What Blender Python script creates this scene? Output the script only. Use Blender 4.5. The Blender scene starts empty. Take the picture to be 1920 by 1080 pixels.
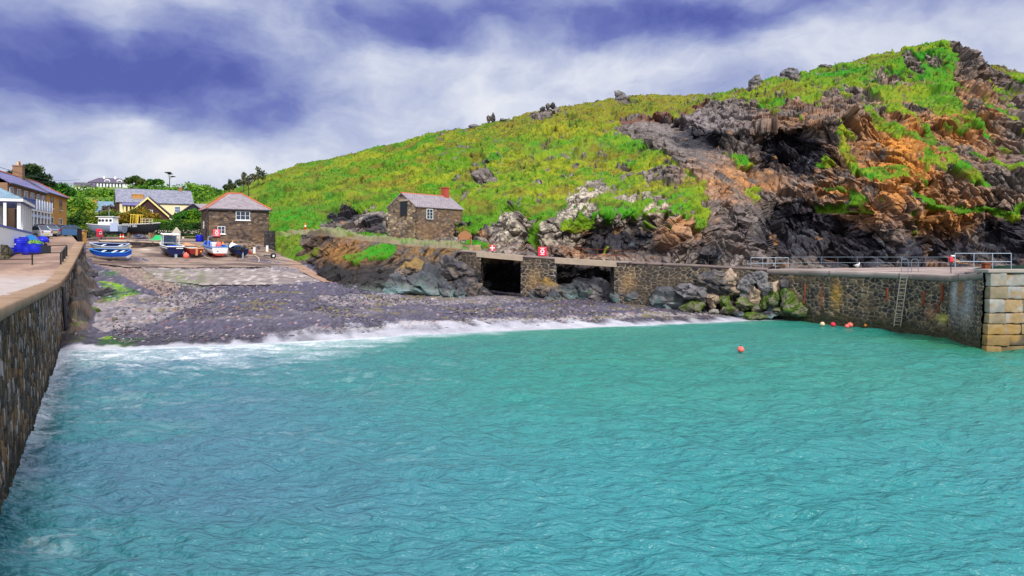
import bpy, math, random
import numpy as np
from mathutils import Vector, Matrix
R = math.radians
random.seed(7)
scene = bpy.context.scene
COL = scene.collection

# ------------------------------------------------------------------ camera
F, CX, HY, CH = 1400.0, 960.0, 468.0, 6.5        # focal length and horizon row in the 1920 px photo, eye height
cam = bpy.data.cameras.new("camera"); camo = bpy.data.objects.new("camera", cam); COL.objects.link(camo)
camo.location = (0, 0, CH); camo.rotation_euler = (R(90), 0, 0)
cam.sensor_width = 36; cam.lens = F / 1920 * 36; cam.shift_y = -(540 - HY) / 1920
cam.clip_start = 0.5; cam.clip_end = 3000
scene.camera = camo

# ------------------------------------------------------------------ exposure
scene.view_settings.view_transform = 'Standard'; scene.view_settings.look = 'None'
scene.view_settings.gamma = 1; scene.view_settings.exposure = 0.0
scene.render.engine = 'CYCLES'
scene.cycles.max_bounces = 5; scene.cycles.diffuse_bounces = 2; scene.cycles.glossy_bounces = 2
scene.cycles.transparent_max_bounces = 4

# ------------------------------------------------------------------ sky and sun
SUN_AZ, SUN_EL = R(160), R(39)
world = bpy.data.worlds.new("World"); scene.world = world; world.use_nodes = True
wt = world.node_tree; wt.nodes.clear()
class NT:
    """small node builder"""
    def __init__(s, t): s.t = t
    def n(s, typ, **kw):
        nd = s.t.nodes.new(typ)
        for k, v in kw.items(): setattr(nd, k, v)
        return nd
    def put(s, sock, v):
        if isinstance(v, bpy.types.NodeSocket): s.t.links.new(v, sock)
        else: sock.default_value = v
    def m(s, op, a, b=0.0, c=0.0, clamp=False):
        nd = s.n('ShaderNodeMath', operation=op, use_clamp=clamp)
        s.put(nd.inputs[0], a); s.put(nd.inputs[1], b); s.put(nd.inputs[2], c)
        return nd.outputs[0]
    def mix(s, f, a, b, mode='MIX'):
        nd = s.n('ShaderNodeMix', data_type='RGBA', blend_type=mode)
        s.put(nd.inputs[0], f); s.put(nd.inputs[6], a); s.put(nd.inputs[7], b)
        return nd.outputs[2]
    def xyz(s, x, y, z):
        nd = s.n('ShaderNodeCombineXYZ'); s.put(nd.inputs[0], x); s.put(nd.inputs[1], y); s.put(nd.inputs[2], z)
        return nd.outputs[0]
    def noise(s, vec, scale, detail=4, rough=0.55, lac=2.0, dist=0.0):
        nd = s.n('ShaderNodeTexNoise'); s.put(nd.inputs['Vector'], vec)
        nd.inputs['Scale'].default_value = scale; nd.inputs['Detail'].default_value = detail
        nd.inputs['Roughness'].default_value = rough; nd.inputs['Lacunarity'].default_value = lac
        nd.inputs['Distortion'].default_value = dist
        return nd.outputs[0]
    def ramp(s, f, stops, interp='LINEAR'):
        nd = s.n('ShaderNodeValToRGB'); s.put(nd.inputs[0], f); cr = nd.color_ramp; cr.interpolation = interp
        while len(cr.elements) < len(stops): cr.elements.new(0.5)
        for e, (p, c) in zip(cr.elements, stops):
            e.position = p; e.color = (*c, 1) if len(c) == 3 else c
        return nd.outputs[0]
    def smooth(s, v, a, b):
        nd = s.n('ShaderNodeMapRange', interpolation_type='SMOOTHSTEP'); s.put(nd.inputs[0], v)
        nd.inputs[1].default_value = a; nd.inputs[2].default_value = b
        return nd.outputs[0]
w = NT(wt)
tc = w.n('ShaderNodeTexCoord'); sep = w.n('ShaderNodeSeparateXYZ'); wt.links.new(tc.outputs['Generated'], sep.inputs[0])
az = w.m('ARCTAN2', sep.outputs[0], sep.outputs[1]); el = w.m('ARCSINE', sep.outputs[2])
q = w.xyz(w.m('MULTIPLY', az, 1.0), w.m('MULTIPLY', el, 1.9), 3.7)
n1 = w.noise(q, 3.2, 5, 0.55); n2 = w.noise(w.xyz(az, w.m('MULTIPLY', el, 1.9), 9.1), 3.6, 5, 0.55)
n4 = w.noise(w.xyz(az, w.m('MULTIPLY', el, 1.9), 5.5), 1.4, 3, 0.5)
az2 = w.m('ADD', az, w.m('MULTIPLY', w.m('SUBTRACT', n1, 0.5), 0.16))
el2 = w.m('ADD', el, w.m('MULTIPLY', w.m('SUBTRACT', n2, 0.5), 0.12))
fb = w.noise(w.xyz(w.m('MULTIPLY', az2, 1.0), w.m('MULTIPLY', el2, 1.7), 0.3), 5.0, 9, 0.62)
bil = w.m('ABSOLUTE', w.m('SUBTRACT', w.noise(w.xyz(az2, w.m('MULTIPLY', el2, 1.6), 2.3), 8.0, 6, 0.55), 0.5))
b = w.m('ADD', 0.67, w.m('MULTIPLY', w.m('SUBTRACT', fb, 0.5), 1.25))
b = w.m('ADD', b, w.m('MULTIPLY', w.m('SUBTRACT', bil, 0.10), -0.9))
def blob(px, py, rx, ry, wgt):
    global b
    a0 = math.atan((px - CX) / F); e0 = math.atan((HY - py) / F * math.cos(a0))
    dx = w.m('DIVIDE', w.m('SUBTRACT', az2, a0), rx / F); dy = w.m('DIVIDE', w.m('SUBTRACT', el2, e0), ry / F)
    g = w.m('EXPONENT', w.m('MULTIPLY', w.m('ADD', w.m('MULTIPLY', dx, dx), w.m('MULTIPLY', dy, dy)), -1.0))
    b = w.m('ADD', b, w.m('MULTIPLY', g, wgt))
for bl in [(70, 120, 190, 85, -.60), (440, 165, 170, 70, -.62), (300, 80, 200, 60, -.30), (740, 25, 170, 50, -.34), (1000, 45, 380, 55, -.52), (1350, 40, 200, 45, -.25),
           (1600, 5, 420, 40, -.34), (690, 100, 90, 40, .34), (210, 20, 55, 50, .30), (230, 235, 80, 35, .42), (560, 60, 60, 40, .12), (520, 230, 60, 20, -.12), (1150, 140, 260, 50, .25), (1760, 60, 200, 50, .12),
           (300, 310, 260, 40, .28), (60, 250, 190, 45, -.12), (860, 190, 200, 40, .10), (1000, 150, 120, 50, -.08), (120, 290, 140, 30, -.08)]:
    blob(*bl)
b = w.m('MULTIPLY_ADD', b, 0.82, 0.10)
cloud = w.ramp(b, [(0.0, (.095, .12, .42)), (0.20, (.165, .20, .52)), (0.42, (.32, .37, .64)), (0.60, (.49, .54, .75)), (0.80, (.70, .74, .87)), (1.0, (.90, .905, .95))])
sky = w.n('ShaderNodeTexSky', sky_type='NISHITA'); sky.sun_disc = False; sky.sun_elevation = SUN_EL; sky.sun_rotation = SUN_AZ % (2 * math.pi)
skyc = w.mix(1.0, sky.outputs[0], (.07, .07, .07, 1), 'MULTIPLY')
up = w.smooth(el, R(17), R(38))                                     # an overcast dome is brighter overhead than at the horizon
cl2 = w.mix(up, cloud, w.mix(n4, (.85, .95, 1.2, 1), (1.6, 1.6, 1.65, 1)))
allsky = w.mix(0.93, skyc, cl2)
bg = w.n('ShaderNodeBackground'); wt.links.new(allsky, bg.inputs[0]); bg.inputs[1].default_value = 1.0
wo = w.n('ShaderNodeOutputWorld'); wt.links.new(bg.outputs[0], wo.inputs[0])
world.cycles.sampling_method = 'MANUAL'; world.cycles.sample_map_resolution = 512
sun = bpy.data.lights.new("sun", 'SUN'); sun.energy = 3.6; sun.angle = R(10); sun.color = (1, .95, .86)
suno = bpy.data.objects.new("sun", sun); COL.objects.link(suno)
sd = Vector((math.sin(SUN_AZ) * math.cos(SUN_EL), math.cos(SUN_AZ) * math.cos(SUN_EL), math.sin(SUN_EL)))
suno.rotation_euler = sd.to_track_quat('Z', 'Y').to_euler(); suno.location = (-60, -60, 80)

# ------------------------------------------------------------------ numeric noise
def hsh(ix, iy, iz, s):
    with np.errstate(over='ignore'):
        h = (ix.astype(np.int64) * 374761393 + iy.astype(np.int64) * 668265263 + iz.astype(np.int64) * 1440662683 + s * 974634777) & 0xFFFFFFFF
        h = ((h ^ (h >> 13)) * 1274126177) & 0xFFFFFFFF
        h = ((h ^ (h >> 15)) * 668265263) & 0xFFFFFFFF
        h = h ^ (h >> 16)
    return (h / 4294967296.0).astype(np.float32)
def vnoise(x, y, z, s=0):
    x, y, z = [np.asarray(a, np.float32) for a in np.broadcast_arrays(x, y, z)]
    ix, iy, iz = np.floor(x).astype(np.int64), np.floor(y).astype(np.int64), np.floor(z).astype(np.int64)
    fx, fy, fz = x - ix, y - iy, z - iz
    fx, fy, fz = [f * f * (3 - 2 * f) for f in (fx, fy, fz)]
    r = 0
    for dx in (0, 1):
        for dy in (0, 1):
            for dz in (0, 1):
                wgt = (fx if dx else 1 - fx) * (fy if dy else 1 - fy) * (fz if dz else 1 - fz)
                r = r + wgt * hsh(ix + dx, iy + dy, iz + dz, s)
    return r
def fbm(x, y, z, octs=4, s=0, gain=.5):
    t, a, n = 0, 1.0, 0
    for k in range(octs):
        t = t + a * vnoise(x * 2 ** k + 17.3 * k, y * 2 ** k + 5.1 * k, z * 2 ** k + 9.7 * k, s + k); n += a; a *= gain
    return t / n
def worley(x, y, z, s=0, dims=3, jit=.9):
    """F1, F2, id hash of the nearest cell, offset from its centre (in cells)"""
    x, y, z = [np.asarray(a, np.float32) for a in np.broadcast_arrays(x, y, z)]
    ix, iy, iz = np.floor(x).astype(np.int64), np.floor(y).astype(np.int64), np.floor(z).astype(np.int64)
    F1 = np.full(x.shape, 9., np.float32); F2 = F1.copy()
    ox = np.zeros_like(F1); oy = ox.copy(); oz = ox.copy(); cid = np.zeros(x.shape, np.int64)
    rng = (-1, 0, 1)
    for dx in rng:
        for dy in rng:
            for dz in (rng if dims == 3 else (0,)):
                cx, cy, cz = ix + dx, iy + dy, iz + dz
                h1 = hsh(cx, cy, cz, s); h2 = (h1 * 7919.13) % 1; h3 = (h1 * 50021.7) % 1
                vx = x - (cx + .5 + (h1 - .5) * jit); vy = y - (cy + .5 + (h2 - .5) * jit)
                vz = z - (cz + .5 + (h3 - .5) * jit) if dims == 3 else 0 * x
                d = np.sqrt(vx * vx + vy * vy + vz * vz)
                m = d < F1
                F2 = np.where(m, F1, np.minimum(F2, d)); F1 = np.where(m, d, F1)
                ox = np.where(m, vx, ox); oy = np.where(m, vy, oy); oz = np.where(m, vz, oz)
                cid = np.where(m, (h1 * 16777216).astype(np.int64), cid)
    return F1, F2, cid, ox, oy, oz
def facets(x, y, z, s, tilt=1.0, crack=.35):
    F1, F2, cid, ox, oy, oz = worley(x, y, z, s)
    g = [hsh(cid, cid * 0, cid * 0 + k, s + 40) for k in range(4)]
    v = (g[3] - .5) * 1.0 + tilt * ((g[0] - .5) * ox + (g[1] - .5) * oy + (g[2] - .5) * oz) * 2
    return v - crack * np.clip(1 - (F2 - F1) / .14, 0, 1), g[0], F2 - F1
def sstep(a, b, x):
    t = np.clip((x - a) / (b - a), 0, 1); return t * t * (3 - 2 * t)
def inpoly(px, py, poly):
    r = np.zeros(px.shape, bool); n = len(poly); j = n - 1
    for i in range(n):
        xi, yi = poly[i]; xj, yj = poly[j]
        c = ((yi > py) != (yj > py)) & (px < (xj - xi) * (py - yi) / ((yj - yi) or 1e-9) + xi)
        r ^= c; j = i
    return r
def lerp(a, b, t): return a + (b - a) * t
def cmix(c, col, m):
    """blend colour col into the N x 3 array c by mask m"""
    return c + (np.array(col, np.float32) - c) * np.clip(m, 0, 1)[..., None]
def gauss(px, py, cx, cy, rx, ry, ang=0):
    c, s = math.cos(ang), math.sin(ang); dx, dy = px - cx, py - cy
    return np.exp(-(((dx * c + dy * s) / rx) ** 2 + ((-dx * s + dy * c) / ry) ** 2))

# ------------------------------------------------------------------ mesh helpers
def P(px, py, Y): return ((px - CX) / F * Y, Y, CH - (py - HY) / F * Y)
def XZ(px, Y): return (px - CX) / F * Y
def tag(o, label=None, cat=None, group=None, kind=None):
    if label: o['label'] = label
    if cat: o['category'] = cat
    if group: o['group'] = group
    if kind: o['kind'] = kind
    return o
def struct(o): o['kind'] = 'structure'; return o
def mesh_np(name, V, Q, mat, parent=None, col=None, smooth=True, loc=None, extra=None):
    """object from numpy verts and quads / tris"""
    V = np.asarray(V, np.float32).reshape(-1, 3); Q = np.asarray(Q, np.int32)
    me = bpy.data.meshes.new(name); k = Q.shape[1]
    if loc is not None: V = V - np.array(loc, np.float32)
    me.vertices.add(len(V)); me.vertices.foreach_set('co', V.ravel())
    me.loops.add(Q.size); me.loops.foreach_set('vertex_index', Q.ravel())
    me.polygons.add(len(Q)); me.polygons.foreach_set('loop_start', np.arange(0, Q.size, k, dtype=np.int32))
    me.update(calc_edges=True)
    me.polygons.foreach_set('use_smooth', np.full(len(Q), smooth) if np.isscalar(smooth) else np.asarray(smooth, bool))
    if col is not None:
        a = me.color_attributes.new('Col', 'FLOAT_COLOR', 'POINT')
        c = np.ones((len(V), 4), np.float32); c[:, :3] = np.clip(np.asarray(col).reshape(-1, 3), 0, 1); a.data.foreach_set('color', c.ravel())
    if extra:
        for nm, arr in extra.items():
            a = me.attributes.new(nm, 'FLOAT', 'POINT'); a.data.foreach_set('value', np.asarray(arr, np.float32).ravel())
    me.materials.append(mat); me.validate()
    o = bpy.data.objects.new(name, me); COL.objects.link(o)
    if loc is not None: o.location = loc
    if parent: o.parent = parent
    return o
def gridq(nr, nc):
    i = np.arange(nr * nc).reshape(nr, nc)
    return np.stack([i[:-1, :-1], i[:-1, 1:], i[1:, 1:], i[1:, :-1]], -1).reshape(-1, 4)
class MB:
    def __init__(s): s.v = []; s.f = []
    def add(s, vs, fs):
        n = len(s.v); s.v += [tuple(v) for v in vs]; s.f += [tuple(i + n for i in f) for f in fs]; return s
    def hexa(s, c):                                                 # 8 corners: bottom 4 ccw, top 4 ccw
        return s.add(c, [(3, 2, 1, 0), (4, 5, 6, 7), (0, 1, 5, 4), (1, 2, 6, 5), (2, 3, 7, 6), (3, 0, 4, 7)])
    def box(s, x0, x1, y0, y1, z0, z1, tx=0, ty=0):                # tx, ty: taper of the top
        return s.hexa([(x0, y0, z0), (x1, y0, z0), (x1, y1, z0), (x0, y1, z0), (x0 + tx, y0 + ty, z1), (x1 - tx, y0 + ty, z1), (x1 - tx, y1 - ty, z1), (x0 + tx, y1 - ty, z1)])
    def fbox(s, O, U, V, N, u0, u1, v0, v1, n0, n1):               # box in the frame O; U, V, N
        O, U, V, N = map(Vector, (O, U, V, N)); c = lambda a, b, d: O + U * a + V * b + N * d
        return s.hexa([c(u0, v0, n0), c(u1, v0, n0), c(u1, v0, n1), c(u0, v0, n1), c(u0, v1, n0), c(u1, v1, n0), c(u1, v1, n1), c(u0, v1, n1)])
    def tube(s, a, b, r, r2=None, n=6):
        a, b = Vector(a), Vector(b); r2 = r if r2 is None else r2; d = (b - a)
        if d.length < 1e-6: return s
        z = d.normalized(); x = z.orthogonal().normalized(); y = z.cross(x)
        vs = [a + (x * math.cos(2 * math.pi * k / n) + y * math.sin(2 * math.pi * k / n)) * r for k in range(n)]
        vs += [b + (x * math.cos(2 * math.pi * k / n) + y * math.sin(2 * math.pi * k / n)) * r2 for k in range(n)]
        fs = [(k, (k + 1) % n, n + (k + 1) % n, n + k) for k in range(n)] + [tuple(range(n - 1, -1, -1)), tuple(range(n, 2 * n))]
        return s.add(vs, fs)
    def path(s, pts, r, n=6):
        for a, b in zip(pts[:-1], pts[1:]): s.tube(a, b, r, n=n)
        return s
    def lathe(s, prof, c=(0, 0, 0), n=16, ax='z'):                 # prof: (radius, height)
        vs = []
        for r, h in prof:
            for k in range(n):
                t = 2 * math.pi * k / n; a, b = r * math.cos(t), r * math.sin(t)
                p = {'z': (a, b, h), 'x': (h, a, b), 'y': (a, h, b)}[ax]
                vs.append((c[0] + p[0], c[1] + p[1], c[2] + p[2]))
        fs = []
        for i in range(len(prof) - 1):
            for k in range(n): fs.append((i * n + k, i * n + (k + 1) % n, (i + 1) * n + (k + 1) % n, (i + 1) * n + k))
        fs += [tuple(range(n - 1, -1, -1)), tuple((len(prof) - 1) * n + k for k in range(n))]
        return s.add(vs, fs)
    def prism(s, poly, axis, a, b):                                # extrude a 2D polygon along an axis
        n = len(poly); mk = {'x': lambda p, t: (t, p[0], p[1]), 'y': lambda p, t: (p[0], t, p[1]), 'z': lambda p, t: (p[0], p[1], t)}[axis]
        vs = [mk(p, a) for p in poly] + [mk(p, b) for p in poly]
        return s.add(vs, [tuple(range(n)), tuple(range(2 * n - 1, n - 1, -1))] + [(k, n + k, n + (k + 1) % n, (k + 1) % n) for k in range(n)])
    def build(s, name, mat, parent=None, smooth=False, bevel=0, loc=None, rotz=0, fix=True):
        me = bpy.data.meshes.new(name); me.from_pydata([tuple(v) for v in s.v], [], s.f)
        if fix:
            import bmesh
            bm = bmesh.new(); bm.from_mesh(me); bmesh.ops.recalc_face_normals(bm, faces=bm.faces); bm.to_mesh(me); bm.free()
        me.polygons.foreach_set('use_smooth', np.full(len(me.polygons), smooth)); me.materials.append(mat)
        o = bpy.data.objects.new(name, me); COL.objects.link(o)
        if parent: o.parent = parent
        if loc is not None: o.location = loc
        o.rotation_euler[2] = rotz
        if bevel:
            m = o.modifiers.new('bevel', 'BEVEL'); m.width = bevel; m.segments = 2; m.limit_method = 'ANGLE'
        return o
def thing(name, label, cat, loc=(0, 0, 0), rotz=0, group=None, tilt=(0, 0)):
    o = bpy.data.objects.new(name, None); o.empty_display_size = .3; COL.objects.link(o)
    o.location = loc; o.rotation_euler = (tilt[0], tilt[1], rotz); return tag(o, label, cat, group)
def dup(root, loc, label=None, rotz=None, scale=None):
    r = root.copy(); COL.objects.link(r); r.location = loc
    if rotz is not None: r.rotation_euler[2] = rotz
    if scale: r.scale = (scale,) * 3
    if label: r['label'] = label
    for ch in list(root.children):
        c = ch.copy(); COL.objects.link(c); c.parent = r
        for g in list(ch.children):
            d = g.copy(); COL.objects.link(d); d.parent = c
    return r

# ------------------------------------------------------------------ materials
def material(name, color=(.5, .5, .5), rough=.7, metal=0, nscale=0, namp=.25, bump=0, bscale=None, coords='Object', attr=False, spec=.3, stretch=(1, 1, 1), detail=5, sat=None):
    m = bpy.data.materials.new(name); m.use_nodes = True; t = NT(m.node_tree); bs = m.node_tree.nodes['Principled BSDF']
    bs.inputs['Roughness'].default_value = rough; bs.inputs['Metallic'].default_value = metal; bs.inputs['Specular IOR Level'].default_value = spec
    if attr:
        a = t.n('ShaderNodeAttribute', attribute_name='Col'); base = a.outputs[0]
    else: base = (*color, 1)
    vec = None
    if nscale or bump:
        tcn = t.n('ShaderNodeTexCoord'); mp = t.n('ShaderNodeMapping'); m.node_tree.links.new(tcn.outputs[coords], mp.inputs[0]); mp.inputs['Scale'].default_value = stretch; vec = mp.outputs[0]
    if nscale:
        nz = t.noise(vec, nscale, detail, .62)
        f = t.m('MULTIPLY_ADD', nz, 2 * namp, 1 - namp)
        base = t.mix(1.0, base, t.xyz(f, f, f), 'MULTIPLY')
    t.put(bs.inputs['Base Color'], base)
    if bump:
        bz = t.noise(vec, bscale or nscale or 8, 6, .65)
        bn = t.n('ShaderNodeBump'); bn.inputs['Strength'].default_value = 1; bn.inputs['Distance'].default_value = bump
        m.node_tree.links.new(bz, bn.inputs['Height']); m.node_tree.links.new(bn.outputs[0], bs.inputs['Normal'])
    return m
M = {}
M['rockhill'] = material('hill_ground', attr=True, rough=.85, nscale=2.2, namp=.3, bump=.06, bscale=3.0, spec=.2)
M['leaf'] = material('leaves', attr=True, rough=.7, spec=.2)
M['grass'] = material('grass_blades', attr=True, rough=.75, spec=.15)
M['stone'] = material('wall_stone', attr=True, rough=.8, nscale=6, namp=.25, bump=.012, bscale=14, spec=.3)
M['boulder'] = material('boulder_rock', attr=True, rough=.6, nscale=2.5, namp=.3, bump=.05, bscale=4, spec=.4)
M['beach'] = material('beach_shingle', attr=True, rough=.75, nscale=5, namp=.3, bump=.03, bscale=9, spec=.3)
M['concrete'] = material('concrete', attr=True, rough=.8, nscale=1.2, namp=.2, bump=.008, bscale=12, spec=.25)
M['white'] = material('white_paint', (.78, .79, .80), .5, nscale=3, namp=.06)
M['offwhite'] = material('off_white_render', (.70, .68, .62), .8, nscale=2, namp=.12)
M['cream'] = material('cream_render', (.80, .72, .44), .8, nscale=1.5, namp=.10)
M['yellowtrim'] = material('pale_yellow_trim', (.84, .70, .30), .6, nscale=3, namp=.08)
M['ochre'] = material('ochre_stone_render', (.50, .26, .075), .85, nscale=2.5, namp=.3, bump=.01, bscale=10)
M['ochrebrown'] = material('brown_stone_render', (.26, .15, .09), .85, nscale=2.5, namp=.35, bump=.01, bscale=10)
M['brownclad'] = material('brown_boarding', (.055, .020, .022), .7, nscale=6, namp=.3, stretch=(6, 6, .5))
M['bark'] = material('bark', (.07, .05, .035), .9, nscale=5, namp=.35)
M['black'] = material('black_paint', (.012, .013, .016), .45, nscale=4, namp=.2)
M['blackboard'] = material('black_boarding', (.018, .022, .03), .7, nscale=4, namp=.3, stretch=(1, 1, 6))
M['glass'] = material('window_glass', (.03, .045, .08), .08, spec=.6)
M['glasspale'] = material('pale_window_glass', (.16, .22, .30), .1, spec=.6)
M['ridge'] = material('terracotta_ridge_tile', (.50, .13, .06), .8, nscale=4, namp=.35)
M['brick'] = material('red_brick', (.42, .075, .05), .85, nscale=6, namp=.4)
M['timber'] = material('weathered_timber', (.30, .20, .12), .8, nscale=4, namp=.35, stretch=(1, 8, 8))
M['plank'] = material('bench_timber', (.34, .16, .075), .8, nscale=6, namp=.35)
M['lightblue'] = material('pale_blue_paint', (.42, .50, .72), .6, nscale=3, namp=.12)
M['bluetrim'] = material('blue_trim', (.10, .15, .40), .55, nscale=3, namp=.1)
M['galv'] = material('galvanised_rail', (.36, .44, .55), .45, metal=.2, nscale=8, namp=.15)
M['railgrey'] = material('blue_grey_rail', (.16, .21, .27), .5, metal=.2, nscale=8, namp=.2)
M['laddermetal'] = material('weathered_ladder_metal', (.30, .28, .24), .6, metal=.2, nscale=8, namp=.3)
M['iron'] = material('dark_iron', (.03, .035, .045), .55, nscale=9, namp=.3)
M['rust'] = material('rusty_iron', (.20, .055, .025), .85, nscale=5, namp=.45, bump=.01)
M['red'] = material('red_plastic', (.72, .03, .07), .4, nscale=3, namp=.08)
M['pinkred'] = material('faded_red_plastic', (.78, .10, .14), .45, nscale=3, namp=.08)
M['pink'] = material('pink_buoy_plastic', (.90, .16, .13), .4, nscale=3, namp=.1)
M['palebuoy'] = material('pale_cream_plastic', (.80, .58, .36), .45, nscale=3, namp=.1)
M['orange'] = material('orange_plastic', (.85, .28, .02), .45, nscale=3, namp=.1)
M['cone'] = material('cone_orange_red', (.75, .10, .02), .5, nscale=3, namp=.1)
M['yellow'] = material('yellow_paint', (.80, .55, .06), .5, nscale=3, namp=.1)
M['bluebin'] = material('blue_plastic', (.012, .02, .52), .4, nscale=2, namp=.15)
M['bluehull'] = material('bright_blue_paint', (.015, .09, .58), .35, nscale=2, namp=.12)
M['skyhull'] = material('sky_blue_paint', (.03, .22, .62), .35, nscale=2, namp=.12)
M['navy'] = material('navy_paint', (.010, .016, .075), .3, nscale=2, namp=.15)
M['redhull'] = material('dark_red_paint', (.26, .022, .02), .4, nscale=2, namp=.2)
M['antifoul'] = material('red_antifouling', (.40, .05, .04), .7, nscale=3, namp=.25)
M['greyhull'] = material('grey_hull_paint', (.20, .25, .36), .5, nscale=2, namp=.15)
M['blackhull'] = material('black_hull_paint', (.012, .016, .022), .4, nscale=2, namp=.2)
M['boatin'] = material('pale_boat_inside', (.52, .54, .50), .7, nscale=3, namp=.2)
M['boatwood'] = material('varnished_wood', (.55, .27, .13), .45, nscale=4, namp=.25, stretch=(1, 6, 6))
M['greytarp'] = material('grey_tarpaulin', (.42, .44, .42), .7, nscale=2, namp=.2, bump=.02, bscale=4)
M['green'] = material('green_tarpaulin', (.012, .42, .12), .5, nscale=2, namp=.2, bump=.03, bscale=3)
M['tyre'] = material('rubber', (.012, .012, .014), .8)
M['alloy'] = material('alloy_wheel', (.5, .52, .55), .4, metal=.5)
M['carsilver'] = material('silver_car_paint', (.55, .62, .66), .25, spec=.6)
M['cargrey'] = material('grey_blue_car_paint', (.16, .21, .30), .25, spec=.6)
M['carred'] = material('dark_red_car_paint', (.10, .010, .016), .25, spec=.6)
M['carblue'] = material('blue_car_paint', (.045, .12, .26), .25, spec=.6)
M['tail'] = material('red_lens', (.6, .02, .02), .3)
M['lamp'] = material('clear_lens', (.75, .78, .8), .2)
M['net'] = material('fishing_net', (.05, .12, .07), .9, nscale=6, namp=.5)
M['rope'] = material('pale_rope', (.62, .52, .36), .9)
M['gullgrey'] = material('gull_grey', (.35, .37, .40), .8)
M['purpleroof'] = material('purple_slate', (.11, .085, .14), .8, nscale=3, namp=.25)
def slate(name, c1, c2, mortar, sx, sy):
    """rows of slates: a brick pattern over the roof's own plane coordinates (UV)"""
    m = bpy.data.materials.new(name); m.use_nodes = True; t = NT(m.node_tree); bs = m.node_tree.nodes['Principled BSDF']; bs.inputs['Roughness'].default_value = .6
    uv = t.n('ShaderNodeTexCoord'); br = t.n('ShaderNodeTexBrick'); m.node_tree.links.new(uv.outputs['UV'], br.inputs['Vector'])
    br.inputs['Color1'].default_value = (*c1, 1); br.inputs['Color2'].default_value = (*c2, 1); br.inputs['Mortar'].default_value = (*mortar, 1)
    br.inputs['Scale'].default_value = 1; br.inputs['Brick Width'].default_value = sx; br.inputs['Row Height'].default_value = sy; br.inputs['Mortar Size'].default_value = .012; br.inputs['Bias'].default_value = 0
    nz = t.noise(uv.outputs['UV'], 2.2, 6, .7); f = t.m('MULTIPLY_ADD', nz, .9, .55)
    t.put(bs.inputs['Base Color'], t.mix(1, br.outputs[0], t.xyz(f, f, f), 'MULTIPLY'))
    bn = t.n('ShaderNodeBump'); bn.inputs['Distance'].default_value = .03; m.node_tree.links.new(br.outputs[1], bn.inputs['Height']); bn.invert = True
    m.node_tree.links.new(bn.outputs[0], bs.inputs['Normal'])
    return m
M['slategrey'] = slate('grey_slate_roof', (.20, .21, .29), (.32, .32, .40), (.08, .08, .11), .45, .28)
M['slatewarm'] = slate('warm_slate_roof', (.26, .22, .26), (.38, .32, .34), (.11, .09, .10), .42, .26)
M['slateblue'] = slate('violet_slate_roof', (.15, .14, .33), (.22, .20, .42), (.07, .07, .16), .45, .28)
M['slatepale'] = slate('pale_blue_slate_roof', (.14, .25, .36), (.22, .34, .44), (.08, .12, .16), .45, .28)

# ------------------------------------------------------------------ ground height: harbour floor, beach, slip and yard as one thin plate spline
shore_px = np.array([-300, 100, 130, 200, 300, 400, 500, 600, 700, 800, 900, 1000, 1100, 1200, 1300, 1400, 1500, 1560, 1700, 2600], float)
shore_py = np.array([657, 657, 655, 652, 650, 647, 643, 638, 632, 627, 622, 618, 614, 610, 606, 602, 598, 596, 592, 590], float)
def shoreY(px): return CH * F / (np.interp(px, shore_px, shore_py) - HY)
ctl = []
for px in (130, 200, 300, 400, 500, 600, 700, 800, 900, 1000, 1100, 1200, 1300, 1400, 1500):
    Y = float(shoreY(px)); ctl += [(XZ(px, Y), Y, 0.0), (XZ(px, Y - 6), Y - 6, -.75)]
for px, py, Y in [(200, 600, 57), (400, 600, 58), (600, 600, 59.5), (800, 595, 64), (1000, 590, 67), (1200, 588, 68.5), (1350, 590, 70),
                  (190, 540, 66), (300, 545, 68), (300, 520, 73), (400, 528, 72), (500, 528, 73.5), (620, 532, 76), (720, 548, 76), (800, 553, 76.5), (950, 556, 79), (1100, 560, 79), (1250, 572, 76), (1400, 585, 74),
                  (950, 553, 86), (1100, 558, 85), (208, 483, 80), (330, 483, 84), (440, 481, 86), (400, 459, 96), (500, 462, 98), (250, 455, 100), (330, 448, 110), (220, 447, 112), (300, 446, 117), (380, 450, 117), (170, 470, 84), (560, 490, 90), (480, 452, 112), (280, 500, 77), (500, 500, 80)]:
    ctl.append(P(px, py, Y))
ctl += [(-60, 60, 2.5), (-75, 90, 6.5), (-70, 118, 8.2), (0, 115, 6), (25, 85, 1.5)]
ctl = np.array(ctl)
def _U(r2): return np.where(r2 > 1e-9, r2 * np.log(np.maximum(r2, 1e-9)), 0)
_A = ctl[:, :2] / 30
_n = len(ctl); _K = _U(((_A[:, None] - _A[None]) ** 2).sum(-1)) + np.eye(_n) * .004
_Pm = np.hstack([np.ones((_n, 1)), _A]); _L = np.vstack([np.hstack([_K, _Pm]), np.hstack([_Pm.T, np.zeros((3, 3))])])
_W = np.linalg.solve(_L, np.concatenate([ctl[:, 2], np.zeros(3)]))
def G(X, Y):
    X, Y = np.broadcast_arrays(np.asarray(X, float), np.asarray(Y, float)); x, y = X / 30, Y / 30
    z = _W[_n] + _W[_n + 1] * x + _W[_n + 2] * y
    for k in range(_n): z = z + _W[k] * _U((x - _A[k, 0]) ** 2 + (y - _A[k, 1]) ** 2)
    return z
def gp(px, Y, dz=0):                                                # a point standing on that ground
    X = XZ(px, Y); return (X, Y, float(G(X, Y)) + dz)
QY = [0, 19.8, 35, 50, 56, 62, 72, 82, 92, 110, 140]; QZ = [5.1, 5.02, 4.65, 4.33, 4.65, 5.2, 6.25, 7.4, 8.1, 8.5, 9.0]
def qz(Y): return np.interp(Y, QY, QZ)
def qp(px, Y, dz=0): return (XZ(px, Y), Y, float(qz(Y)) + dz)

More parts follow.
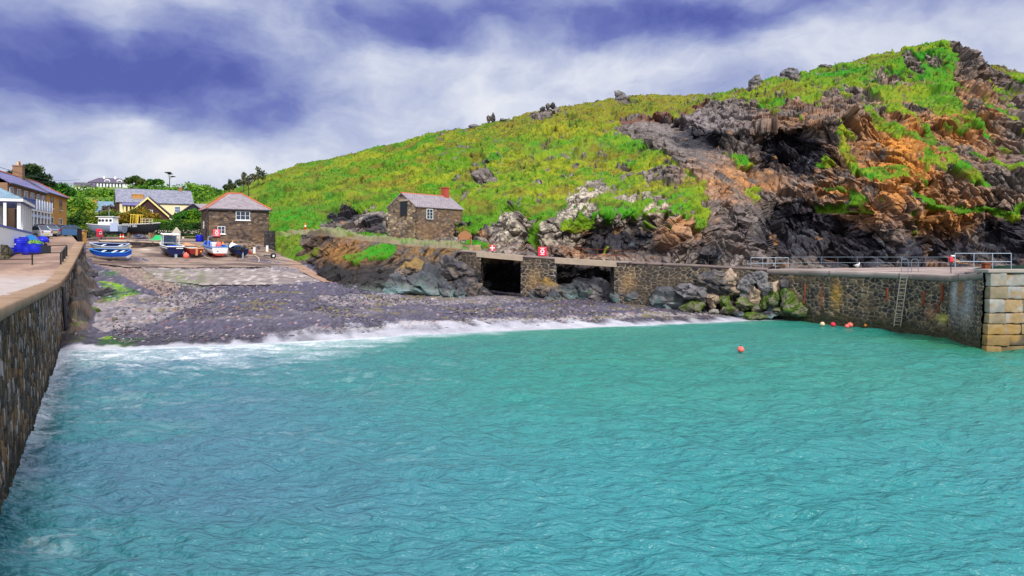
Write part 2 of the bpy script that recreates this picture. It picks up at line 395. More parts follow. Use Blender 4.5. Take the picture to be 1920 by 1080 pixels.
# ------------------------------------------------------------------ water
def build_water():
    Ys = np.concatenate([np.linspace(4, 12, 12)[:-1], CH * F / np.linspace(CH * F / 12, CH * F / 74, 430)])
    px = np.concatenate([np.linspace(-1600, -120, 40)[:-1], np.linspace(-120, 2040, 820), np.linspace(2040, 3600, 40)[1:]])
    PX, YY = np.meshgrid(px, Ys); X = (PX - CX) / F * YY
    wav = 0
    for (lx, ly, amp, s, rot) in [(4.5, 2.0, .20, 1, .12), (1.7, .75, .18, 5, -.1), (.85, .36, .12, 9, .08), (.46, .20, .055, 13, -.05)]:
        c, sn = math.cos(rot), math.sin(rot); u = (X * c + YY * sn) / lx; v = (-X * sn + YY * c) / ly
        nz = fbm(u, v, 0 * u + s, 2, s)
        wav = wav + amp * (2 * nz - 1)
    sh = shoreY(PX) - YY                                            # metres out from the water's edge
    wav = wav * sstep(-1, 6, sh) * (1 - .5 * sstep(40, 70, YY))
    swell = .10 * np.sin((sh * .9 + 1.6 * fbm(X * .08, YY * .08, 0 * X, 3, 70)) * .8) * np.exp(-sh / 14)
    Z = wav - .04 + swell
    # foam: broad along the left of the beach, thin at the right
    wid = np.interp(PX, [100, 250, 400, 560, 700, 800, 1000, 1300, 1500, 1600], [7.0, 9.0, 10., 10., 6.5, 3.0, 1.5, 1.3, 1.8, .5])
    st = fbm(X * .35 + .3 * YY, YY * 1.5, 0 * X + 3, 5, 21); st2 = fbm(X * 1.3, YY * 3.5, 0 * X + 3, 4, 33)
    d = sh / wid + (st - .5) * 1.5
    foam = sstep(1.2, .1, d) * (.36 + .75 * st2) + sstep(.30, .0, sh / wid + (st - .5) * .5) * .35
    foam = foam + .20 * sstep(3.2, .8, d) * sstep(.50, .66, st2) * sstep(700, 300, PX)
    # thin lace of old foam drifting along the left wall and in the foreground
    lace = sstep(.60, .70, fbm(X * 1.6, YY * 2.6, 0 * X, 4, 90)) * sstep(.40, .62, fbm(X * .16, YY * .2, 0 * X, 3, 91)) * sstep(1150, 300, PX) * .28
    wallx = np.interp(YY, [19.8, 50], [-13.6, -30.4]); near = sstep(1.3, .1, X - wallx + (st2 - .5) * 1.6) * .8 * sstep(17, 30, YY)
    foam = np.clip(foam + lace + near, 0, 1)
    blue = sstep(1150, 250, PX + 260 * (fbm(X * .06, YY * .06, 0 * X, 3, 60) - .5) + (YY - 30) * 3)
    c = np.zeros(X.shape + (3,), np.float32); c[:] = (.020, .215, .170)
    c = cmix(c, (.030, .215, .245), sstep(42, 17, YY))
    c = cmix(c, (.055, .165, .235), blue)
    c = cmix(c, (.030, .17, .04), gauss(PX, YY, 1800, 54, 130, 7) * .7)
    c = cmix(c, (.05, .27, .20), sstep(9, 1, sh) * .55 * (PX > 500))
    c = cmix(c, (.015, .21, .20), sstep(.45, .65, fbm(X * .12, YY * .3, 0 * X, 4, 65)) * .35)
    o = mesh_np('water', np.stack([X, YY, Z], -1), gridq(*X.shape), M['water'], col=c, extra={'foam': foam})
    return struct(o)
def water_mat():
    m = bpy.data.materials.new('sea_water'); m.use_nodes = True; t = NT(m.node_tree); bs = m.node_tree.nodes['Principled BSDF']
    a = t.n('ShaderNodeAttribute', attribute_name='Col'); fo = t.n('ShaderNodeAttribute', attribute_name='foam')
    g = t.n('ShaderNodeTexCoord'); mp = t.n('ShaderNodeMapping'); m.node_tree.links.new(g.outputs['Object'], mp.inputs[0]); mp.inputs['Scale'].default_value = (1, 2.2, 1); mp.inputs['Rotation'].default_value = (0, 0, .1)
    nf = t.noise(mp.outputs[0], 5, 5, .6)
    f = t.m('MULTIPLY', fo.outputs['Fac'], t.smooth(nf, .25, .6), clamp=True); f = t.m('MAXIMUM', f, t.smooth(fo.outputs['Fac'], .6, 1.0))
    t.put(bs.inputs['Base Color'], t.mix(f, a.outputs[0], (.64, .68, .74, 1)))
    t.put(bs.inputs['Roughness'], t.m('MULTIPLY_ADD', f, .6, .27)); bs.inputs['IOR'].default_value = 1.33; bs.inputs['Specular IOR Level'].default_value = .5
    n1 = t.noise(mp.outputs[0], 1.9, 3, .5); n2 = t.noise(mp.outputs[0], 4.6, 3, .5)
    h = t.m('ADD', t.m('MULTIPLY', n1, .31), t.m('MULTIPLY', n2, .11))
    bn = t.n('ShaderNodeBump'); bn.inputs['Distance'].default_value = 1.0; bn.inputs['Strength'].default_value = .9
    m.node_tree.links.new(h, bn.inputs['Height']); m.node_tree.links.new(bn.outputs[0], bs.inputs['Normal'])
    return m
M['water'] = water_mat()
build_water()
sb = MB(); sb.add([(-1500, -400, -3), (1500, -400, -3), (1500, 2000, -3), (-1500, 2000, -3)], [(0, 1, 2, 3)])
M['sand'] = material('seabed_sand', (.12, .14, .10), .9, nscale=.2)
struct(sb.build('seabed', M['sand']))

# ------------------------------------------------------------------ beach
SLIP = [(160, 470), (160, 494), (245, 503), (400, 504), (520, 502), (548, 504), (606, 531), (625, 531), (560, 492), (505, 466), (500, 450), (380, 440), (160, 440)]
def build_beach():
    Ys = np.concatenate([CH * F / np.linspace(CH * F / 44, CH * F / 86, 230), np.linspace(86, 126, 60)[1:]])
    px = np.linspace(20, 1620, 830); PX, YY = np.meshgrid(px, Ys); X = (PX - CX) / F * YY
    Z0 = G(X, YY); PY = HY + (CH - Z0) / YY * F
    big = fbm(X * .25, YY * .25, 0 * X, 4, 1); mid = fbm(X * 1.1, YY * 1.1, 0 * X, 4, 2)
    F1, F2, cid, *_ = worley(X / .20, YY / .46, 0 * X, 4, 2); peb = hsh(cid, cid * 0, cid * 0, 3)
    Z = Z0 + (big - .5) * .35 * sstep(0, 1, Z0) + (.5 - F1) * .10 + (peb - .5) * .06
    dw = X - np.interp(YY, [19.8, 50, 81.6, 90], [-13.6, -30.4, -46.9, -51]) + (big - .5) * 2.4
    fr = sstep(np.interp(YY, [48, 60, 82], [2.9, 2.4, 1.6]), .2, dw) * sstep(-1.2, -.2, dw) * sstep(80, 72, YY) * sstep(48.5, 52, YY); ff, fi, _e = facets(X / 1.6, YY / 2.4, Z0 / 1.5, 6, 1.2, .3); ff2, fi2, _e2 = facets(X / .6, YY / .9, Z0 / .6, 7, 1.2, .3)
    Z = Z + fr * (1.0 + 1.1 * ff + .45 * ff2) * (fr > .02)
    wx, wy = PX + (big - .5) * 60 + (mid - .5) * 26, PY + (mid - .5) * 10 + (big - .5) * 14
    c = np.zeros(X.shape + (3,), np.float32); c[:] = (.085, .074, .112)                       # dark slate shingle
    pale = inpoly(wx, wy, [(165, 575), (235, 560), (330, 545), (420, 540), (390, 560), (330, 580), (250, 610), (180, 625)]) * 1.0
    pale = np.maximum(pale, .8 * inpoly(wx, wy, [(600, 556), (720, 549), (960, 556), (1000, 566), (900, 572), (700, 572), (620, 570)]))
    pale = np.maximum(pale, .75 * inpoly(wx, wy, [(265, 503), (560, 503), (610, 530), (500, 533), (340, 536), (290, 520)]))
    pale = np.maximum(pale, .55 * gauss(wx, wy, 660, 588, 120, 5)); pale = np.maximum(pale, .4 * gauss(wx, wy, 480, 600, 130, 5)); pale = np.maximum(pale, .5 * gauss(wx, wy, 1010, 578, 130, 4))
    c = cmix(c, (.29, .25, .255), pale * np.clip(1.7 * mid - .05 + .3 * (peb - .5), 0, 1) * .85)
    c = cmix(c, (.30, .20, .16), .7 * inpoly(wx, wy, [(180, 495), (265, 500), (330, 535), (300, 555), (235, 520)]))
    sand = sstep(6, 1, np.abs(wy - np.interp(PX, shore_px, shore_py) + 18)) * sstep(500, 700, PX); c = cmix(c, (.46, .40, .38), sand * .6)
    alg = np.maximum.reduce([1.0 * inpoly(wx, wy, [(178, 548), (205, 532), (245, 540), (268, 553), (240, 566), (195, 568)]), 1.0 * inpoly(wx, wy, [(165, 655), (185, 636), (230, 632), (262, 632), (235, 648), (190, 662)]),
                             .85 * gauss(wx, wy, 205, 511, 14, 6), .55 * gauss(wx, wy, 310, 518, 36, 12) * (peb > .45), .8 * gauss(wx, wy, 350, 524, 22, 8) * (peb > .3)])
    c = cmix(c, (.14, .28, .010), alg * sstep(.35, .6, mid)); c = cmix(c, (.03, .12, .02), alg * sstep(.5, .3, mid))
    weed = sstep(.56, .66, fbm(X * .5, YY * 1.2, 0 * X, 4, 8)) * ((wy > 548) & (wy < 600)) * (peb > .5)
    c = cmix(c, (.15, .12, .03), weed * .8); c = cmix(c, (.20, .045, .03), ((peb > .955) & (mid > .5)) * .7)
    c = c * (.66 + .70 * peb[..., None] ** 1.3)
    c = cmix(c, (.46, .43, .46), (peb > .97) * .45)
    rkc = np.zeros_like(c); rkc[:] = (.050, .042, .042); rkc = cmix(rkc, (.15, .105, .08), sstep(.55, .75, fi) * .7); rkc = rkc * (.5 + 1.0 * mid[..., None]); rkc = cmix(rkc, (.07, .13, .012), sstep(.56, .66, big * .5 + mid * .5) * .9)
    c = lerp(c, rkc, sstep(.12, .35, fr)[..., None])
    # wet and foamy edge
    sh = YY - shoreY(PX); c = c * lerp(.55, 1, sstep(0, 5, sh + (mid - .5) * 3))[..., None]
    run = np.interp(PX, [100, 400, 560, 700, 900, 1100, 1400, 1600], [.8, 1.2, 3.0, 5.2, 4.6, 2.4, 3.4, 3.0])
    st = fbm(X * 1.2 + YY * .5, YY * .35 - X * .1, 0 * X, 4, 12); big2 = fbm(X * .16, 0 * X, 0 * X, 2, 19)
    fo = sstep(1.1, .0, sh / run + (st - .5) * 1.7 + (big2 - .5) * .9) * (.55 + .6 * mid) * sstep(.3, .05, fr)
    c = cmix(c, (.60, .59, .66), fo * .85)
    Z = np.where(sh < 4, lerp(np.maximum(Z, -3), Z0 + fr * .8, sstep(4, .5, sh)), Z)
    Z = Z + .10 * fo
    o = mesh_np('beach', np.stack([X, YY, Z], -1), gridq(*X.shape), M['beach'], col=c); struct(o)
    # concrete slip, laid over the beach
    inside = inpoly(PX, PY, SLIP); q = gridq(*X.shape); keep = inside.ravel()[q].all(1); q = q[keep]
    s2 = fbm(X * .35, YY * .9, 0 * X, 5, 44); s3 = fbm(X * 2, YY * 2, 0 * X, 4, 45); s4 = fbm(X * .12, YY * .5, 0 * X, 3, 47)
    cc = np.zeros(X.shape + (3,), np.float32); cc[:] = (.30, .215, .175)
    cc = cmix(cc, (.11, .07, .065), sstep(.40, .62, s2) * .9); cc = cmix(cc, (.42, .31, .26), sstep(.54, .70, s4) * .7)
    cc = cmix(cc, (.10, .12, .04), sstep(.62, .74, s3) * .4)
    cc = cmix(cc, (.50, .40, .32), gauss(PX, PY, 272, 468, 14, 3.5) * 1.2)
    cc = cmix(cc, (.36, .22, .15), sstep(530, 560, PX) * .8)
    for ln in ((468, .10), (483, -.015), (498, 0), (454, .05)):
        cc = cmix(cc, (.05, .035, .03), sstep(1.0, .3, np.abs(PY - (ln[0] + (PX - 330) * ln[1] * .3 + 3 * (s2 - .5)))) * .8)
    cc = cc * (.8 + .4 * s3[..., None])
    Zs = Z0 + .09 + (s2 - .5) * .06
    ain = inpoly(PX, PY + 3 * (mid - .5), [(262, 502), (400, 504.5), (549, 504.5), (607, 531.5), (500, 536), (380, 536), (300, 528)]); qa = gridq(*X.shape); qa = qa[ain.ravel()[qa].all(1) & ~inside.ravel()[qa].all(1)]
    ca = np.zeros_like(cc); ca[:] = (.30, .245, .235); sj = np.minimum(np.abs((X / .45) % 1 - .5), np.abs((YY / .8) % 1 - .5)); hh_ = hsh(np.floor(X / .45).astype(np.int64), np.floor(YY / .8).astype(np.int64), 0 * cid, 5)
    ca = ca * (.65 + .6 * hh_[..., None]); ca = cmix(ca, (.12, .10, .10), sstep(.44, .5, .5 - sj) * .6); ca = cmix(ca, (.17, .13, .13), sstep(.48, .66, s2) * .6); ca = cmix(ca, (.48, .43, .42), ((hh_ > .86) & (s3 > .42)) * .7)
    ca = cmix(ca, (.10, .20, .02), gauss(PX, PY, 350, 522, 45, 11) * (s3 > .52) * .6); ca = cmix(ca, (.13, .15, .05), gauss(PX, PY, 310, 515, 40, 9) * (s3 > .5) * .7)
    ua, ia = np.unique(qa, return_inverse=True); struct(mesh_np('cobbled_apron', np.stack([X, YY, Z0 + .06], -1).reshape(-1, 3)[ua], ia.reshape(-1, 4), M['concrete'], col=ca.reshape(-1, 3)[ua]))
    used, inv = np.unique(q, return_inverse=True)
    V = np.stack([X, YY, Zs], -1).reshape(-1, 3)[used]
    struct(mesh_np('slipway', V, inv.reshape(-1, 4), M['concrete'], col=cc.reshape(-1, 3)[used]))
build_beach()

def build_pebbles():
    rng = np.random.default_rng(9); n = 16000; px = rng.uniform(130, 1500, n); Y = CH * F / rng.uniform(CH * F / 86, CH * F / 49, n); X = (px - CX) / F * Y; Z = G(X, Y); PYp = HY + (CH - Z) / Y * F
    ok = (Y > shoreY(px) + 1.2) & ~inpoly(px, PYp, SLIP) & (PYp > 532) & (Y < 82) & ~((px < 330) & (PYp > 570) & (PYp < 612) & (rng.random(len(px)) < .8)) & (X > np.interp(Y, [50, 81.6], [-30.4, -46.9]) + 3.5); px, Y, X, Z, PYp = px[ok], Y[ok], X[ok], Z[ok], PYp[ok]; n = len(X)
    ph = (1 + 5 ** .5) / 2; iv = np.array([(-1, ph, 0), (1, ph, 0), (-1, -ph, 0), (1, -ph, 0), (0, -1, ph), (0, 1, ph), (0, -1, -ph), (0, 1, -ph), (ph, 0, -1), (ph, 0, 1), (-ph, 0, -1), (-ph, 0, 1)]) / 1.9
    it = np.array([(0, 11, 5), (0, 5, 1), (0, 1, 7), (0, 7, 10), (0, 10, 11), (1, 5, 9), (5, 11, 4), (11, 10, 2), (10, 7, 6), (7, 1, 8), (3, 9, 4), (3, 4, 2), (3, 2, 6), (3, 6, 8), (3, 8, 9), (4, 9, 5), (2, 4, 11), (6, 2, 10), (8, 6, 7), (9, 8, 1)])
    sz = rng.uniform(.04, .10, n) * (1 + 1.2 * (rng.random(n) > .95)); a = rng.uniform(0, 6.28, n); sx, sy, szz = sz * rng.uniform(.8, 1.5, n), sz * rng.uniform(.7, 1.1, n), sz * rng.uniform(.45, .75, n)
    V = iv[None] * np.stack([sx, sy, szz], -1)[:, None] * rng.uniform(.85, 1.15, (n, 12, 1)); x = V[..., 0] * np.cos(a)[:, None] - V[..., 1] * np.sin(a)[:, None]; y = V[..., 0] * np.sin(a)[:, None] + V[..., 1] * np.cos(a)[:, None]
    V = np.stack([x + X[:, None], y + Y[:, None], V[..., 2] + Z[:, None] + .02], -1); pal = np.array([(.07, .062, .095), (.10, .088, .12), (.05, .045, .06), (.15, .13, .14), (.22, .19, .19), (.40, .37, .38), (.09, .06, .05), (.13, .11, .06)])
    C = pal[rng.choice(8, n, p=[.30, .23, .19, .12, .05, .03, .04, .04])] * rng.uniform(.7, 1.2, (n, 1))
    tag(mesh_np('loose_stones', V.reshape(-1, 3), (it[None] + 12 * np.arange(n)[:, None, None]).reshape(-1, 3), M['boulder'], col=np.repeat(C, 12, 0), smooth=False), 'loose slate stones and pebbles strewn over the beach', 'stones', kind='stuff')
build_pebbles()
# ------------------------------------------------------------------ the headland: relief given by distance at pairs of photo coordinates, then broken into rock
RIDGE = [(330, 402), (400, 373), (440, 353), (470, 342), (500, 328), (560, 310), (640, 293), (700, 277), (760, 265), (830, 246), (880, 239), (920, 231), (985, 214), (1035, 204), (1100, 194), (1150, 186), (1180, 180), (1250, 178), (1330, 177), (1385, 168), (1415, 156), (1470, 138), (1505, 134), (1550, 125), (1600, 115), (1650, 101), (1700, 89), (1740, 80), (1775, 76), (1792, 82), (1820, 101), (1850, 118), (1885, 126), (1920, 137), (2000, 165), (2100, 210), (2400, 300)]
HC = {  # px: (py, Y) of base, bank top, foot of slope, lower slope, upper slope ; ridge distance
    330: [(452, 118), (450, 119), (449, 120), (432, 138), (415, 165), 190],
    440: [(456, 110), (455, 110.5), (453, 112), (425, 128), (390, 158), 190],
    505: [(472, 97), (450, 101), (444, 105), (410, 120), (367, 155), 190],
    560: [(494, 88), (438, 96), (434, 100), (400, 116), (352, 150), 190],
    620: [(535, 76), (441, 90), (437, 96), (400, 112), (342, 150), 188],
    680: [(543, 75.4), (450, 88), (441, 96), (395, 110), (330, 150), 186],
    720: [(550, 75.6), (455, 86), (445, 96), (390, 110), (322, 150), 185],
    780: [(558, 76), (461, 84), (453, 95), (388, 112), (308, 148), 183],
    860: [(562, 76.5), (466, 82.5), (456, 91), (378, 108), (292, 145), 180],
    900: [(562, 80), (478, 82.6), (463, 88), (372, 105), (282, 145), 180],
    915: [(562, 92), (482, 84.2), (468, 86.5), (370, 104), (280, 144), 180],
    968: [(562, 93), (484, 83.6), (471, 85.6), (386, 98), (285, 137), 179],
    1000: [(562, 90), (484, 83.2), (474, 85), (400, 93), (290, 130), 178],
    1080: [(566, 84.5), (492, 82), (482, 83.2), (402, 90), (286, 128), 176],
    1140: [(570, 86), (496, 80.6), (489, 82), (400, 91.5), (275, 130), 175],
    1175: [(572, 82), (497, 80), (491, 81.4), (400, 92), (272, 130), 175],
    1240: [(580, 80), (502, 78.5), (496, 79.8), (390, 90), (262, 125), 174],
    1320: [(584, 79), (505, 77), (499, 78.5), (380, 90), (250, 122), 172],
    1400: [(520, 78), (506, 78), (499, 81), (382, 94), (240, 120), 165],
    1480: [(516, 81), (505, 81.5), (498, 85), (370, 97), (240, 116), 162],
    1560: [(512, 84), (504, 85), (497, 88), (350, 100), (222, 118), 160],
    1640: [(511, 85), (503, 86), (496, 89), (330, 102), (202, 122), 158],
    1720: [(511, 85), (503, 86), (495, 89), (320, 102), (192, 125), 155],
    1780: [(511, 84), (503, 85), (495, 88), (310, 101), (182, 124), 152],
    1840: [(511, 83), (503, 84), (494, 87), (310, 100), (192, 122), 150],
    1920: [(511, 82), (503, 83), (493, 86), (320, 98), (222, 115), 145],
    2100: [(511, 80), (503, 81), (492, 84), (350, 95), (262, 110), 135],
    2400: [(511, 80), (503, 81), (490, 84), (400, 92), (340, 102), 125]}
SPUR = [(1120, 222), (1180, 228), (1240, 262), (1300, 300), (1345, 330), (1400, 388), (1428, 440), (1440, 500)]
HOLLOWS = [(1285, 252, 45, 14, .3, 5), (1335, 268, 50, 18, .35, 3), (1470, 292, 60, 48, 0, 5.5), (1440, 320, 60, 14, 0, 3), (1460, 420, 70, 45, .5, 5), (1570, 440, 90, 40, .3, 4), (1745, 455, 50, 40, 0, 4.5), (1860, 445, 60, 45, 0, 6), (1150, 440, 70, 28, 0, 4), (1200, 470, 60, 18, 0, 3), (1640, 400, 50, 60, .8, -3.5), (1700, 330, 60, 90, .7, -4), (1545, 240, 40, 90, -.5, -3.5), (1280, 430, 45, 60, .6, -3.5), (1110, 390, 50, 40, -.6, -3), (1400, 420, 14, 60, -.35, -2.5),
           (1090, 350, 40, 40, -.6, -2), (660, 400, 35, 20, 0, 3), (705, 420, 20, 22, 0, -1.5), (870, 405, 40, 30, 0, -3.5), (840, 445, 18, 10, 0, 3.5), (1040, 425, 40, 22, 0, -2.5), (985, 415, 30, 25, 0, -2)]
ROCKS = [[(1160, 222), (1240, 219), (1290, 203), (1335, 186), (1400, 187), (1445, 206), (1500, 184), (1553, 172), (1593, 165), (1626, 174), (1660, 192), (1700, 198), (1745, 205), (1802, 226), (1792, 150), (1783, 82), (1800, 78), (1840, 100), (1930, 130), (2600, 250), (2600, 560), (985, 560), (985, 470), (1010, 440), (1040, 402), (1075, 352), (1115, 336), (1165, 345), (1168, 362), (1190, 352), (1200, 372), (1230, 356), (1275, 362), (1250, 400), (1290, 400), (1330, 360), (1310, 335), (1250, 292), (1200, 265), (1150, 240)],
         [(598, 412), (640, 385), (662, 395), (700, 392), (728, 398), (730, 448), (690, 442), (640, 432), (605, 434)], [(885, 328), (915, 322), (930, 332), (905, 345), (888, 342)], [(858, 362), (880, 355), (885, 368), (862, 376)],
         [(800, 420), (830, 398), (848, 412), (840, 440), (880, 428), (905, 408), (925, 420), (960, 402), (985, 405), (980, 440), (930, 450), (880, 445), (840, 455), (805, 455)],
         [(915, 470), (925, 440), (960, 432), (990, 450), (990, 480), (915, 480)],
         [(1160, 320), (1180, 310), (1190, 330), (1172, 345)], [(1205, 330), (1250, 300), (1290, 325), (1270, 340), (1215, 345)], [(1390, 160), (1420, 145), (1428, 160), (1400, 170)], [(1686, 100), (1705, 88), (1722, 110), (1738, 152), (1700, 152), (1690, 130)], [(1638, 152), (1665, 128), (1692, 150), (1672, 172), (1645, 170)], [(1735, 108), (1760, 100), (1765, 118), (1745, 125)], [(1465, 145), (1490, 126), (1505, 138), (1495, 152)],
         [(860, 245), (880, 233), (905, 232), (900, 242)], [(985, 216), (1010, 205), (1035, 200), (1060, 205), (1030, 218), (1000, 222)], [(1152, 190), (1160, 172), (1180, 176), (1190, 186), (1170, 190)], [(665, 345), (685, 342), (684, 350)]]
GRASSY = [[(1215, 412), (1250, 352), (1290, 338), (1305, 358), (1275, 380), (1245, 392), (1228, 416)], [(1120, 400), (1150, 350), (1172, 350), (1150, 395), (1128, 412)], [(1060, 425), (1090, 400), (1110, 415), (1085, 435)], [(1165, 400), (1190, 372), (1205, 372), (1200, 405), (1175, 420)],
          [(1612, 185), (1645, 208), (1694, 258), (1686, 264), (1625, 216)], [(1648, 186), (1668, 186), (1732, 230), (1800, 300), (1870, 352), (1856, 354), (1790, 305), (1722, 240), (1660, 202)], [(1690, 132), (1722, 140), (1772, 165), (1818, 206), (1870, 262), (1862, 268), (1808, 216), (1760, 190), (1700, 165)],
          [(1840, 180), (1920, 225), (1920, 245), (1880, 220)], [(1570, 215), (1588, 270), (1612, 320), (1600, 332), (1575, 280)], [(1605, 322), (1650, 310), (1680, 330), (1640, 348)],
          [(1675, 345), (1720, 360), (1760, 382), (1800, 388), (1885, 388), (1885, 400), (1790, 402), (1740, 388)], [(1365, 293), (1400, 298), (1412, 312), (1385, 318)], [(1518, 306), (1548, 292), (1564, 300), (1545, 313)], [(1715, 290), (1745, 270), (1760, 300), (1735, 320)],
          [(1690, 400), (1705, 390), (1712, 430), (1695, 440)], [(1870, 400), (1920, 370), (1920, 392), (1885, 410)], [(645, 488), (690, 462), (745, 462), (742, 478), (700, 482), (668, 494)], [(1400, 362), (1425, 355), (1425, 370), (1405, 376)], [(1255, 430), (1268, 425), (1264, 440)], [(1128, 470), (1140, 462), (1140, 476)]]
def polydist(px, py, pl):
    """signed distance to an open polyline, positive to its upper right"""
    best = np.full(px.shape, 1e9); sg = np.zeros(px.shape)
    for (x0, y0), (x1, y1) in zip(pl[:-1], pl[1:]):
        dx, dy = x1 - x0, y1 - y0; t = np.clip(((px - x0) * dx + (py - y0) * dy) / (dx * dx + dy * dy), 0, 1)
        ex, ey = px - x0 - t * dx, py - y0 - t * dy; d = np.hypot(ex, ey); s = np.sign(dx * ey - dy * ex)
        m = d < best; best = np.where(m, d, best); sg = np.where(m, -s, sg)
    return best * sg
TUFT = {}
def build_headland():
    px = np.concatenate([np.linspace(330, 500, 70)[:-1], np.linspace(500, 1960, 1150), np.linspace(1960, 2400, 90)[1:]])
    keys = sorted(HC); kp = np.array(keys, float); rows = []
    sm = lambda a, n: np.convolve(np.pad(a, n, 'edge'), np.ones(2 * n + 1) / (2 * n + 1), 'valid')
    for r in range(5):
        n = 3 if r < 2 else 14
        rows.append((sm(np.interp(px, kp, [HC[k][r][0] for k in keys]), n), sm(np.interp(px, kp, [HC[k][r][1] for k in keys]), n)))
    rp = np.interp(px, [a for a, _ in RIDGE], [b_ for _, b_ in RIDGE]); rY = sm(np.interp(px, kp, [HC[k][5] for k in keys]), 14)
    rows.append((rp, rY))
    counts = [90, 14, 130, 150, 110]; PY, YY = [], []
    for i, n in enumerate(counts):
        a, b_ = rows[i], rows[i + 1]
        for k in range(n):
            t = k / n; PY.append(lerp(a[0], b_[0], t)); YY.append(lerp(a[1], b_[1], t if i < 4 else t ** .75))
    PY.append(rp); YY.append(rY)
    nvis = len(PY); PY = np.array(PY); YY = np.array(YY)
    for _ in range(3):                                             # soften the creases between the key rows
        YY[1:-1] = .25 * YY[:-2] + .5 * YY[1:-1] + .25 * YY[2:]
    PX = np.broadcast_to(px, PY.shape).copy()
    nz = fbm(PX / 60, PY / 60, 0 * PX, 4, 3)
    sd_ = polydist(PX + 14 * (nz - .5), PY + 14 * (nz - .5), SPUR)
    YY = YY + 8 * sstep(-4, 34, sd_) * sstep(215, 262, PY) * (PX > 1110) * sstep(1700, 1450, PX) * sstep(0, 14, (PX - 1110))
    for (hx, hy, rx, ry, an, dd) in HOLLOWS: YY = YY + dd * gauss(PX + 30 * (nz - .5), PY + 30 * (nz - .5), hx, hy, rx, ry, an) * sstep(506, 490, PY)
    X = (PX - CX) / F * YY; Z = CH - (PY - HY) / F * YY
    # grass or rock
    w1 = fbm(X * .35, YY * .35, Z * .35, 4, 11); w2 = fbm(X * .9, YY * .9, Z * .9, 4, 12)
    wx, wy = PX + 36 * (w1 - .5) + 22 * (w2 - .5), PY + 30 * (w1 - .5) + 20 * (w2 - .5)
    rock = np.zeros(PX.shape, np.float32)
    for pl in ROCKS: rock = np.maximum(rock, inpoly(wx, wy, pl))
    bank = np.zeros(PX.shape, bool); bank[:92] = True
    rock = np.where(bank & (PX > 540), 1.0, rock)
    rock = np.where(bank & (PX <= 600), (w1 + .3 * w2 > .66 + (560 - PX) / 200), rock)
    for pl in GRASSY: rock = np.where(inpoly(wx, wy, pl), 0, rock)
    # grass creeping along ledges of the cliff
    st1 = (X * .90 + Z * .44); ledge = fbm(st1 * .45, (X * .44 - Z * .90) * .12, YY * .12, 4, 15)
    rock = np.where((PX > 1500) & (PY < 400) & (ledge > .615 + .05 * sstep(200, 380, PY)), 0, rock)
    rock = np.where((PX > 1630) & (PY < 250) & (ledge + .3 * (w1 - .5) > .60), 0, rock)
    rock = np.where((PX > 1010) & (PX < 1330) & (PY > 330) & (PY < 430) & (fbm(X * .5 - Z * .3, YY * .3, Z * .3, 4, 16) > .58), 0, rock)
    rock = np.where((rock < .5) & (w2 > .665) & (PY < 480) & (PX > 820), 1, rock)
    for _ in range(2):
        rock[1:-1, 1:-1] = (rock[1:-1, 1:-1] * 2 + rock[:-2, 1:-1] + rock[2:, 1:-1] + rock[1:-1, :-2] + rock[1:-1, 2:]) / 6
    # surface normal of the smooth relief
    Pm = np.stack([X, YY, Z], -1)
    du = np.gradient(Pm, axis=1); dv = np.gradient(Pm, axis=0); N = np.cross(du, dv); N /= np.linalg.norm(N, axis=-1, keepdims=True) + 1e-9
    N = np.where((N[..., 1] > 0)[..., None] & (N[..., 2] < 0)[..., None], -N, N)
    for _ in range(6): N[1:-1, 1:-1] = (N[1:-1, 1:-1] + N[:-2, 1:-1] + N[2:, 1:-1] + N[1:-1, :-2] + N[1:-1, 2:]) / 5
    steep = sstep(.25, .8, np.sqrt(np.clip(1 - N[..., 2] ** 2, 0, 1)))
    N = N * lerp(np.array([1., 1., 1.]), np.array([1., 1., .6]), np.clip(rock, 0, 1)[..., None]) + np.array([-.05, -.25, .05]); N /= np.linalg.norm(N, axis=-1, keepdims=True)
    right = PX > 1345 + 40 * (w1 - .5)
    a = np.where(right, .40 * X - .92 * Z, .70 * X + .71 * Z); bb = np.where(right, .92 * X + .40 * Z, .71 * X - .70 * Z)
    tot = np.zeros(X.shape, np.float32); idc = tot.copy(); crk = tot.copy()
    mk = rock > .04; A, B, C = a[mk], bb[mk], YY[mk]
    wa = (fbm(X[mk] * .3, C * .3, Z[mk] * .3, 3, 77) - .5) * 1.2
    f1, i1, e1 = facets((A + wa) / 6.5, (B + wa) / 4.0, C / 9, 1, 1.7, .2); f2, i2, e2 = facets((A + wa * .4) / 2.7, (B + wa * .4) / 1.6, C / 4.2, 2, 1.7, .3); f3, i3, e3 = facets((A + wa * .2) / 1.15, B / .72, C / 1.9, 3, 1.6, .3); f4, i4, e4 = facets(A / .5, B / .34, C / .9, 4, 1.2, .25)
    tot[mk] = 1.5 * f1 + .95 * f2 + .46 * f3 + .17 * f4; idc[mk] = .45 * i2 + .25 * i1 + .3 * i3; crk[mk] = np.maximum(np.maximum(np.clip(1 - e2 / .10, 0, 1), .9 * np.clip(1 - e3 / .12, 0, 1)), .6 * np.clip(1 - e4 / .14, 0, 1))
    farq = np.clip(YY / 100, .8, 1.6)
    amp = np.where(bank, .42, lerp(.35, 1.0, steep)) * sstep(0, 8, np.arange(len(PY)))[:, None]
    amp = amp * (1 - .6 * sstep(30, 0, np.abs(np.arange(len(PY)) - (nvis - 1)))[:, None])
    rdg = sstep(0, 46, PY - np.interp(PX, [a_ for a_, _ in RIDGE], [b_ for _, b_ in RIDGE]))
    amp = amp * np.where(bank, sstep(92, 80, np.arange(len(PY)))[:, None], 1)
    amp = amp * (1 - .75 * np.exp(-((sd_ - 15) / 26) ** 2) * (PX > 1110) * (PX < 1450) * (PY > 225))
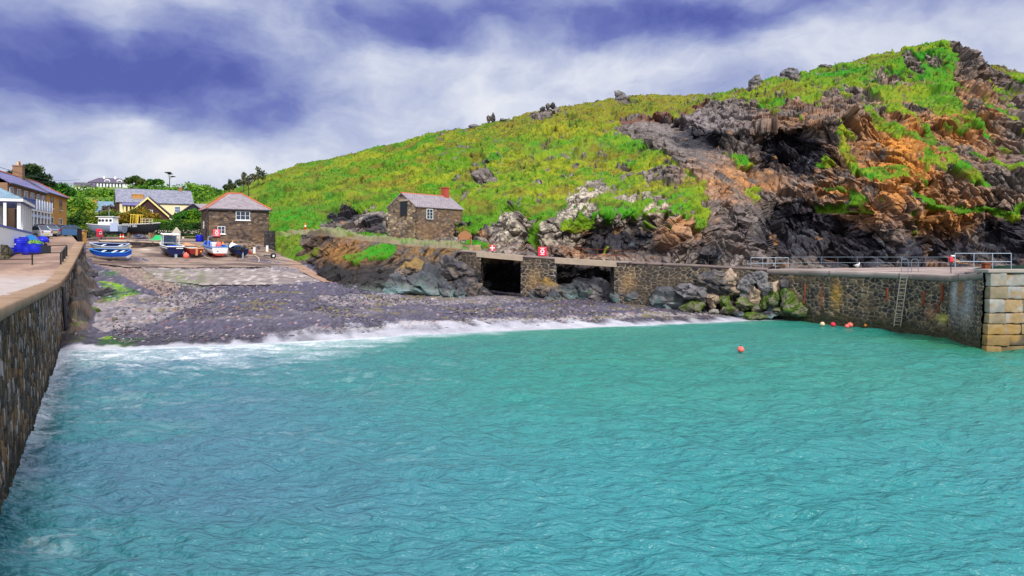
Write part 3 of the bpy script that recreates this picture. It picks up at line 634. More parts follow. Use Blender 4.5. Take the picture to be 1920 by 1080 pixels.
    gb = (fbm(X * .14, YY * .14, Z * .14, 3, 30) - .5) * 3.4 * rdg + (fbm(X * .5, YY * .5, Z * .5, 4, 31) - .5) * 2.0 * (.4 + .6 * rdg) + (np.abs(fbm(X * 1.6, YY * 1.6, Z * 1.6, 3, 32) - .5)) * .7 + (vnoise(X * 4.5, YY * 4.5, Z * 4.5, 34) - .5) * .16
    gamp = sstep(0, 4, np.abs(np.arange(len(PY)) - 98))[:, None]
    D = rock * tot * amp * farq + (1 - rock) * (gb * gamp * farq * np.where(bank, .4, 1))
    D = D - .25 * np.clip(rock - .1, 0, 1) * (1 - np.clip(rock, 0, 1)) * 3
    Pm = Pm + N * D[..., None]
    # ----- colours of turf
    X, YY, Z = Pm[..., 0], Pm[..., 1], Pm[..., 2]
    g1 = fbm(X * .10, YY * .10, Z * .16, 4, 51); g2 = fbm(X * .5, YY * .5, Z * .5, 4, 52); g3 = fbm(X * 2.2, YY * 2.2, Z * 2.2, 3, 53); g4 = hsh(np.arange(X.size).reshape(X.shape), 0 * PX.astype(int), 0 * PX.astype(int), 9)
    c = np.zeros(X.shape + (3,), np.float32); c[:] = (.185, .255, .010)
    c = cmix(c, (.28, .30, .014), sstep(.46, .68, .5 * g2 + .5 * fbm(X * .09 + 9, YY * .09, Z * .12, 4, 58)) * .95); c = cmix(c, (.085, .215, .008), sstep(.45, .57, g1) * .95)
    c = cmix(c, (.026, .215, .008), sstep(.58, .68, fbm(X * .22 + 3, YY * .22, Z * .3, 4, 55)) * .9)
    c = cmix(c, (.17, .125, .022), sstep(.50, .64, fbm(X * .3, YY * .2, Z * .6, 4, 56)) * .75)
    top = sstep(70, 10, PY - np.interp(PX, [a_ for a_, _ in RIDGE], [b_ for _, b_ in RIDGE])) * sstep(760, 1000, PX) * sstep(1380, 1300, PX)
    c = cmix(c, (.20, .155, .022), top * .65); c = cmix(c, (.11, .17, .02), sstep(800, 520, PX) * .35)
    for (cx_, cy_, rx_, ry_, s_) in [(1010, 275, 60, 22, .9), (1150, 265, 80, 22, .8), (1260, 375, 50, 30, .9), (690, 475, 60, 20, 1), (620, 430, 120, 22, .9), (870, 400, 40, 25, .6), (1500, 190, 120, 14, .8), (1620, 135, 90, 30, .6), (1770, 140, 40, 60, .9), (1830, 320, 60, 60, .7), (1650, 370, 200, 40, .6), (540, 410, 40, 30, .8), (920, 455, 50, 14, .9), (1160, 400, 60, 30, .7), (1720, 240, 60, 30, .7)]:
        c = cmix(c, (.028, .24, .008), gauss(PX, PY, cx_, cy_, rx_, ry_) * s_ * sstep(.40, .56, g2 * .6 + g3 * .4))
    for (cx_, cy_, rx_, ry_, s_) in [(1080, 250, 160, 10, .8), (1040, 330, 120, 50, .55), (1250, 330, 60, 30, .7), (1700, 200, 80, 40, .5), (1560, 185, 60, 12, .6), (1590, 260, 30, 60, .7), (780, 340, 160, 30, .3)]:
        c = cmix(c, (.33, .30, .016), gauss(PX, PY, cx_, cy_, rx_, ry_) * s_ * sstep(.38, .56, g3))
    c = cmix(c, (.040, .085, .008), sstep(.59, .70, fbm(X * .7, YY * .5, Z * .9, 4, 57)) * .6)
    c = c * (.66 + .50 * g3[..., None])
    # ----- colours of rock
    r1 = fbm(X * .3, YY * .3, Z * .3, 4, 61); r2 = fbm(X * 1.1, YY * 1.1, Z * 1.1, 4, 62); r3 = fbm(X * 3.5, YY * 3.5, Z * 3.5, 3, 63)
    k = np.zeros(X.shape + (3,), np.float32); k[:] = (.150, .125, .115)
    k = cmix(k, (.27, .225, .20), sstep(.50, .70, r2) * .8); k = cmix(k, (.10, .075, .075), sstep(.55, .75, idc) * .7)
    org = np.maximum.reduce([gauss(PX, PY, 1690, 300, 110, 120), .8 * gauss(PX, PY, 1600, 360, 120, 90), .4 * gauss(PX, PY, 1500, 220, 90, 40), .8 * gauss(PX, PY, 1770, 400, 120, 60), .6 * gauss(PX, PY, 1400, 340, 110, 40), .6 * gauss(PX, PY, 1270, 420, 60, 40), .75 * gauss(PX, PY, 1800, 230, 90, 80), .9 * gauss(PX, PY, 640, 480, 60, 28), .45 * gauss(PX, PY, 1100, 470, 80, 25)])
    k = cmix(k, (.52, .205, .028), org * sstep(.32, .56, .5 * r1 + .3 * r2 + .2 * idc + .12 * (org - .5)) * .95)
    k = cmix(k, (.48, .24, .07), org * sstep(.55, .68, r3 * .5 + r2 * .5) * .6)
    lich = np.maximum.reduce([gauss(PX, PY, 1090, 390, 70, 60), gauss(PX, PY, 1200, 380, 60, 40), .9 * gauss(PX, PY, 1040, 440, 50, 30), .8 * gauss(PX, PY, 710, 410, 30, 20), .9 * gauss(PX, PY, 960, 430, 50, 30),   .35 * gauss(PX, PY, 1310, 220, 80, 30), .6 * gauss(PX, PY, 840, 430, 20, 25), .5 * gauss(PX, PY, 1650, 150, 60, 40)])
    k = cmix(k, (.50, .44, .34), lich * sstep(.40, .60, r2 * .6 + r3 * .4) * .9)
    k = cmix(k, (.185, .155, .165), gauss(PX, PY, 1310, 225, 90, 26) * .8)
    dark = np.maximum.reduce([gauss(PX, PY, 1480, 290, 75, 50), gauss(PX, PY, 1320, 262, 70, 22), gauss(PX, PY, 1500, 430, 110, 60), gauss(PX, PY, 1600, 470, 90, 45), .9 * gauss(PX, PY, 1760, 480, 130, 45), 1.0 * gauss(PX, PY, 1890, 450, 80, 50), .9 * gauss(PX, PY, 1160, 455, 90, 30), .6 * gauss(PX, PY, 1330, 470, 60, 30), .95 * gauss(PX, PY, 640, 400, 50, 20), .8 * gauss(PX, PY, 705, 425, 25, 22), .9 * gauss(PX, PY, 880, 425, 50, 20), 1.1 * gauss(PX, PY, 940, 525, 50, 38), .8 * gauss(PX, PY, 1100, 510, 50, 18), .8 * gauss(PX, PY, 600, 505, 60, 25)])  # dark rock zones, plus shade painted into the hollows and bridge openings
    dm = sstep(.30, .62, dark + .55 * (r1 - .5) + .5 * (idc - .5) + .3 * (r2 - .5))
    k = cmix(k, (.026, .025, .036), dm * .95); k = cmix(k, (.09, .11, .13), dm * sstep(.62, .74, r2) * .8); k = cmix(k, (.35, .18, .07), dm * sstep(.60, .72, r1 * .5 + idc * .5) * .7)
    foot = bank & (PX > 600)
    k = cmix(k, (.030, .028, .032), foot * sstep(472, 512, PY + 40 * (r1 - .5)) * sstep(560, 700, PX + 100) * .9); k = cmix(k, (.16, .20, .18), foot * sstep(528, 545, PY + 20 * (r2 - .5)) * .6)
    k = cmix(k, (.27, .15, .05), foot * sstep(505, 470, PY) * sstep(.40, .58, r2) * .9)
    k = k * np.where(bank & (PX < 905), .68, 1.0)[..., None]; k = k * (.50 + 1.0 * r3[..., None]) * (.66 + .90 * idc[..., None]); k = cmix(k, (.018, .016, .017), .50 * crk)  # dark joints, with crevice shade painted into the colour along the cracks
    soil = np.exp(-((polydist(PX, PY + 5 * (r2 - .5), [(1150, 230), (1240, 221), (1290, 205), (1335, 188)])) / 4.0) ** 2) * (PX < 1330); k = cmix(k, (.16, .055, .03), soil * .8)
    rk = sstep(.35, .65, rock + .5 * (g3 - .5))[..., None]
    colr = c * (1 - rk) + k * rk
    prow = (np.arange(len(PY)) >= 90) & (np.arange(len(PY)) <= 103)                       # the footpath along the bank
    pth = prow[:, None] * sstep(500, 560, PX) * sstep(905, 860, PX) * sstep(.36, .5, g2 * .5 + g3 * .5 + .12 * sstep(620, 560, PX)); colr = cmix(colr, (.27, .21, .15), pth * .7)
    # ----- land behind the skyline, out of sight from the quay
    last = Pm[-1]; back = []
    for kk in range(1, 14):
        d = kk / 13; p = last.copy(); p[:, 1] += 4 + 110 * d; p[:, 0] *= p[:, 1] / last[:, 1]; p[:, 2] = lerp(last[:, 2], last[:, 2] * .25, d ** 1.6) - .3 + (fbm(p[:, 0] * .1, p[:, 1] * .1, 0 * p[:, 0], 3, 5) - .5) * 2; back.append(p)
    V = np.concatenate([Pm, np.array(back)], 0); cb = np.broadcast_to(colr[-1], (13,) + colr[-1].shape)
    V[..., 2] = np.maximum(V[..., 2], -2)
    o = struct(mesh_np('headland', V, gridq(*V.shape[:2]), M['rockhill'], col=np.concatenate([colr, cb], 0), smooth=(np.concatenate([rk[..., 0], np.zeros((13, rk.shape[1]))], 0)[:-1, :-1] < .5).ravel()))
    TUFT.update(P=Pm, rock=rk[..., 0], col=c, PX=PX, PY=PY, bank=bank, pth=pth, N=N)
build_headland()
def hill_at(px, py):
    """nearest surface point of the headland that shows at a photo coordinate"""
    Pm = TUFT['P']; qx = CX + Pm[..., 0] / Pm[..., 1] * F; qy = HY - (Pm[..., 2] - CH) / Pm[..., 1] * F
    i = np.argmin((qx - px) ** 2 + (qy - py) ** 2 + .02 * Pm[..., 1]); return Vector([float(v) for v in Pm.reshape(-1, 3)[i]])

def build_grass():
    rng = np.random.default_rng(4); Pm = TUFT['P']; ok = (TUFT['rock'] < .4) & (TUFT['pth'] < .3) & (TUFT['PX'] > 340) & (TUFT['PX'] < 1980)
    idx = np.flatnonzero(ok.ravel()); n = 14000; sel = rng.choice(idx, n)
    base = Pm.reshape(-1, 3)[sel] + rng.normal(0, .06, (n, 3)); col = TUFT['col'].reshape(-1, 3)[sel] * rng.uniform(.85, 1.12, (n, 1))
    hgt = rng.uniform(.10, .26, n) * np.clip(base[:, 1] / 110, .8, 1.4)
    V, Cc = [], []
    for b_ in range(4):
        an = rng.uniform(0, 6.28, n); lean = rng.uniform(.2, 1.0, n) * hgt; wd = rng.uniform(.03, .07, n) * np.clip(base[:, 1] / 100, .8, 1.6)
        side = np.stack([np.cos(an + 1.57), np.sin(an + 1.57), 0 * an], -1) * wd[:, None]
        tip = base + np.stack([np.cos(an) * lean, np.sin(an) * lean, hgt], -1); root = base - np.array([0, 0, .08])
        V.append(np.stack([root - side, root + side, tip], 1)); Cc.append(np.stack([col, col, col * 1.1], 1))
    V = np.concatenate(V).reshape(-1, 3); Cc = np.concatenate(Cc).reshape(-1, 3)
    tag(mesh_np('grass', V, np.arange(len(V)).reshape(-1, 3), M['grass'], col=Cc, smooth=False), 'rough tussocky yellow-green grass covering the headland slope', 'grass', kind='stuff')
build_grass()

# ------------------------------------------------------------------ wooded valley side behind the village
VC = {-400: [(440, 135), (405, 165), (378, 225), (360, 300)], 60: [(440, 135), (405, 165), (382, 225), (362, 300)], 150: [(441, 135), (405, 165), (380, 230), (353, 300)], 230: [(442, 136), (405, 175), (376, 235), (352, 300)], 300: [(444, 136), (405, 175), (376, 232), (350, 290)], 350: [(446, 136), (412, 165), (380, 215), (354, 265)], 400: [(450, 138), (418, 162), (388, 205), (360, 245)], 440: [(452, 140), (420, 160), (392, 205), (356, 240)], 560: [(452, 150), (430, 170), (400, 210), (372, 240)]}
VAL = {}
def build_valley():
    px = np.linspace(-400, 560, 300); keys = sorted(VC); PY, YY = [], []
    rows = [(np.interp(px, keys, [VC[k][r][0] for k in keys]), np.interp(px, keys, [VC[k][r][1] for k in keys])) for r in range(4)]
    for i in range(3):
        for k in range(40): t = k / 40; PY.append(lerp(rows[i][0], rows[i + 1][0], t)); YY.append(lerp(rows[i][1], rows[i + 1][1], t))
    PY.append(rows[3][0]); YY.append(rows[3][1]); PY, YY = np.array(PY), np.array(YY); PX = np.broadcast_to(px, PY.shape)
    X = (PX - CX) / F * YY; Z = CH - (PY - HY) / F * YY
    z0 = np.stack([X[0], YY[0] - 26, Z[0] * 0 + 8.0], -1)[None]       # flat ground towards the yard
    bk = np.stack([X[-1] * 1.35, YY[-1] * 1.35, Z[-1] * .55], -1)[None]
    V = np.concatenate([z0, np.stack([X, YY, Z], -1), bk], 0); V[1:-1, :, 2] += (fbm(X * .12, YY * .12, 0 * X, 4, 3) - .5) * 1.5
    g = fbm(V[..., 0] * .08, V[..., 1] * .08, V[..., 2] * .1, 4, 8); c = np.zeros(V.shape, np.float32); c[:] = (.045, .12, .012); c = cmix(c, (.13, .21, .015), sstep(.45, .6, g))
    struct(mesh_np('valley_hillside', V, gridq(*V.shape[:2]), M['rockhill'], col=c)); VAL.update(P=V)
build_valley()
def val_at(px, py):
    Pm = VAL['P']; qx = CX + Pm[..., 0] / Pm[..., 1] * F; qy = HY - (Pm[..., 2] - CH) / Pm[..., 1] * F
    i = np.argmin((qx - px) ** 2 + (qy - py) ** 2); return Vector([float(v) for v in Pm.reshape(-1, 3)[i]])

def leaves(blobs, n, size, cols, seed, flat=.0):
    """leaf-sized quads through a set of ellipsoids; returns verts, quads, colours"""
    rng = np.random.default_rng(seed); blobs = np.array(blobs, float); vol = np.prod(blobs[:, 3:6], 1) ** .7; pick = rng.choice(len(blobs), n, p=vol / vol.sum())
    d = rng.normal(size=(n, 3)); d /= np.linalg.norm(d, axis=1, keepdims=True); r = rng.uniform(0, 1, n) ** .33 * rng.uniform(.82, 1.12, n)
    C = blobs[pick, :3] + d * r[:, None] * blobs[pick, 3:6]
    u = rng.normal(size=(n, 3)); u[:, 2] *= (1 - flat); u /= np.linalg.norm(u, axis=1, keepdims=True); v = np.cross(u, rng.normal(size=(n, 3))); v[:, 2] *= (1 - .5 * flat); v /= np.linalg.norm(v, axis=1, keepdims=True)
    s = size * rng.uniform(.6, 1.3, n)[:, None]; V = np.stack([C - u * s - v * s * .45, C + u * s - v * s * .25, C + u * s * .9 + v * s * .5, C - u * s * .8 + v * s * .45], 1)
    cl = np.array(cols, float); t = fbm(C[:, 0] * .7, C[:, 1] * .7, C[:, 2] * .7, 3, seed); t = np.clip((t - .32) / .36 + rng.normal(0, .16, n), 0, .999) * (len(cl) - 1)
    k = np.floor(t).astype(int); fr = (t - k)[:, None]; col = cl[k] * (1 - fr) + cl[np.minimum(k + 1, len(cl) - 1)] * fr
    return V.reshape(-1, 3), np.arange(4 * n).reshape(-1, 4), np.repeat(col, 4, 0)
GREENS = [(.014, .055, .010), (.040, .145, .012), (.095, .24, .014), (.19, .32, .018)]
def build_woodland():
    rng = np.random.default_rng(12); Vs, Qs, Cs, off = [], [], [], 0
    Pm = VAL['P'][1:-1]
    for k in range(420):
        i, j = rng.integers(2, Pm.shape[0]), rng.integers(40, 290); p = Pm[i, j]; s = rng.uniform(1.0, 2.4) * (p[1] / 200) * (1.0 if i < 110 else .7)
        pxq = CX + p[0] / p[1] * F
        if 130 < pxq < 235 and p[1] > 265: continue
        if i < 14: continue
        V, Q, C = leaves([(p[0], p[1], p[2] + s * .5, s * 1.5, s * 1.2, s), (p[0] + s, p[1], p[2] + s * .3, s, s, s * .8)], 170, .34 * p[1] / 200, GREENS if rng.random() < .7 else [(.03, .09, .01), (.10, .22, .012), (.22, .33, .02)], int(k))
        Vs.append(V); Qs.append(Q + off); Cs.append(C); off += len(V)
    tag(mesh_np('woodland', np.concatenate(Vs), np.concatenate(Qs), M['leaf'], col=np.concatenate(Cs), smooth=False), 'thick green scrub and low woodland covering the valley side behind the village', 'woodland', kind='stuff')
build_woodland()
def tree(name, label, base, h, blobs, n, size, cols, seed, group=None, cat='tree', trunk_r=.22, limbs=True, flat=0, bare=0):
    """tapered trunk with limbs running into each crown blob, and a crown of leaves; blobs relative to the base"""
    t = thing(name, label, cat, tuple(base), group=group); mb = MB(); rng = random.Random(seed)
    fork = Vector((0, 0, h * .45)); mb.tube((0, 0, -.6), fork, trunk_r, trunk_r * .65, 7)
    for b_ in blobs:
        tip = Vector(b_[:3]); mid = fork.lerp(tip, .55) + Vector((rng.uniform(-.2, .2), rng.uniform(-.2, .2), rng.uniform(0, .3)))
        mb.tube(fork, mid, trunk_r * .5, trunk_r * .32, 5); mb.tube(mid, tip, trunk_r * .32, trunk_r * .1, 5)
        for q_ in range(3 + bare): mb.tube(mid.lerp(tip, rng.uniform(.2, 1)), tip + Vector((rng.uniform(-1, 1) * b_[3], rng.uniform(-1, 1) * b_[4], rng.uniform(-.3, 1) * b_[5])), trunk_r * .16, trunk_r * .05, 4)
    mb.build('trunk', M['bark'], t, fix=False)
    V, Q, C = leaves(blobs, n, size, cols, seed, flat); mesh_np('crown', V, Q, M['leaf'], t, C, smooth=False); return t
DARK = [(.006, .020, .010), (.014, .045, .016), (.035, .075, .02), (.07, .11, .03)]
BROWNG = [(.03, .05, .012), (.07, .11, .02), (.14, .15, .03)]
b0 = Vector(P(54, 366, 150)); tree('cypress_tree', 'dark spreading cypress tree rising behind the chimney of the slate-roofed terrace', b0, 5.5, [(-2.2, 0, 4.0, 2.6, 2, 1.1), (.3, 0, 5.2, 2.6, 2, 1.1), (2.2, 0, 3.6, 2.2, 2, 1.0), (3.9, 0, 2.3, 1.5, 1.5, .7), (-4.2, 0, 2.9, 1.4, 1.2, .45), (0, 0, 2.6, 3.2, 2, 1.3)], 5200, .24, DARK, 3, trunk_r=.4, flat=.5)
b0 = Vector(P(112, 372, 180)); tree('broadleaf_tree', 'bushy dark green tree right of the spreading cypress on the hillside', b0, 4, [(0, 0, 2.2, 2.4, 2, 1.6), (2.2, 0, 1.6, 1.6, 1.5, 1.1), (-1.6, 0, 1.5, 1.6, 1.5, 1.2)], 2400, .26, GREENS[:3], 4)
b0 = Vector(P(249, 352, 280)); tree('broadleaf_tree', 'round dark tree close to the right end of the white hilltop house', b0, 4.4, [(-1.4, 0, 2.6, 1.8, 1.6, 1.2), (1.0, 0, 3.2, 2.2, 1.6, 1.3), (2.4, 0, 2.0, 1.4, 1.5, 1.1)], 2200, .3, [(.012, .04, .012), (.035, .09, .018), (.09, .12, .02)], 5, 'skyline trees on the valley hill')
b0 = Vector(P(271, 353, 280)); tree('broadleaf_tree', 'small wind-leaning brown-green tree between the round skyline trees', b0, 4, [(-.6, 0, 2.6, 1.2, 1.2, 1.0), (.9, 0, 1.6, 1.6, 1.2, .9)], 1200, .28, BROWNG, 6, 'skyline trees on the valley hill')
b0 = Vector(P(290, 352, 280)); tree('broadleaf_tree', 'wide low green tree on the skyline left of the bare flat-topped pine', b0, 3.5, [(-1.4, 0, 2.0, 1.8, 1.5, 1.1), (1.4, 0, 2.2, 2.0, 1.5, 1.1)], 1900, .3, GREENS[:3], 7, 'skyline trees on the valley hill')
b0 = Vector(P(318, 348, 275)); tree('flat_topped_pine', 'thin bare-stemmed flat-topped pine standing alone on the skyline', b0, 5.2, [(-.5, 0, 4.8, 1.3, .9, .22), (1.1, 0, 3.3, .9, .7, .2), (.2, 0, 4.3, 1.0, .8, .2)], 420, .22, DARK, 8, trunk_r=.2, flat=.8, bare=3)
for k, (px, py, s, lab) in enumerate([(431, 354, 1.0, 'lowest and leftmost of the three wispy shrubs on the hill shoulder behind the net store'), (457, 347, 1.25, 'middle wispy shrub on the hill shoulder, beside the top of the wooden pole'), (484, 338, 1.35, 'highest and rightmost of the three wispy shrubs on the hill shoulder')]):
    tree('wispy_shrub', lab, Vector(P(px, py + 7, 178)), 1.6 * s, [(-.8 * s, 0, 1.2 * s, .9 * s, .8, .7 * s), (.7 * s, 0, 1.6 * s, .8 * s, .8, .9 * s), (0, 0, 2.4 * s, .5 * s, .6, .8 * s)], 650, .2, [(.03, .06, .02), (.08, .10, .04), (.14, .13, .05)], 20 + k, 'wispy shrubs on the hill shoulder', 'shrub', trunk_r=.12, bare=6)
mb = MB(); pb = Vector(P(466, 378, 150)); mb.tube((0, 0, -1), (0, 0, 4.4), .13, .10, 7); mb.box(-.6, .6, -.05, .05, 4.0, 4.12)
tag(mb.build('telegraph_pole', M['bark'], loc=tuple(pb)), 'plain wooden telegraph pole on the slope behind the net store', 'pole')
def hedge(name, label, cat, boxes, n, size, cols, seed, loc=None):
    V, Q, C = leaves(boxes, n, size, cols, seed); b_ = np.array(boxes); loc = (float(b_[:, 0].mean()), float(b_[:, 1].mean()), float((b_[:, 2] - b_[:, 5]).min())) if loc is None else loc
    return tag(mesh_np(name, V, Q, M['leaf'], col=C, smooth=False, loc=loc), label, cat)
def hb(px, py, Y, rx, rz): p = P(px, py, Y); return (p[0], p[1], p[2], rx, 1.4, rz)
hedge('shrub_thicket', 'big dense green thicket behind the blue car and the boat yard', 'shrubs', [hb(140, 420, 124, 1.8, 1.6), hb(160, 415, 124, 2.2, 1.9), hb(180, 418, 124, 2.2, 1.7), hb(205, 413, 124, 2.4, 1.7), hb(150, 432, 123, 2, 1), hb(190, 432, 123, 2.6, 1), hb(228, 416, 123, 2.0, 1.5)], 9000, .2, [(.010, .035, .006), (.04, .10, .010), (.10, .19, .015), (.20, .22, .02)], 31)
hedge('flowering_shrub', 'orange-tinged bush in front of the brown gable', 'shrub', [hb(240, 408, 122, 1.6, 1.0), hb(262, 402, 122, 1.8, 1.3), hb(284, 408, 122, 1.5, .9)], 3200, .17, [(.06, .09, .01), (.17, .16, .015), (.30, .17, .02)], 32)
hedge('hedge', 'clipped green hedge along the top of the planted wall behind the yard', 'hedge', [hb(x, 418, 119.4, .8, .55) for x in range(290, 378, 8)], 5200, .14, [(.02, .07, .008), (.06, .16, .012), (.15, .24, .015)], 33)
hedge('round_shrub', 'rounded bright green shrub at the right end of the cream house', 'shrub', [hb(337, 408, 124, 1.1, .9), hb(350, 406, 124, 1.2, 1.0), hb(366, 404, 124, 1.3, 1.1)], 3000, .17, [(.02, .10, .008), (.05, .19, .012), (.14, .28, .015)], 34)
hedge('red_leaved_shrub', 'dull purple-red shrub beside the pale blue roofed cottage', 'shrub', [hb(205, 397, 138, 1.5, 1.2)], 900, .2, [(.05, .03, .035), (.12, .07, .06)], 35)
hedge('pale_tree_bush', 'pale yellow-green bush on the slope left of the cottage chimney', 'shrub', [hb(150, 392, 150, 2.2, 1.6), hb(166, 386, 150, 1.6, 1.3)], 2400, .22, [(.06, .17, .012), (.16, .28, .02), (.30, .40, .05)], 36)
# ------------------------------------------------------------------ stone walling
def stone_face(path, z0f, z1f, sw, sh, pal, mortar, res=(.06, .06), disp=.05, seed=0, batter=0., stains=(), mort_w=.13, algae=None, jit=.85, flip=False, warm=None):
    """a wall face along a plan polyline: irregular stones standing proud of mortar. returns V, Q, C"""
    path = np.array(path, float); seg = np.hypot(*np.diff(path, axis=0).T); s_ = np.concatenate([[0], np.cumsum(seg)]); L = s_[-1]
    nu = max(2, int(L / res[0])); zt = np.array([z1f(t) for t in np.linspace(0, L, nu)]); zb = np.array([z0f(t) for t in np.linspace(0, L, nu)])
    nv = max(2, int((zt - zb).max() / res[1])); u = np.linspace(0, L, nu); t = np.linspace(0, 1, nv)
    S, T = np.meshgrid(u, t); ZZ = zb[None] + (zt - zb)[None] * T
    bx, by = np.interp(u, s_, path[:, 0]), np.interp(u, s_, path[:, 1]); tx, ty = np.gradient(bx), np.gradient(by); ln = np.hypot(tx, ty); nx, ny = ty / ln, -tx / ln
    if flip: nx, ny = -nx, -ny
    wob = fbm(S * .9, ZZ * .9, 0 * S, 3, seed + 5) - .5
    F1, F2, cid, *_ = worley((S + wob * sw) / sw, (ZZ + wob * sh * .6) / sh, 0 * S, seed, 2, jit)
    h1 = hsh(cid, cid * 0, cid * 0, seed + 1); h2 = hsh(cid, cid * 0, cid * 0 + 1, seed + 1); mo = np.clip(1 - (F2 - F1) / mort_w, 0, 1)
    d = disp * ((1 - mo) * (.55 + .9 * h1) + .5 * (fbm(S * 3, ZZ * 3, 0 * S, 3, seed + 9) - .5)) + batter * (zt[None] - ZZ)
    pal = np.array(pal, np.float32); k = np.minimum((h2 * len(pal)).astype(int), len(pal) - 1); C = pal[k] * (.65 + .7 * h1[..., None])
    fn = fbm(S * 2.2, ZZ * 2.2, 0 * S, 4, seed + 3); C = C * (.55 + .9 * fn[..., None])
    C = cmix(C, mortar, sstep(.35, .8, mo) * (.35 + .9 * fn) * .9)
    for (ss, zz, rs, rz, cc, am) in stains: C = cmix(C, cc, am * gauss(S, ZZ, ss, zz, rs, rz) * sstep(.3, .6, fn + .25))
    if warm: C = cmix(C, warm, .5 * sstep(.52, .66, fbm(S * .5, ZZ * .5, 0 * S, 4, seed + 30)))
    if algae:
        ag = sstep(algae[1], algae[0], ZZ + (fn - .5) * 1.2); C = cmix(C, algae[2], ag * algae[3])
    V = np.stack([bx[None] + nx[None] * d, by[None] + ny[None] * d, ZZ], -1)
    return V.reshape(-1, 3), gridq(nv, nu), C.reshape(-1, 3)
def join(parts):
    off, V, Q, C = 0, [], [], []
    for v, q_, c in parts: V.append(v); Q.append(q_ + off); C.append(c); off += len(v)
    return np.concatenate(V), np.concatenate(Q), np.concatenate(C)
def ribbon(path, zf, prof, seg, pal, seed, res=.25, flip=False):
    """a kerb of dressed stones: profile (out, up) swept along a plan polyline; shade changes stone by stone"""
    path = np.array(path, float); sl = np.hypot(*np.diff(path, axis=0).T); s_ = np.concatenate([[0], np.cumsum(sl)]); L = s_[-1]; n = int(L / res) + 1; u = np.linspace(0, L, n)
    bx, by = np.interp(u, s_, path[:, 0]), np.interp(u, s_, path[:, 1]); tx, ty = np.gradient(bx), np.gradient(by); ln = np.hypot(tx, ty); nx, ny = ty / ln, -tx / ln
    if flip: nx, ny = -nx, -ny
    z = np.array([zf(a) for a in u]); prof = np.array(prof, float); k = len(prof); jn = np.abs((u / seg) % 1 - .5) > .5 - .04 / seg * res * 4
    V = np.zeros((k, n, 3)); cid = np.floor(u / seg).astype(np.int64); h = hsh(cid, cid * 0, cid * 0, seed); C = np.zeros((k, n, 3), np.float32)
    for i, (o_, up_) in enumerate(prof):
        V[i, :, 0] = bx + nx * o_; V[i, :, 1] = by + ny * o_; V[i, :, 2] = z + up_ + (h - .5) * .03
        fn = fbm(u * 1.5, 0 * u + i * 1.7, 0 * u, 4, seed + 2); C[i] = lerp(np.array(pal[0]), np.array(pal[1]), h[:, None]) * (.7 + .6 * fn[:, None]); C[i][jn] *= .35
    return V.reshape(-1, 3), gridq(k, n), C.reshape(-1, 3)
def top_label(o, label, cat, group=None): return tag(o, label, cat, group)

# ------------------------------------------------------------------ the left quay
QP = [(-7.2, 8.0), (-13.6, 19.8), (-30.4, 50.0), (-46.9, 81.6)]; QS = np.concatenate([[0], np.cumsum(np.hypot(*np.diff(np.array(QP), axis=0).T))])
qy_of = lambda s: np.interp(s, QS, [p[1] for p in QP])
ZC = lambda s: float(qz(qy_of(s)))
t = thing('quay_wall', 'tall dark slate quay wall with a brown coping along the left of the harbour', 'quay wall', (-30.4, 50, 0))
pal = [(.045, .036, .026), (.095, .066, .040), (.032, .029, .029), (.15, .10, .055), (.06, .053, .05), (.045, .036, .026), (.19, .105, .04), (.032, .029, .029), (.25, .23, .22)]
fb1 = stone_face(QP, lambda s: min(-1.2 + .0 * s, 0) if qy_of(s) < 52 else float(np.interp(qy_of(s), [52, 60, 82], [-.6, 1.0, 5.0])), lambda s: ZC(s) - .30,   .105, .46, pal, (.012, .011, .011), (.036, .055), .07, 3, .03, algae=(.0, 1.0, (.020, .020, .014), .8), mort_w=.2, stains=[(s0, 3.2, .25, 1.2, (.42, .42, .44), .6) for s0 in np.linspace(28, 84, 26) + np.random.default_rng(2).normal(0, .6, 26)])
mesh_np('wall_face', *fb1[:2], M['stone'], t, fb1[2], loc=None).location = (30.4, -50, 0)
rb = ribbon(QP, ZC, [(.02, -.36), (.14, -.34), (.15, -.05), (.11, 0), (-.75, .015)], 1.5, [(.29, .18, .11), (.37, .245, .16)], 5, .12)
mesh_np('coping', *rb[:2], M['concrete'], t, rb[2]).location = (30.4, -50, 0)
mb = MB(); a = Vector((-31.2, 51.8, 0)); mb.tube((a.x + .30, a.y, .3), (a.x + .05, a.y, 3.9), .11, n=6); mb.build('fender_post', M['iron'], t, loc=(30.4, -50, 0))
def build_quay_top():
    Ys = np.concatenate([np.linspace(6, 60, 110), np.linspace(60, 100, 90)[1:], np.linspace(100, 126, 20)[1:]]); f = np.linspace(0, 1, 90)
    ex = np.interp(Ys, [8, 19.8, 50, 81.6, 92, 126], [-7.2, -13.6, -30.4, -46.9, -53.5, -70]) - .60
    FF, YY = np.meshgrid(f, Ys); X = ex[:, None] + (np.minimum(-95, ex - 30)[:, None] - ex[:, None]) * FF ** 1.5
    n1_ = fbm(X * .4, YY * .25, 0 * X, 4, 3); n2_ = fbm(X * 2, YY * 2, 0 * X, 4, 4)
    c = np.zeros(X.shape + (3,), np.float32); c[:] = (.36, .235, .175); c = cmix(c, (.22, .135, .105), sstep(.45, .65, n1_) * .8); c = cmix(c, (.46, .40, .38), sstep(46, 58, YY) * 0 + sstep(58, 50, YY) * .8); c = c * (.75 + .5 * n2_[..., None])
    for yl in (47, 52.5, 58, 64, 70, 77): c = cmix(c, (.07, .05, .04), sstep(.10, .04, np.abs(YY - yl - .1 * X * .2)) * .7)
    Z = qz(YY) - .012 + (n1_ - .5) * .05 * (FF > .01)
    struct(mesh_np('quay_paving', np.stack([X, YY, Z], -1), gridq(*X.shape), M['concrete'], col=c))
build_quay_top()
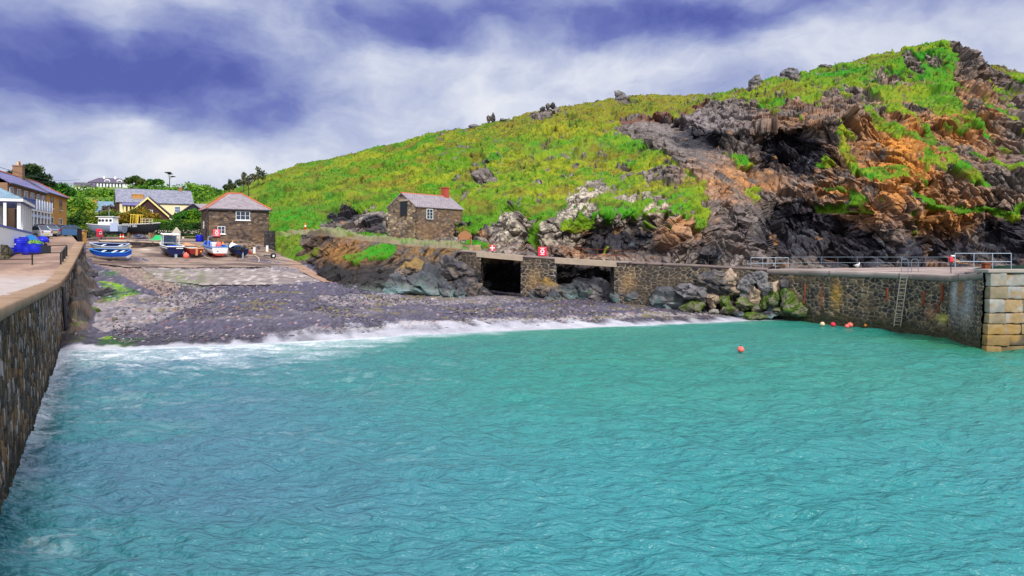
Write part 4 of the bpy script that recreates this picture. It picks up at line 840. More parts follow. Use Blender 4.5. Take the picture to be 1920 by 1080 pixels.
# yard corner above the slip, with its low wall and timber lattice
ya = [(-46.9, 81.6), (-47.4, 88.5), (-44.0, 91.5), (-40, 99)]; yz = lambda s: 7.55
t = thing('retaining_wall', 'low dark wall with a timber lattice at the head of the slip beside the blue rowing boat', 'wall', (-46, 90, 6))
yy = [(-47.6, 86.0), (-44.5, 88.5), (-42.3, 92.5)]
fb2 = stone_face(yy, lambda s: float(np.interp(s, [0, 8], [5.2, 6.6])), lambda s: float(np.interp(s, [0, 4, 8.5], [7.45, 7.4, 7.2])), .5, .25, [(.05, .035, .03), (.09, .06, .05), (.03, .025, .03)], (.03, .025, .02), (.08, .08), .04, 8)
mesh_np('wall_face', *fb2[:2], M['stone'], t, fb2[2]).location = (46, -90, -6)
rb = ribbon(yy, lambda s: float(np.interp(s, [0, 4, 8.5], [7.6, 7.55, 7.35])), [(.02, -.18), (.10, -.16), (.10, 0), (-3.2, .12)], 3, [(.46, .36, .27), (.55, .44, .34)], 6)
mesh_np('kerb', *rb[:2], M['concrete'], t, rb[2]).location = (46, -90, -6)
mb = MB(); o0 = Vector((-47.3, 85.95, 5.9)); U = Vector((.78, .63, 0)).normalized(); N_ = Vector((.63, -.78, 0))
for k in range(7): mb.fbox(o0, U, (0, 0, 1), N_, .25 + k * .45, .36 + k * .45, 0, 1.15, .10, .18)
for k in range(2): mb.fbox(o0, U, (0, 0, 1), N_, .1, 3.2, .35 + k * .6, .47 + k * .6, .181, .24)
mb.build('lattice', M['rope'], t, loc=(46, -90, -6))

# ------------------------------------------------------------------ the right pier, the footbridge and its walls
def pw(px, Y): return (XZ(px, Y), Y)
PP = [pw(1438, 70.5), pw(1500, 68), pw(1560, 65), pw(1640, 61.8), pw(1700, 59), pw(1780, 55.2), pw(1846, 49.4)]
PS = np.concatenate([[0], np.cumsum(np.hypot(*np.diff(np.array(PP), axis=0).T))]); py_of = lambda s: np.interp(s, PS, [p[1] for p in PP])
PZ = lambda s: float(np.interp(py_of(s), [48.9, 50.2, 55, 70], [5.15, 4.95, 4.60, 4.66]))
t = thing('harbour_pier', 'stone harbour pier with pale mortar joints and big granite end blocks at the right', 'pier', (30, 58, 0))
pal = [(.028, .025, .026), (.050, .041, .035), (.08, .062, .044), (.036, .033, .037), (.14, .105, .066)]
st = [(PS[2] + .5, 2.6, .5, 1.1, (.42, .24, .04), .8), (PS[2] - 1.0, 2.2, .2, 1.0, (.30, .10, .04), .8), (PS[5] + 3.2, 3.2, 1.1, 1.6, (.34, .36, .38), .9), (PS[5] + 1.2, 3.3, .6, 1.5, (.40, .44, .46), .7), (PS[5] + 2.2, 3.8, .5, .8, (.45, .22, .06), .9), (PS[4] + 3.6, 1.4, .7, .3, (.42, .38, .08), .9), (PS[4] + 2.4, 1.7, .4, .6, (.36, .18, .10), .7)]
f3_ = stone_face(PP, lambda s: -1.2, lambda s: PZ(s) - .42, .46, .34, pal, (.46, .38, .24), (.06, .055), .06, 21, .05, st, .2, algae=(.3, 1.5, (.035, .035, .014), .85), warm=(.10, .07, .04))
mesh_np('wall_face', *f3_[:2], M['stone'], t, f3_[2]).location = (-30, -58, 0)
rb = ribbon(PP, PZ, [(.02, -.46), (.10, -.44), (.10, -.04), (.06, 0), (-1.0, .02)], 1.3, [(.24, .19, .17), (.40, .33, .30)], 9, .12)
mesh_np('coping', *rb[:2], M['concrete'], t, rb[2]).location = (-30, -58, 0)
# granite head: large blocks course by course, proud quoins at the corner
cx0, cy0 = PP[-1]; rngb = random.Random(5)
M['granite'] = material('granite_block', attr=True, rough=.8, nscale=3, namp=.35, bump=.03, bscale=5)
def block(x0, x1, y0, y1, z0, z1, col, seed, parent, name='quoin', r=.07):
    """dressed block: box grid with rounded rough faces"""
    n = 9; g = np.linspace(-1, 1, n); V, Q, off = [], [], 0
    for ax in range(3):
        for sg in (-1, 1):
            a_, b_ = np.meshgrid(g, g); c_ = np.full_like(a_, sg); p = [None] * 3; p[ax] = c_; p[(ax + 1) % 3] = a_; p[(ax + 2) % 3] = b_; V.append(np.stack(p, -1).reshape(-1, 3)); q_ = gridq(n, n) + off; Q.append(q_ if sg > 0 else q_[:, ::-1]); off += n * n
    V = np.concatenate(V); sz = np.array([x1 - x0, y1 - y0, z1 - z0]) / 2; ce = np.array([x0 + x1, y0 + y1, z0 + z1]) / 2
    p = V * sz; lim = np.maximum(sz - r, 1e-3); inner = np.clip(p, -lim, lim); dd = p - inner; ln_ = np.linalg.norm(dd, axis=1, keepdims=True); p = inner + dd / np.maximum(ln_, 1e-6) * np.minimum(ln_, r) + ce
    nn = fbm(p[:, 0] * 2.2, p[:, 1] * 2.2, p[:, 2] * 2.2, 4, seed); p = p + V * ((nn - .5) * .12)[:, None]; C = np.array(col)[None] * (.40 + .72 * fbm(p[:, 0] * 1.6, p[:, 1] * 1.6, p[:, 2] * 1.6, 4, seed + 3))[:, None]
    C = cmix(C, (.34, .20, .06), .8 * sstep(.5, .66, fbm(p[:, 0], p[:, 1], p[:, 2], 3, seed + 8)))
    return mesh_np(name, p - np.array((30, 58, 0)), np.concatenate(Q), M['granite'], parent, C)
crs = [-.8, .18, .92, 1.62, 2.35, 3.25, 4.1, 4.98]
for i in range(len(crs) - 1):
    ln_ = (1.35 if i % 2 else 1.0) * rngb.uniform(.85, 1.1); px0 = cx0 - .12 + i * .035 + (.0 if i > 2 else -.05)
    block(px0, px0 + ln_, cy0 - .5, cy0 + .12, crs[i] + .015, crs[i + 1] - .02, [(.36, .24, .10), (.34, .22, .09), (.40, .27, .13), (.38, .30, .20), (.42, .40, .36), (.30, .24, .16), (.40, .38, .34)][i], 50 + i, t)
    x = px0 + ln_ + .03
    while x < cx0 + 7.5:
        l2 = rngb.uniform(1.1, 1.9); block(x, x + l2, cy0 - .36, cy0 + .9, crs[i] + .02, crs[i + 1] - .02, [(.26, .19, .09), (.16, .13, .09), (.38, .28, .16), (.44, .42, .40), (.50, .50, .49), (.46, .46, .45), (.42, .40, .37)][i], int(80 + i * 9 + x * 3), t, 'granite_block'); x += l2 + .03
mb = MB(); mb.box(cx0 + .5, cx0 + 9, cy0 + .25, cy0 + 3, -1, 4.9); mb.build('core', M['iron'], t, loc=(-30, -58, 0))
mb = MB(); mb.box(cx0 - .1, cx0 + 9, cy0 - .55, cy0 + 1.0, 4.98, 5.2); mb.build('cap_slab', material('pier_cap', (.34, .29, .26), .8, nscale=2, namp=.3, bump=.02), t, loc=(-30, -58, 0), bevel=.04)
for (px, z0_, z1_, w_) in [(1512, 1.6, 3.4, .10), (1667, 2.3, 3.4, .10), (1735, 2.1, 3.3, .13), (1770, 2.6, 3.9, .14), (1763, 1.7, 2.5, .16)]:
    Y = np.interp(px, [1438, 1500, 1560, 1640, 1700, 1780, 1850], [p[1] for p in PP]); X = XZ(px, Y); mb = MB(); mb.box(X - .22, X - .02, Y - w_, Y + w_, z0_, z1_); mb.box(X - .30, X - .20, Y - w_ * .6, Y + w_ * .6, z0_ + .1, z0_ + .3); mb.build('iron_fender', M['rust'], t, loc=(-30, -58, 0), bevel=.02)
def build_pier_deck():
    s = np.linspace(0, PS[-1], 60); ex = np.interp(s, PS, [p[0] for p in PP]) + .85; ey = np.interp(s, PS, [p[1] for p in PP]); f = np.linspace(0, 1, 30)
    X = ex[None] + (75 - ex[None]) * f[:, None] ** 1.6; Y = ey[None] + (np.linspace(88, 95, 60)[None] - ey[None]) * f[:, None] * .85
    Y = np.where(X > 32, np.maximum(Y, 49.8), Y); zz = np.array([PZ(a_) for a_ in s])
    Z = zz[None] + 0 * X - .01 + (fbm(X * .3, Y * .3, 0 * X, 3, 3) - .5) * .06 - .3 * 0; n1_ = fbm(X * .7, Y * .7, 0 * X, 4, 6); c = np.zeros(X.shape + (3,), np.float32); c[:] = (.36, .28, .25); c = cmix(c, (.22, .16, .15), sstep(.45, .62, n1_)); 
    struct(mesh_np('pier_deck', np.stack([X, Y, Z], -1), gridq(*X.shape), M['concrete'], col=c))
build_pier_deck()
# walkway: from the winch house over two slabs to the pier
def wl(px): return np.interp(px, [855, 895, 978, 1042, 1153, 1300, 1440], [82.2, 81.0, 79.2, 77.8, 75.4, 72.6, 70.5])
def wz(px): return float(np.interp(px, [855, 895, 978, 1042, 1153, 1300, 1440], [6.45, 6.25, 5.85, 5.62, 5.30, 5.02, 4.70]))
def bedz(px): return float(G(XZ(px, wl(px)), wl(px))) - .5
pal = [(.024, .022, .026), (.042, .036, .036), (.06, .048, .040), (.03, .028, .032), (.09, .066, .048)]
def walk_wall(name, label, cat, p0, p1, seed, cap=.0, ret=(), n=12):
    pts = [pw(p, float(wl(p))) for p in np.linspace(p0, p1, n)]; pp = np.linspace(p0, p1, n); ss = np.concatenate([[0], np.cumsum(np.hypot(*np.diff(np.array(pts), axis=0).T))]); o0 = (pts[0][0], pts[0][1], bedz(p0) + .5)
    tt = thing(name, label, cat, o0); pf = lambda s: float(np.interp(s, ss, pp)); pr = []
    pr.append(stone_face(pts, lambda s: bedz(pf(s)), lambda s: wz(pf(s)) - .16 + cap, .55, .34, pal, (.46, .39, .28), (.07, .06), .07, seed, .02, mort_w=.20, stains=[(1.5, 3.2, .8, 1.2, (.40, .24, .10), .5)], warm=(.075, .055, .04)))
    for (pe, fl) in ret:                                            # return walls that go back under the deck
        Y = float(wl(pe)); X = XZ(pe, Y); pr.append(stone_face([(X, Y), (X + .1, Y + 3.4)], lambda s: bedz(pe), lambda s: wz(pe) - .35, .55, .34, pal, (.40, .34, .25), (.1, .09), .05, seed + 3, flip=fl))
    v, q_, c = join(pr); mesh_np('wall_face', v - np.array(o0), q_, M['stone'], tt, c)
    rb = ribbon(pts, lambda s: wz(pf(s)) + cap, [(.01, -.18), (.10, -.17), (.10, 0), (-2.6, .02)], 1.6, [(.16, .12, .11), (.27, .21, .19)], seed, .2); mesh_np('walkway_cap', rb[0] - np.array(o0), rb[1], M['concrete'], tt, rb[2]); return tt
walk_wall('walkway_wall', 'short stone walkway wall left of the first bridge slab, narrowing to its foot on the rocks', 'wall', 858, 902, 31, ret=[(902, False)], n=5)
walk_wall('bridge_pier', 'stone pier holding up the footbridge between its two dark openings', 'bridge pier', 977, 1044, 33, ret=[(977, True), (1044, False)], n=6)
walk_wall('walkway_wall', 'long low dark stone wall carrying the walkway from the second slab to the pier', 'wall', 1152, 1440, 35, ret=[(1152, True)], n=24)
M['slab'] = material('bridge_concrete', (.42, .33, .25), .85, nscale=2.5, namp=.35, bump=.02)
for lab, p0, p1 in [('pale concrete footbridge slab over the larger dark opening', 893, 980), ('long thin concrete footbridge slab over the second opening, stepping down to the pier', 1040, 1156)]:
    a_, b_ = Vector((*pw(p0, float(wl(p0)) - .14), wz(p0))), Vector((*pw(p1, float(wl(p1)) - .14), wz(p1))); dn = Vector((0, 0, -.55)); bkv = Vector((.25, 2.9, .0)); up_ = Vector((0, 0, .03))
    mb = MB(); mb.hexa([a_ + dn, b_ + dn, b_ + dn + bkv, a_ + dn + bkv, a_ + up_, b_ + up_, b_ + bkv + up_, a_ + bkv + up_]); o = mb.build('bridge_slab', M['slab'], loc=None); me = o.data; o.location = a_; me.transform(Matrix.Translation(-a_)); tag(o, lab, 'bridge slab')
# low wall and path by the wooden bench
p0, p1 = Vector(P(856, 466, 84.5)), Vector(P(902, 468, 83.5))
fb4 = stone_face([p0.xy, p1.xy], lambda s: p0.z - .7, lambda s: p0.z + .42, .6, .4, [(.30, .22, .14), (.24, .18, .12), (.36, .25, .13)], (.22, .18, .12), (.08, .08), .04, 61)
o = mesh_np('low_wall', *fb4[:2], M['stone'], None, fb4[2], loc=(p0.x, p0.y, p0.z - .6)); tag(o, 'low buff stone wall below the arched wooden bench', 'wall')

# ------------------------------------------------------------------ boulders
def rock_mesh(name, seed, size, col_fn, sub=4, planes=16, mat='boulder', flat=1):
    import bmesh
    bm = bmesh.new(); bmesh.ops.create_icosphere(bm, subdivisions=sub, radius=1); V = np.array([v.co for v in bm.verts]); Fq = np.array([[v.index for v in f.verts] for f in bm.faces]); bm.free()
    rng = np.random.default_rng(seed); n = rng.normal(size=(planes, 3)); n /= np.linalg.norm(n, axis=1, keepdims=True); h = rng.uniform(.62, 1.0, planes)
    dt = V @ n.T; r = np.min(np.where(dt > .05, h / np.maximum(dt, .05), 9), 1); r = np.minimum(r, 1.25); p = V * r[:, None] * np.array(size)
    s = 3.2 / max(size); p = p + V * ((fbm(p[:, 0] * s, p[:, 1] * s, p[:, 2] * s, 4, seed) - .5) * .14 * max(size))[:, None]
    if max(size) > .7:
        fv, _i, _e = facets(p[:, 0] / (.7 * max(size)), p[:, 1] / (.6 * max(size)), (p[:, 2] + .5 * p[:, 0]) / (.35 * max(size)), seed, 1.2, .3); p = p + V * (fv * .15 * max(size))[:, None]
    me = mesh_np(name, p, Fq, M[mat], None, col_fn(p, seed), smooth=False); return me
def boulder(name, label, px, py, Y, size, kind, seed, rot=0, group=None, tiltx=0, cat='boulder'):
    c = P(px, py, Y)
    def cf(p, s):
        f1_ = fbm(p[:, 0] * 1.3, p[:, 1] * 1.3, p[:, 2] * 1.3, 4, s); f2_ = fbm(p[:, 0] * 4, p[:, 1] * 4, p[:, 2] * 4, 3, s + 1); zz = p[:, 2] / max(size[2], .01)
        C = np.zeros((len(p), 3), np.float32); C[:] = {'grey': (.135, .125, .135), 'tan': (.33, .24, .17), 'green': (.17, .15, .11), 'teal': (.085, .10, .105), 'dark': (.045, .042, .05), 'orange': (.13, .10, .085), 'pale': (.36, .32, .28)}[kind]
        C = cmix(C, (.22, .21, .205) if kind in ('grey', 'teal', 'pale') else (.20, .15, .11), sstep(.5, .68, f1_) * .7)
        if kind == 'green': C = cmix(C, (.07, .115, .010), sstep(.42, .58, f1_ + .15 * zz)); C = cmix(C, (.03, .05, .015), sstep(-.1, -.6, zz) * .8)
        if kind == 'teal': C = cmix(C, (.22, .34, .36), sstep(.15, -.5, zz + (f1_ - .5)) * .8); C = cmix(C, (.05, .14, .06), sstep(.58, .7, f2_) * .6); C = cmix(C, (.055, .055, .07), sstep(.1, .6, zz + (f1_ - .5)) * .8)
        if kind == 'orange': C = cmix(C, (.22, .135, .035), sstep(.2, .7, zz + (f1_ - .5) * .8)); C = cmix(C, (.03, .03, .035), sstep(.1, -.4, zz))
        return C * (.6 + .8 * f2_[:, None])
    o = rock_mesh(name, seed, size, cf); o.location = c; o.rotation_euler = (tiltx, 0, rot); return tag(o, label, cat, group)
rp = random.Random(11); RG = 'boulders heaped against the pier wall'
heap = [(1300, 577, 71, 1.15, .75, 'green', 'moss-covered boulder at the left front edge of the boulder heap'), (1335, 571, 71.5, .5, .42, 'tan', None), (1338, 560, 72.5, .75, .65, 'tan', 'yellow-stained boulder above the left end of the heap'), (1360, 567, 72, .8, 1.0, 'green', None), (1366, 582, 70.3, 1.1, .62, 'green', 'long green weed-covered boulder at the front of the heap by the water'), (1393, 570, 71.2, .95, .8, 'green', None), (1396, 552, 72.5, .7, .8, 'grey', None), (1414, 558, 71.8, 1.1, 1.05, 'tan', 'big pale-topped boulder in the middle of the heap'), (1419, 578, 70.2, .7, .55, 'green', None), (1437, 566, 70.6, .75, .9, 'green', None), (1452, 558, 70.4, .85, .75, 'green', 'bright green mossy boulder high in the right of the heap'), (1450, 578, 69.6, .7, .6, 'teal', None), (1436, 540, 71.6, 1.0, .75, 'grey', 'mauve-grey boulder near the top of the heap'), (1396, 540, 72.6, .9, .8, 'grey', None), (1452, 542, 70.8, .6, .7, 'tan', None), (1376, 546, 73.4, .9, .5, 'tan', None), (1478, 566, 69.6, .9, 1.0, 'green', None), (1492, 580, 68.6, 1.2, .75, 'green', 'dark green weedy boulder at the right end of the heap against the pier'), (1462, 584, 69, .9, .5, 'green', None), (1410, 592, 69.2, 1.3, .3, 'green', None), (1440, 590, 69.2, 1.0, .35, 'teal', None), (1428, 520, 72.6, .9, .75, 'grey', 'blue-grey block at the very top of the heap beside the pier corner'), (1404, 526, 72.6, .8, .6, 'grey', None), (1368, 520, 73.6, .9, .8, 'tan', None), (1330, 520, 74, 1.6, .85, 'dark', 'long dark boulder leaning on the walkway wall left of the heap top'), (1350, 538, 73.6, 1.5, .75, 'dark', None), (1300, 545, 73.8, 1.8, .85, 'grey', None), (1340, 583, 70.2, .45, .25, 'pale', 'small flat white stone at the left foot of the heap'), (1316, 560, 72.6, .7, .5, 'green', None), (1470, 532, 70.4, .5, .7, 'dark', None), (1384, 588, 69.6, .6, .3, 'teal', None)]
for k, (px, py, Y, rx, rz, kind, lab) in enumerate(heap):
    Y = min(Y, float(wl(min(px, 1440))) - .55 * rx - (.1 if py < 560 else .5)) if px < 1445 else min(Y, float(np.interp(px, [1438, 1500, 1560], [70.5, 68, 65])) - .7 * rx)
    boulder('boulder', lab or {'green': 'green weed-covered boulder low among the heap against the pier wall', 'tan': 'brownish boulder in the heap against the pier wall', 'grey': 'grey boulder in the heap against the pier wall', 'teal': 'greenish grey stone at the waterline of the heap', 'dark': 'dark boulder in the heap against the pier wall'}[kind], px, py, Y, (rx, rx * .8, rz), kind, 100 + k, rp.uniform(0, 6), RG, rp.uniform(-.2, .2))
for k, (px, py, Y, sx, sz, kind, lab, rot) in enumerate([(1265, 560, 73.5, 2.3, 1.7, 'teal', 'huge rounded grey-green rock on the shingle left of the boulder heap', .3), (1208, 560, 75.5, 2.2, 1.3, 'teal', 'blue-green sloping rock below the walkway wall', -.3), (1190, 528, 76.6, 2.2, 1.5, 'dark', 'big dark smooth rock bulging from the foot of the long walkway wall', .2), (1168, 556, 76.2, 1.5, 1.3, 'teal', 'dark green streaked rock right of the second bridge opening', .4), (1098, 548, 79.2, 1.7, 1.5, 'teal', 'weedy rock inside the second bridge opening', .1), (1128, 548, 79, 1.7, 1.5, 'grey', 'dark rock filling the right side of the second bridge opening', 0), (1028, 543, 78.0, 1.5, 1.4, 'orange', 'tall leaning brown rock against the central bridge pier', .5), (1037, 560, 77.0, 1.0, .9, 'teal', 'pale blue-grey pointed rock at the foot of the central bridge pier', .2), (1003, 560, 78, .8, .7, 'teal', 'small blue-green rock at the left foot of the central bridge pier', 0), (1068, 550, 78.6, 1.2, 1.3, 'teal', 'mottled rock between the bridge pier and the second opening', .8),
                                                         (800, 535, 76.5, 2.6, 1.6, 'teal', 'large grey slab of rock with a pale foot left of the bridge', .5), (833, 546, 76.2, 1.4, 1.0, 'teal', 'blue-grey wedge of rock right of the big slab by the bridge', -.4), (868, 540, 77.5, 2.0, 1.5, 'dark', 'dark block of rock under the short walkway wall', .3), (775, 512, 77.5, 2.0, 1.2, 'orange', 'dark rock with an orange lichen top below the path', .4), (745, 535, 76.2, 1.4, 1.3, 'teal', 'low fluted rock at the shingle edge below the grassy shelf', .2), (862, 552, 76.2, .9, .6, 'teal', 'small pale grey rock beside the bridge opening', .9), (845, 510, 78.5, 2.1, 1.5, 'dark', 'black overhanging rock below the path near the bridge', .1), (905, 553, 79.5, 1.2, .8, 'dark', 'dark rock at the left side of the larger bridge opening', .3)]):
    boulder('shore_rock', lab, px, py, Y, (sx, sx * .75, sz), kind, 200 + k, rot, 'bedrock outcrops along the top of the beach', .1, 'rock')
for k, (px, py, Y, sx, sz, kind, lab, rot) in enumerate([(152, 615, 54.5, 1.2, 1.1, 'dark', 'wet black rock against the foot of the quay wall beside the shingle', .2), (140, 632, 51.8, 1.4, .9, 'dark', 'low dark rock where the quay wall meets the waves', .4), (166, 588, 58.5, 1.2, 1.0, 'green', 'green-slimed rock against the quay wall halfway up the beach', .1), (178, 553, 63.5, 1.9, 1.3, 'dark', 'large dark slab of rock below the quay wall beside the bright green weed', -.5), (170, 520, 70, 1.4, 1.3, 'dark', 'brown-black rock under the upper quay wall', .3), (172, 641, 51.5, .8, .4, 'grey', 'small grey stone beside the dark green weed at the water edge', 0), (166, 500, 75, .9, .9, 'grey', 'grey leaning slab of rock near the blue rowing boat', .6), (150, 648, 50.2, .8, .5, 'green', 'green weedy rock at the bottom corner of the quay wall', .4)]):
    boulder('quay_foot_rock', lab, px - 4, py, Y, (sx * .62, sx * .8, sz * .62), kind, 300 + k, rot, 'rocks along the foot of the quay wall', .1, 'rock')
for k, (px, py, sx, sz, lab) in enumerate([(916, 222, .8, 1.2, 'left stone of the upright pair on the skyline above the stone hut'), (924, 222, .7, 1.3, 'right stone of the upright pair on the skyline above the stone hut'), (1027, 200, .9, .9, 'dark round-topped stone on the skyline, left of two touching stones'), (1036, 199, 1.0, .9, 'dark round-topped stone on the skyline, right of two touching stones'), (1016, 206, .8, 1.0, 'small pointed rock on the skyline left of the round-topped pair'), (1162, 180, 1.8, 1.6, 'craggy rock knob on the skyline at the left end of the flat hilltop'), (1416, 155, 1.8, 1.9, 'sharp crag on the skyline above the dark cliff hollow'), (1483, 138, 2.6, 1.6, 'broad brown crag on the skyline beside the sharp one'), (945, 226, 1.2, .7, 'low grey rock on the skyline right of the upright pair'), (1548, 126, 1.6, .7, 'low rock on the rising skyline between the crags and the summit'), (890, 238, 2.2, .8, 'long low grey rock on the skyline above the left slope')]):
    p = hill_at(px, py); o = boulder('skyline_rock', lab, px, py, p.y, (sx * .85, sx * .7, sz * .85), 'grey' if k > 4 else 'dark', 400 + k, k * .7, 'rocks on the headland skyline', 0, 'rock'); o.location.z = min(o.location.z, p.z + sz * .7)

# ------------------------------------------------------------------ buildings
def roof_uv(o):
    me = o.data; uv = me.uv_layers.new(name='UVMap')
    for p in me.polygons:
        n = p.normal; u = Vector((0, 0, 1)).cross(n)
        u = Vector((1, 0, 0)) if u.length < .05 else u.normalized(); v = n.cross(u)
        for li in p.loop_indices:
            co = me.vertices[me.loops[li].vertex_index].co; uv.data[li].uv = (co.dot(u), co.dot(v))
def window(parent, O, U, N, wd, ht, nx=2, ny=2, frame='white', pane='glass', sill=True, bar=.07, name='window', sillmat=None):
    """frame with bars proud of the wall, pane just off the wall; O is the middle of the sill line"""
    O = Vector(O); mb = MB(); V = (0, 0, 1); h = wd / 2
    mb.fbox(O, U, V, N, -h, -h + bar, 0, ht, .0, .07); mb.fbox(O, U, V, N, h - bar, h, 0, ht, .0, .07); mb.fbox(O, U, V, N, -h + bar, h - bar, 0, bar, .0, .07); mb.fbox(O, U, V, N, -h + bar, h - bar, ht - bar, ht, .0, .07)
    for k in range(1, nx): x = -h + wd * k / nx; mb.fbox(O, U, V, N, x - bar * .4, x + bar * .4, bar, ht - bar, .0, .06)
    for k in range(1, ny): z = ht * k / ny; mb.fbox(O, U, V, N, -h + bar, h - bar, z - bar * .25, z + bar * .25, .0, .055)
    wo_ = mb.build(name, M[frame], parent)
    MB().fbox(O, U, V, N, -h + bar * .5, h - bar * .5, bar * .5, ht - bar * .5, -.02, .022).build('pane', M[pane], wo_)
    if sill: MB().fbox(O, U, V, N, -h - .1, h + .1, -.12, -.005, -.02, .16).build('sill', M[sillmat or frame], wo_)
    return wo_
def slabroof(mb, pts, th=.14):
    """roof plane given by its outline, thickened upwards"""
    pts = [Vector(p) for p in pts]; n = (pts[1] - pts[0]).cross(pts[2] - pts[0]).normalized(); n = n if n.z > 0 else -n; k = len(pts)
    mb.add(pts + [p + n * th for p in pts], [tuple(range(k)), tuple(range(k, 2 * k))] + [(i, (i + 1) % k, k + (i + 1) % k, k + i) for i in range(k)])
def stonewalls(parent, w_, d_, h_, pal, mortar, seed, sw=.4, sh=.25, gable=0., base=-.8, gable_ax='y', res=.08, disp=.05, warm=None):
    """four stone walls of a house in its own frame; gable height added to the y-running end walls"""
    pr = []; g0 = (lambda s: h_) if not gable else (lambda s: h_ + gable * (1 - abs(2 * s / d_ - 1)))
    pr.append(stone_face([(0, 0), (w_, 0)], lambda s: base, lambda s: h_, sw, sh, pal, mortar, (res, res), disp, seed, warm=warm))
    pr.append(stone_face([(0, d_), (0, 0)], lambda s: base, g0, sw, sh, pal, mortar, (res, res), disp, seed + 1, warm=warm))
    pr.append(stone_face([(w_, 0), (w_, d_)], lambda s: base, g0, sw, sh, pal, mortar, (res * 2, res * 2), disp, seed + 2))
    pr.append(stone_face([(w_, d_), (0, d_)], lambda s: base, lambda s: h_, sw, sh, pal, mortar, (res * 2, res * 2), disp, seed + 3))
    v, q_, c = join(pr); return mesh_np('wall', v, q_, M['stone'], parent, c)
# --- net store: hipped slate roof
bx = Vector(P(391, 460, 97)); wz0 = float(G(bx.x, bx.y)); H_ = CH + 76 / F * 97 - wz0
t = thing('net_store', 'square dark stone store with a hipped slate roof at the head of the slip', 'building', (bx.x, bx.y, wz0), R(30))
stonewalls(t, 7.6, 6.6, H_, [(.085, .055, .040), (.14, .095, .065), (.055, .04, .036), (.20, .145, .10), (.11, .08, .07)], (.11, .085, .065), 71, .42, .2, base=-1.0, warm=(.17, .10, .06))
mb = MB(); e, rz = .28, 2.25; A, B, Cc, D = (-e, -e, H_), (7.6 + e, -e, H_), (7.6 + e, 6.6 + e, H_), (-e, 6.6 + e, H_); r1_, r2_ = (2.9, 3.3, H_ + rz), (4.7, 3.3, H_ + rz)
for pl in ([A, B, r2_, r1_], [B, Cc, r2_], [Cc, D, r1_, r2_], [D, A, r1_]): slabroof(mb, pl, .12)
ro = mb.build('roof', M['slatewarm'], t); roof_uv(ro)
mb = MB()
for a_, b_ in ((A, r1_), (B, r2_), (r1_, r2_), (D, r1_), (Cc, r2_)): mb.tube(Vector(a_) + Vector((0, 0, .12)), Vector(b_) + Vector((0, 0, .12)), .13, n=6)
mb.build('ridge_tiles', M['ridge'], ro)
mb = MB(); mb.box(-e - .02, 7.6 + e + .02, -e - .1, -e, H_ - .10, H_ + .03); mb.build('gutter', M['iron'], ro)
window(t, (4.25, -.08, H_ - 1.35), (1, 0, 0), (0, -1, 0), 1.8, 1.15, 3, 2); window(t, (1.55, -.08, H_ - 3.2), (1, 0, 0), (0, -1, 0), .95, 1.0, 2, 2)
MB().fbox((-.05, 1.6, 0), (0, 1, 0), (0, 0, 1), (-1, 0, 0), -.5, .5, 0, 2.2, 0, .06).build('door', M['blackboard'], t); MB().fbox((-.05, 3.9, 2.1), (0, 1, 0), (0, 0, 1), (-1, 0, 0), -.3, .3, 0, 1.0, 0, .06).build('shutter', M['white'], t)
def lifebuoy_box(label, loc, mat='red', s=.85, N=(0, -1, 0), post=False):
    """moulded cabinet with a white ring and figure on its door"""
    tt = thing('lifebuoy_cabinet', label, 'lifebuoy cabinet', loc); mb = MB(); mb.box(-s / 2, s / 2, -.14, .10, -s * .05, s * 1.0); mb.build('cabinet', M[mat], tt, bevel=.1)
    mb = MB()
    n = 18; r0, r1 = s * .13, s * .24
    vs = [(math.cos(2 * math.pi * k / n) * r, y, s * .5 + math.sin(2 * math.pi * k / n) * r) for y in (-.155, -.135) for r in (r0, r1) for k in range(n)]
    fs = []
    for k in range(n): k2 = (k + 1) % n; fs += [(k, k2, n + k2, n + k), (n + k, n + k2, 3 * n + k2, 3 * n + k), (2 * n + k, 3 * n + k, 3 * n + k2, 2 * n + k2), (k, 2 * n + k, 2 * n + k2, k2)]
    mb.add(vs, fs); mb.build('ring_emblem', M['white'], tt)
    MB().box(-s * .22, s * .22, -.155, -.135, s * .80, s * .88).build('lettering_strip', M['white'], tt); MB().box(-s * .22, s * .22, -.155, -.135, s * .12, s * .2).build('lettering_strip', M['white'], tt)
    if post: MB().tube((0, 0, -1.2), (0, 0, 0), .05).build('post', M['galv'], tt)
    return tt
cpos = Vector((bx.x, bx.y, 0)) + Matrix.Rotation(R(30), 3, 'Z') @ Vector((.95, -.2, 0)); lifebuoy_box('faded red lifebuoy cabinet fixed on the front of the stone net store', (cpos.x, cpos.y, CH + 25 / F * 97), 'pinkred', .9).rotation_euler[2] = R(30)
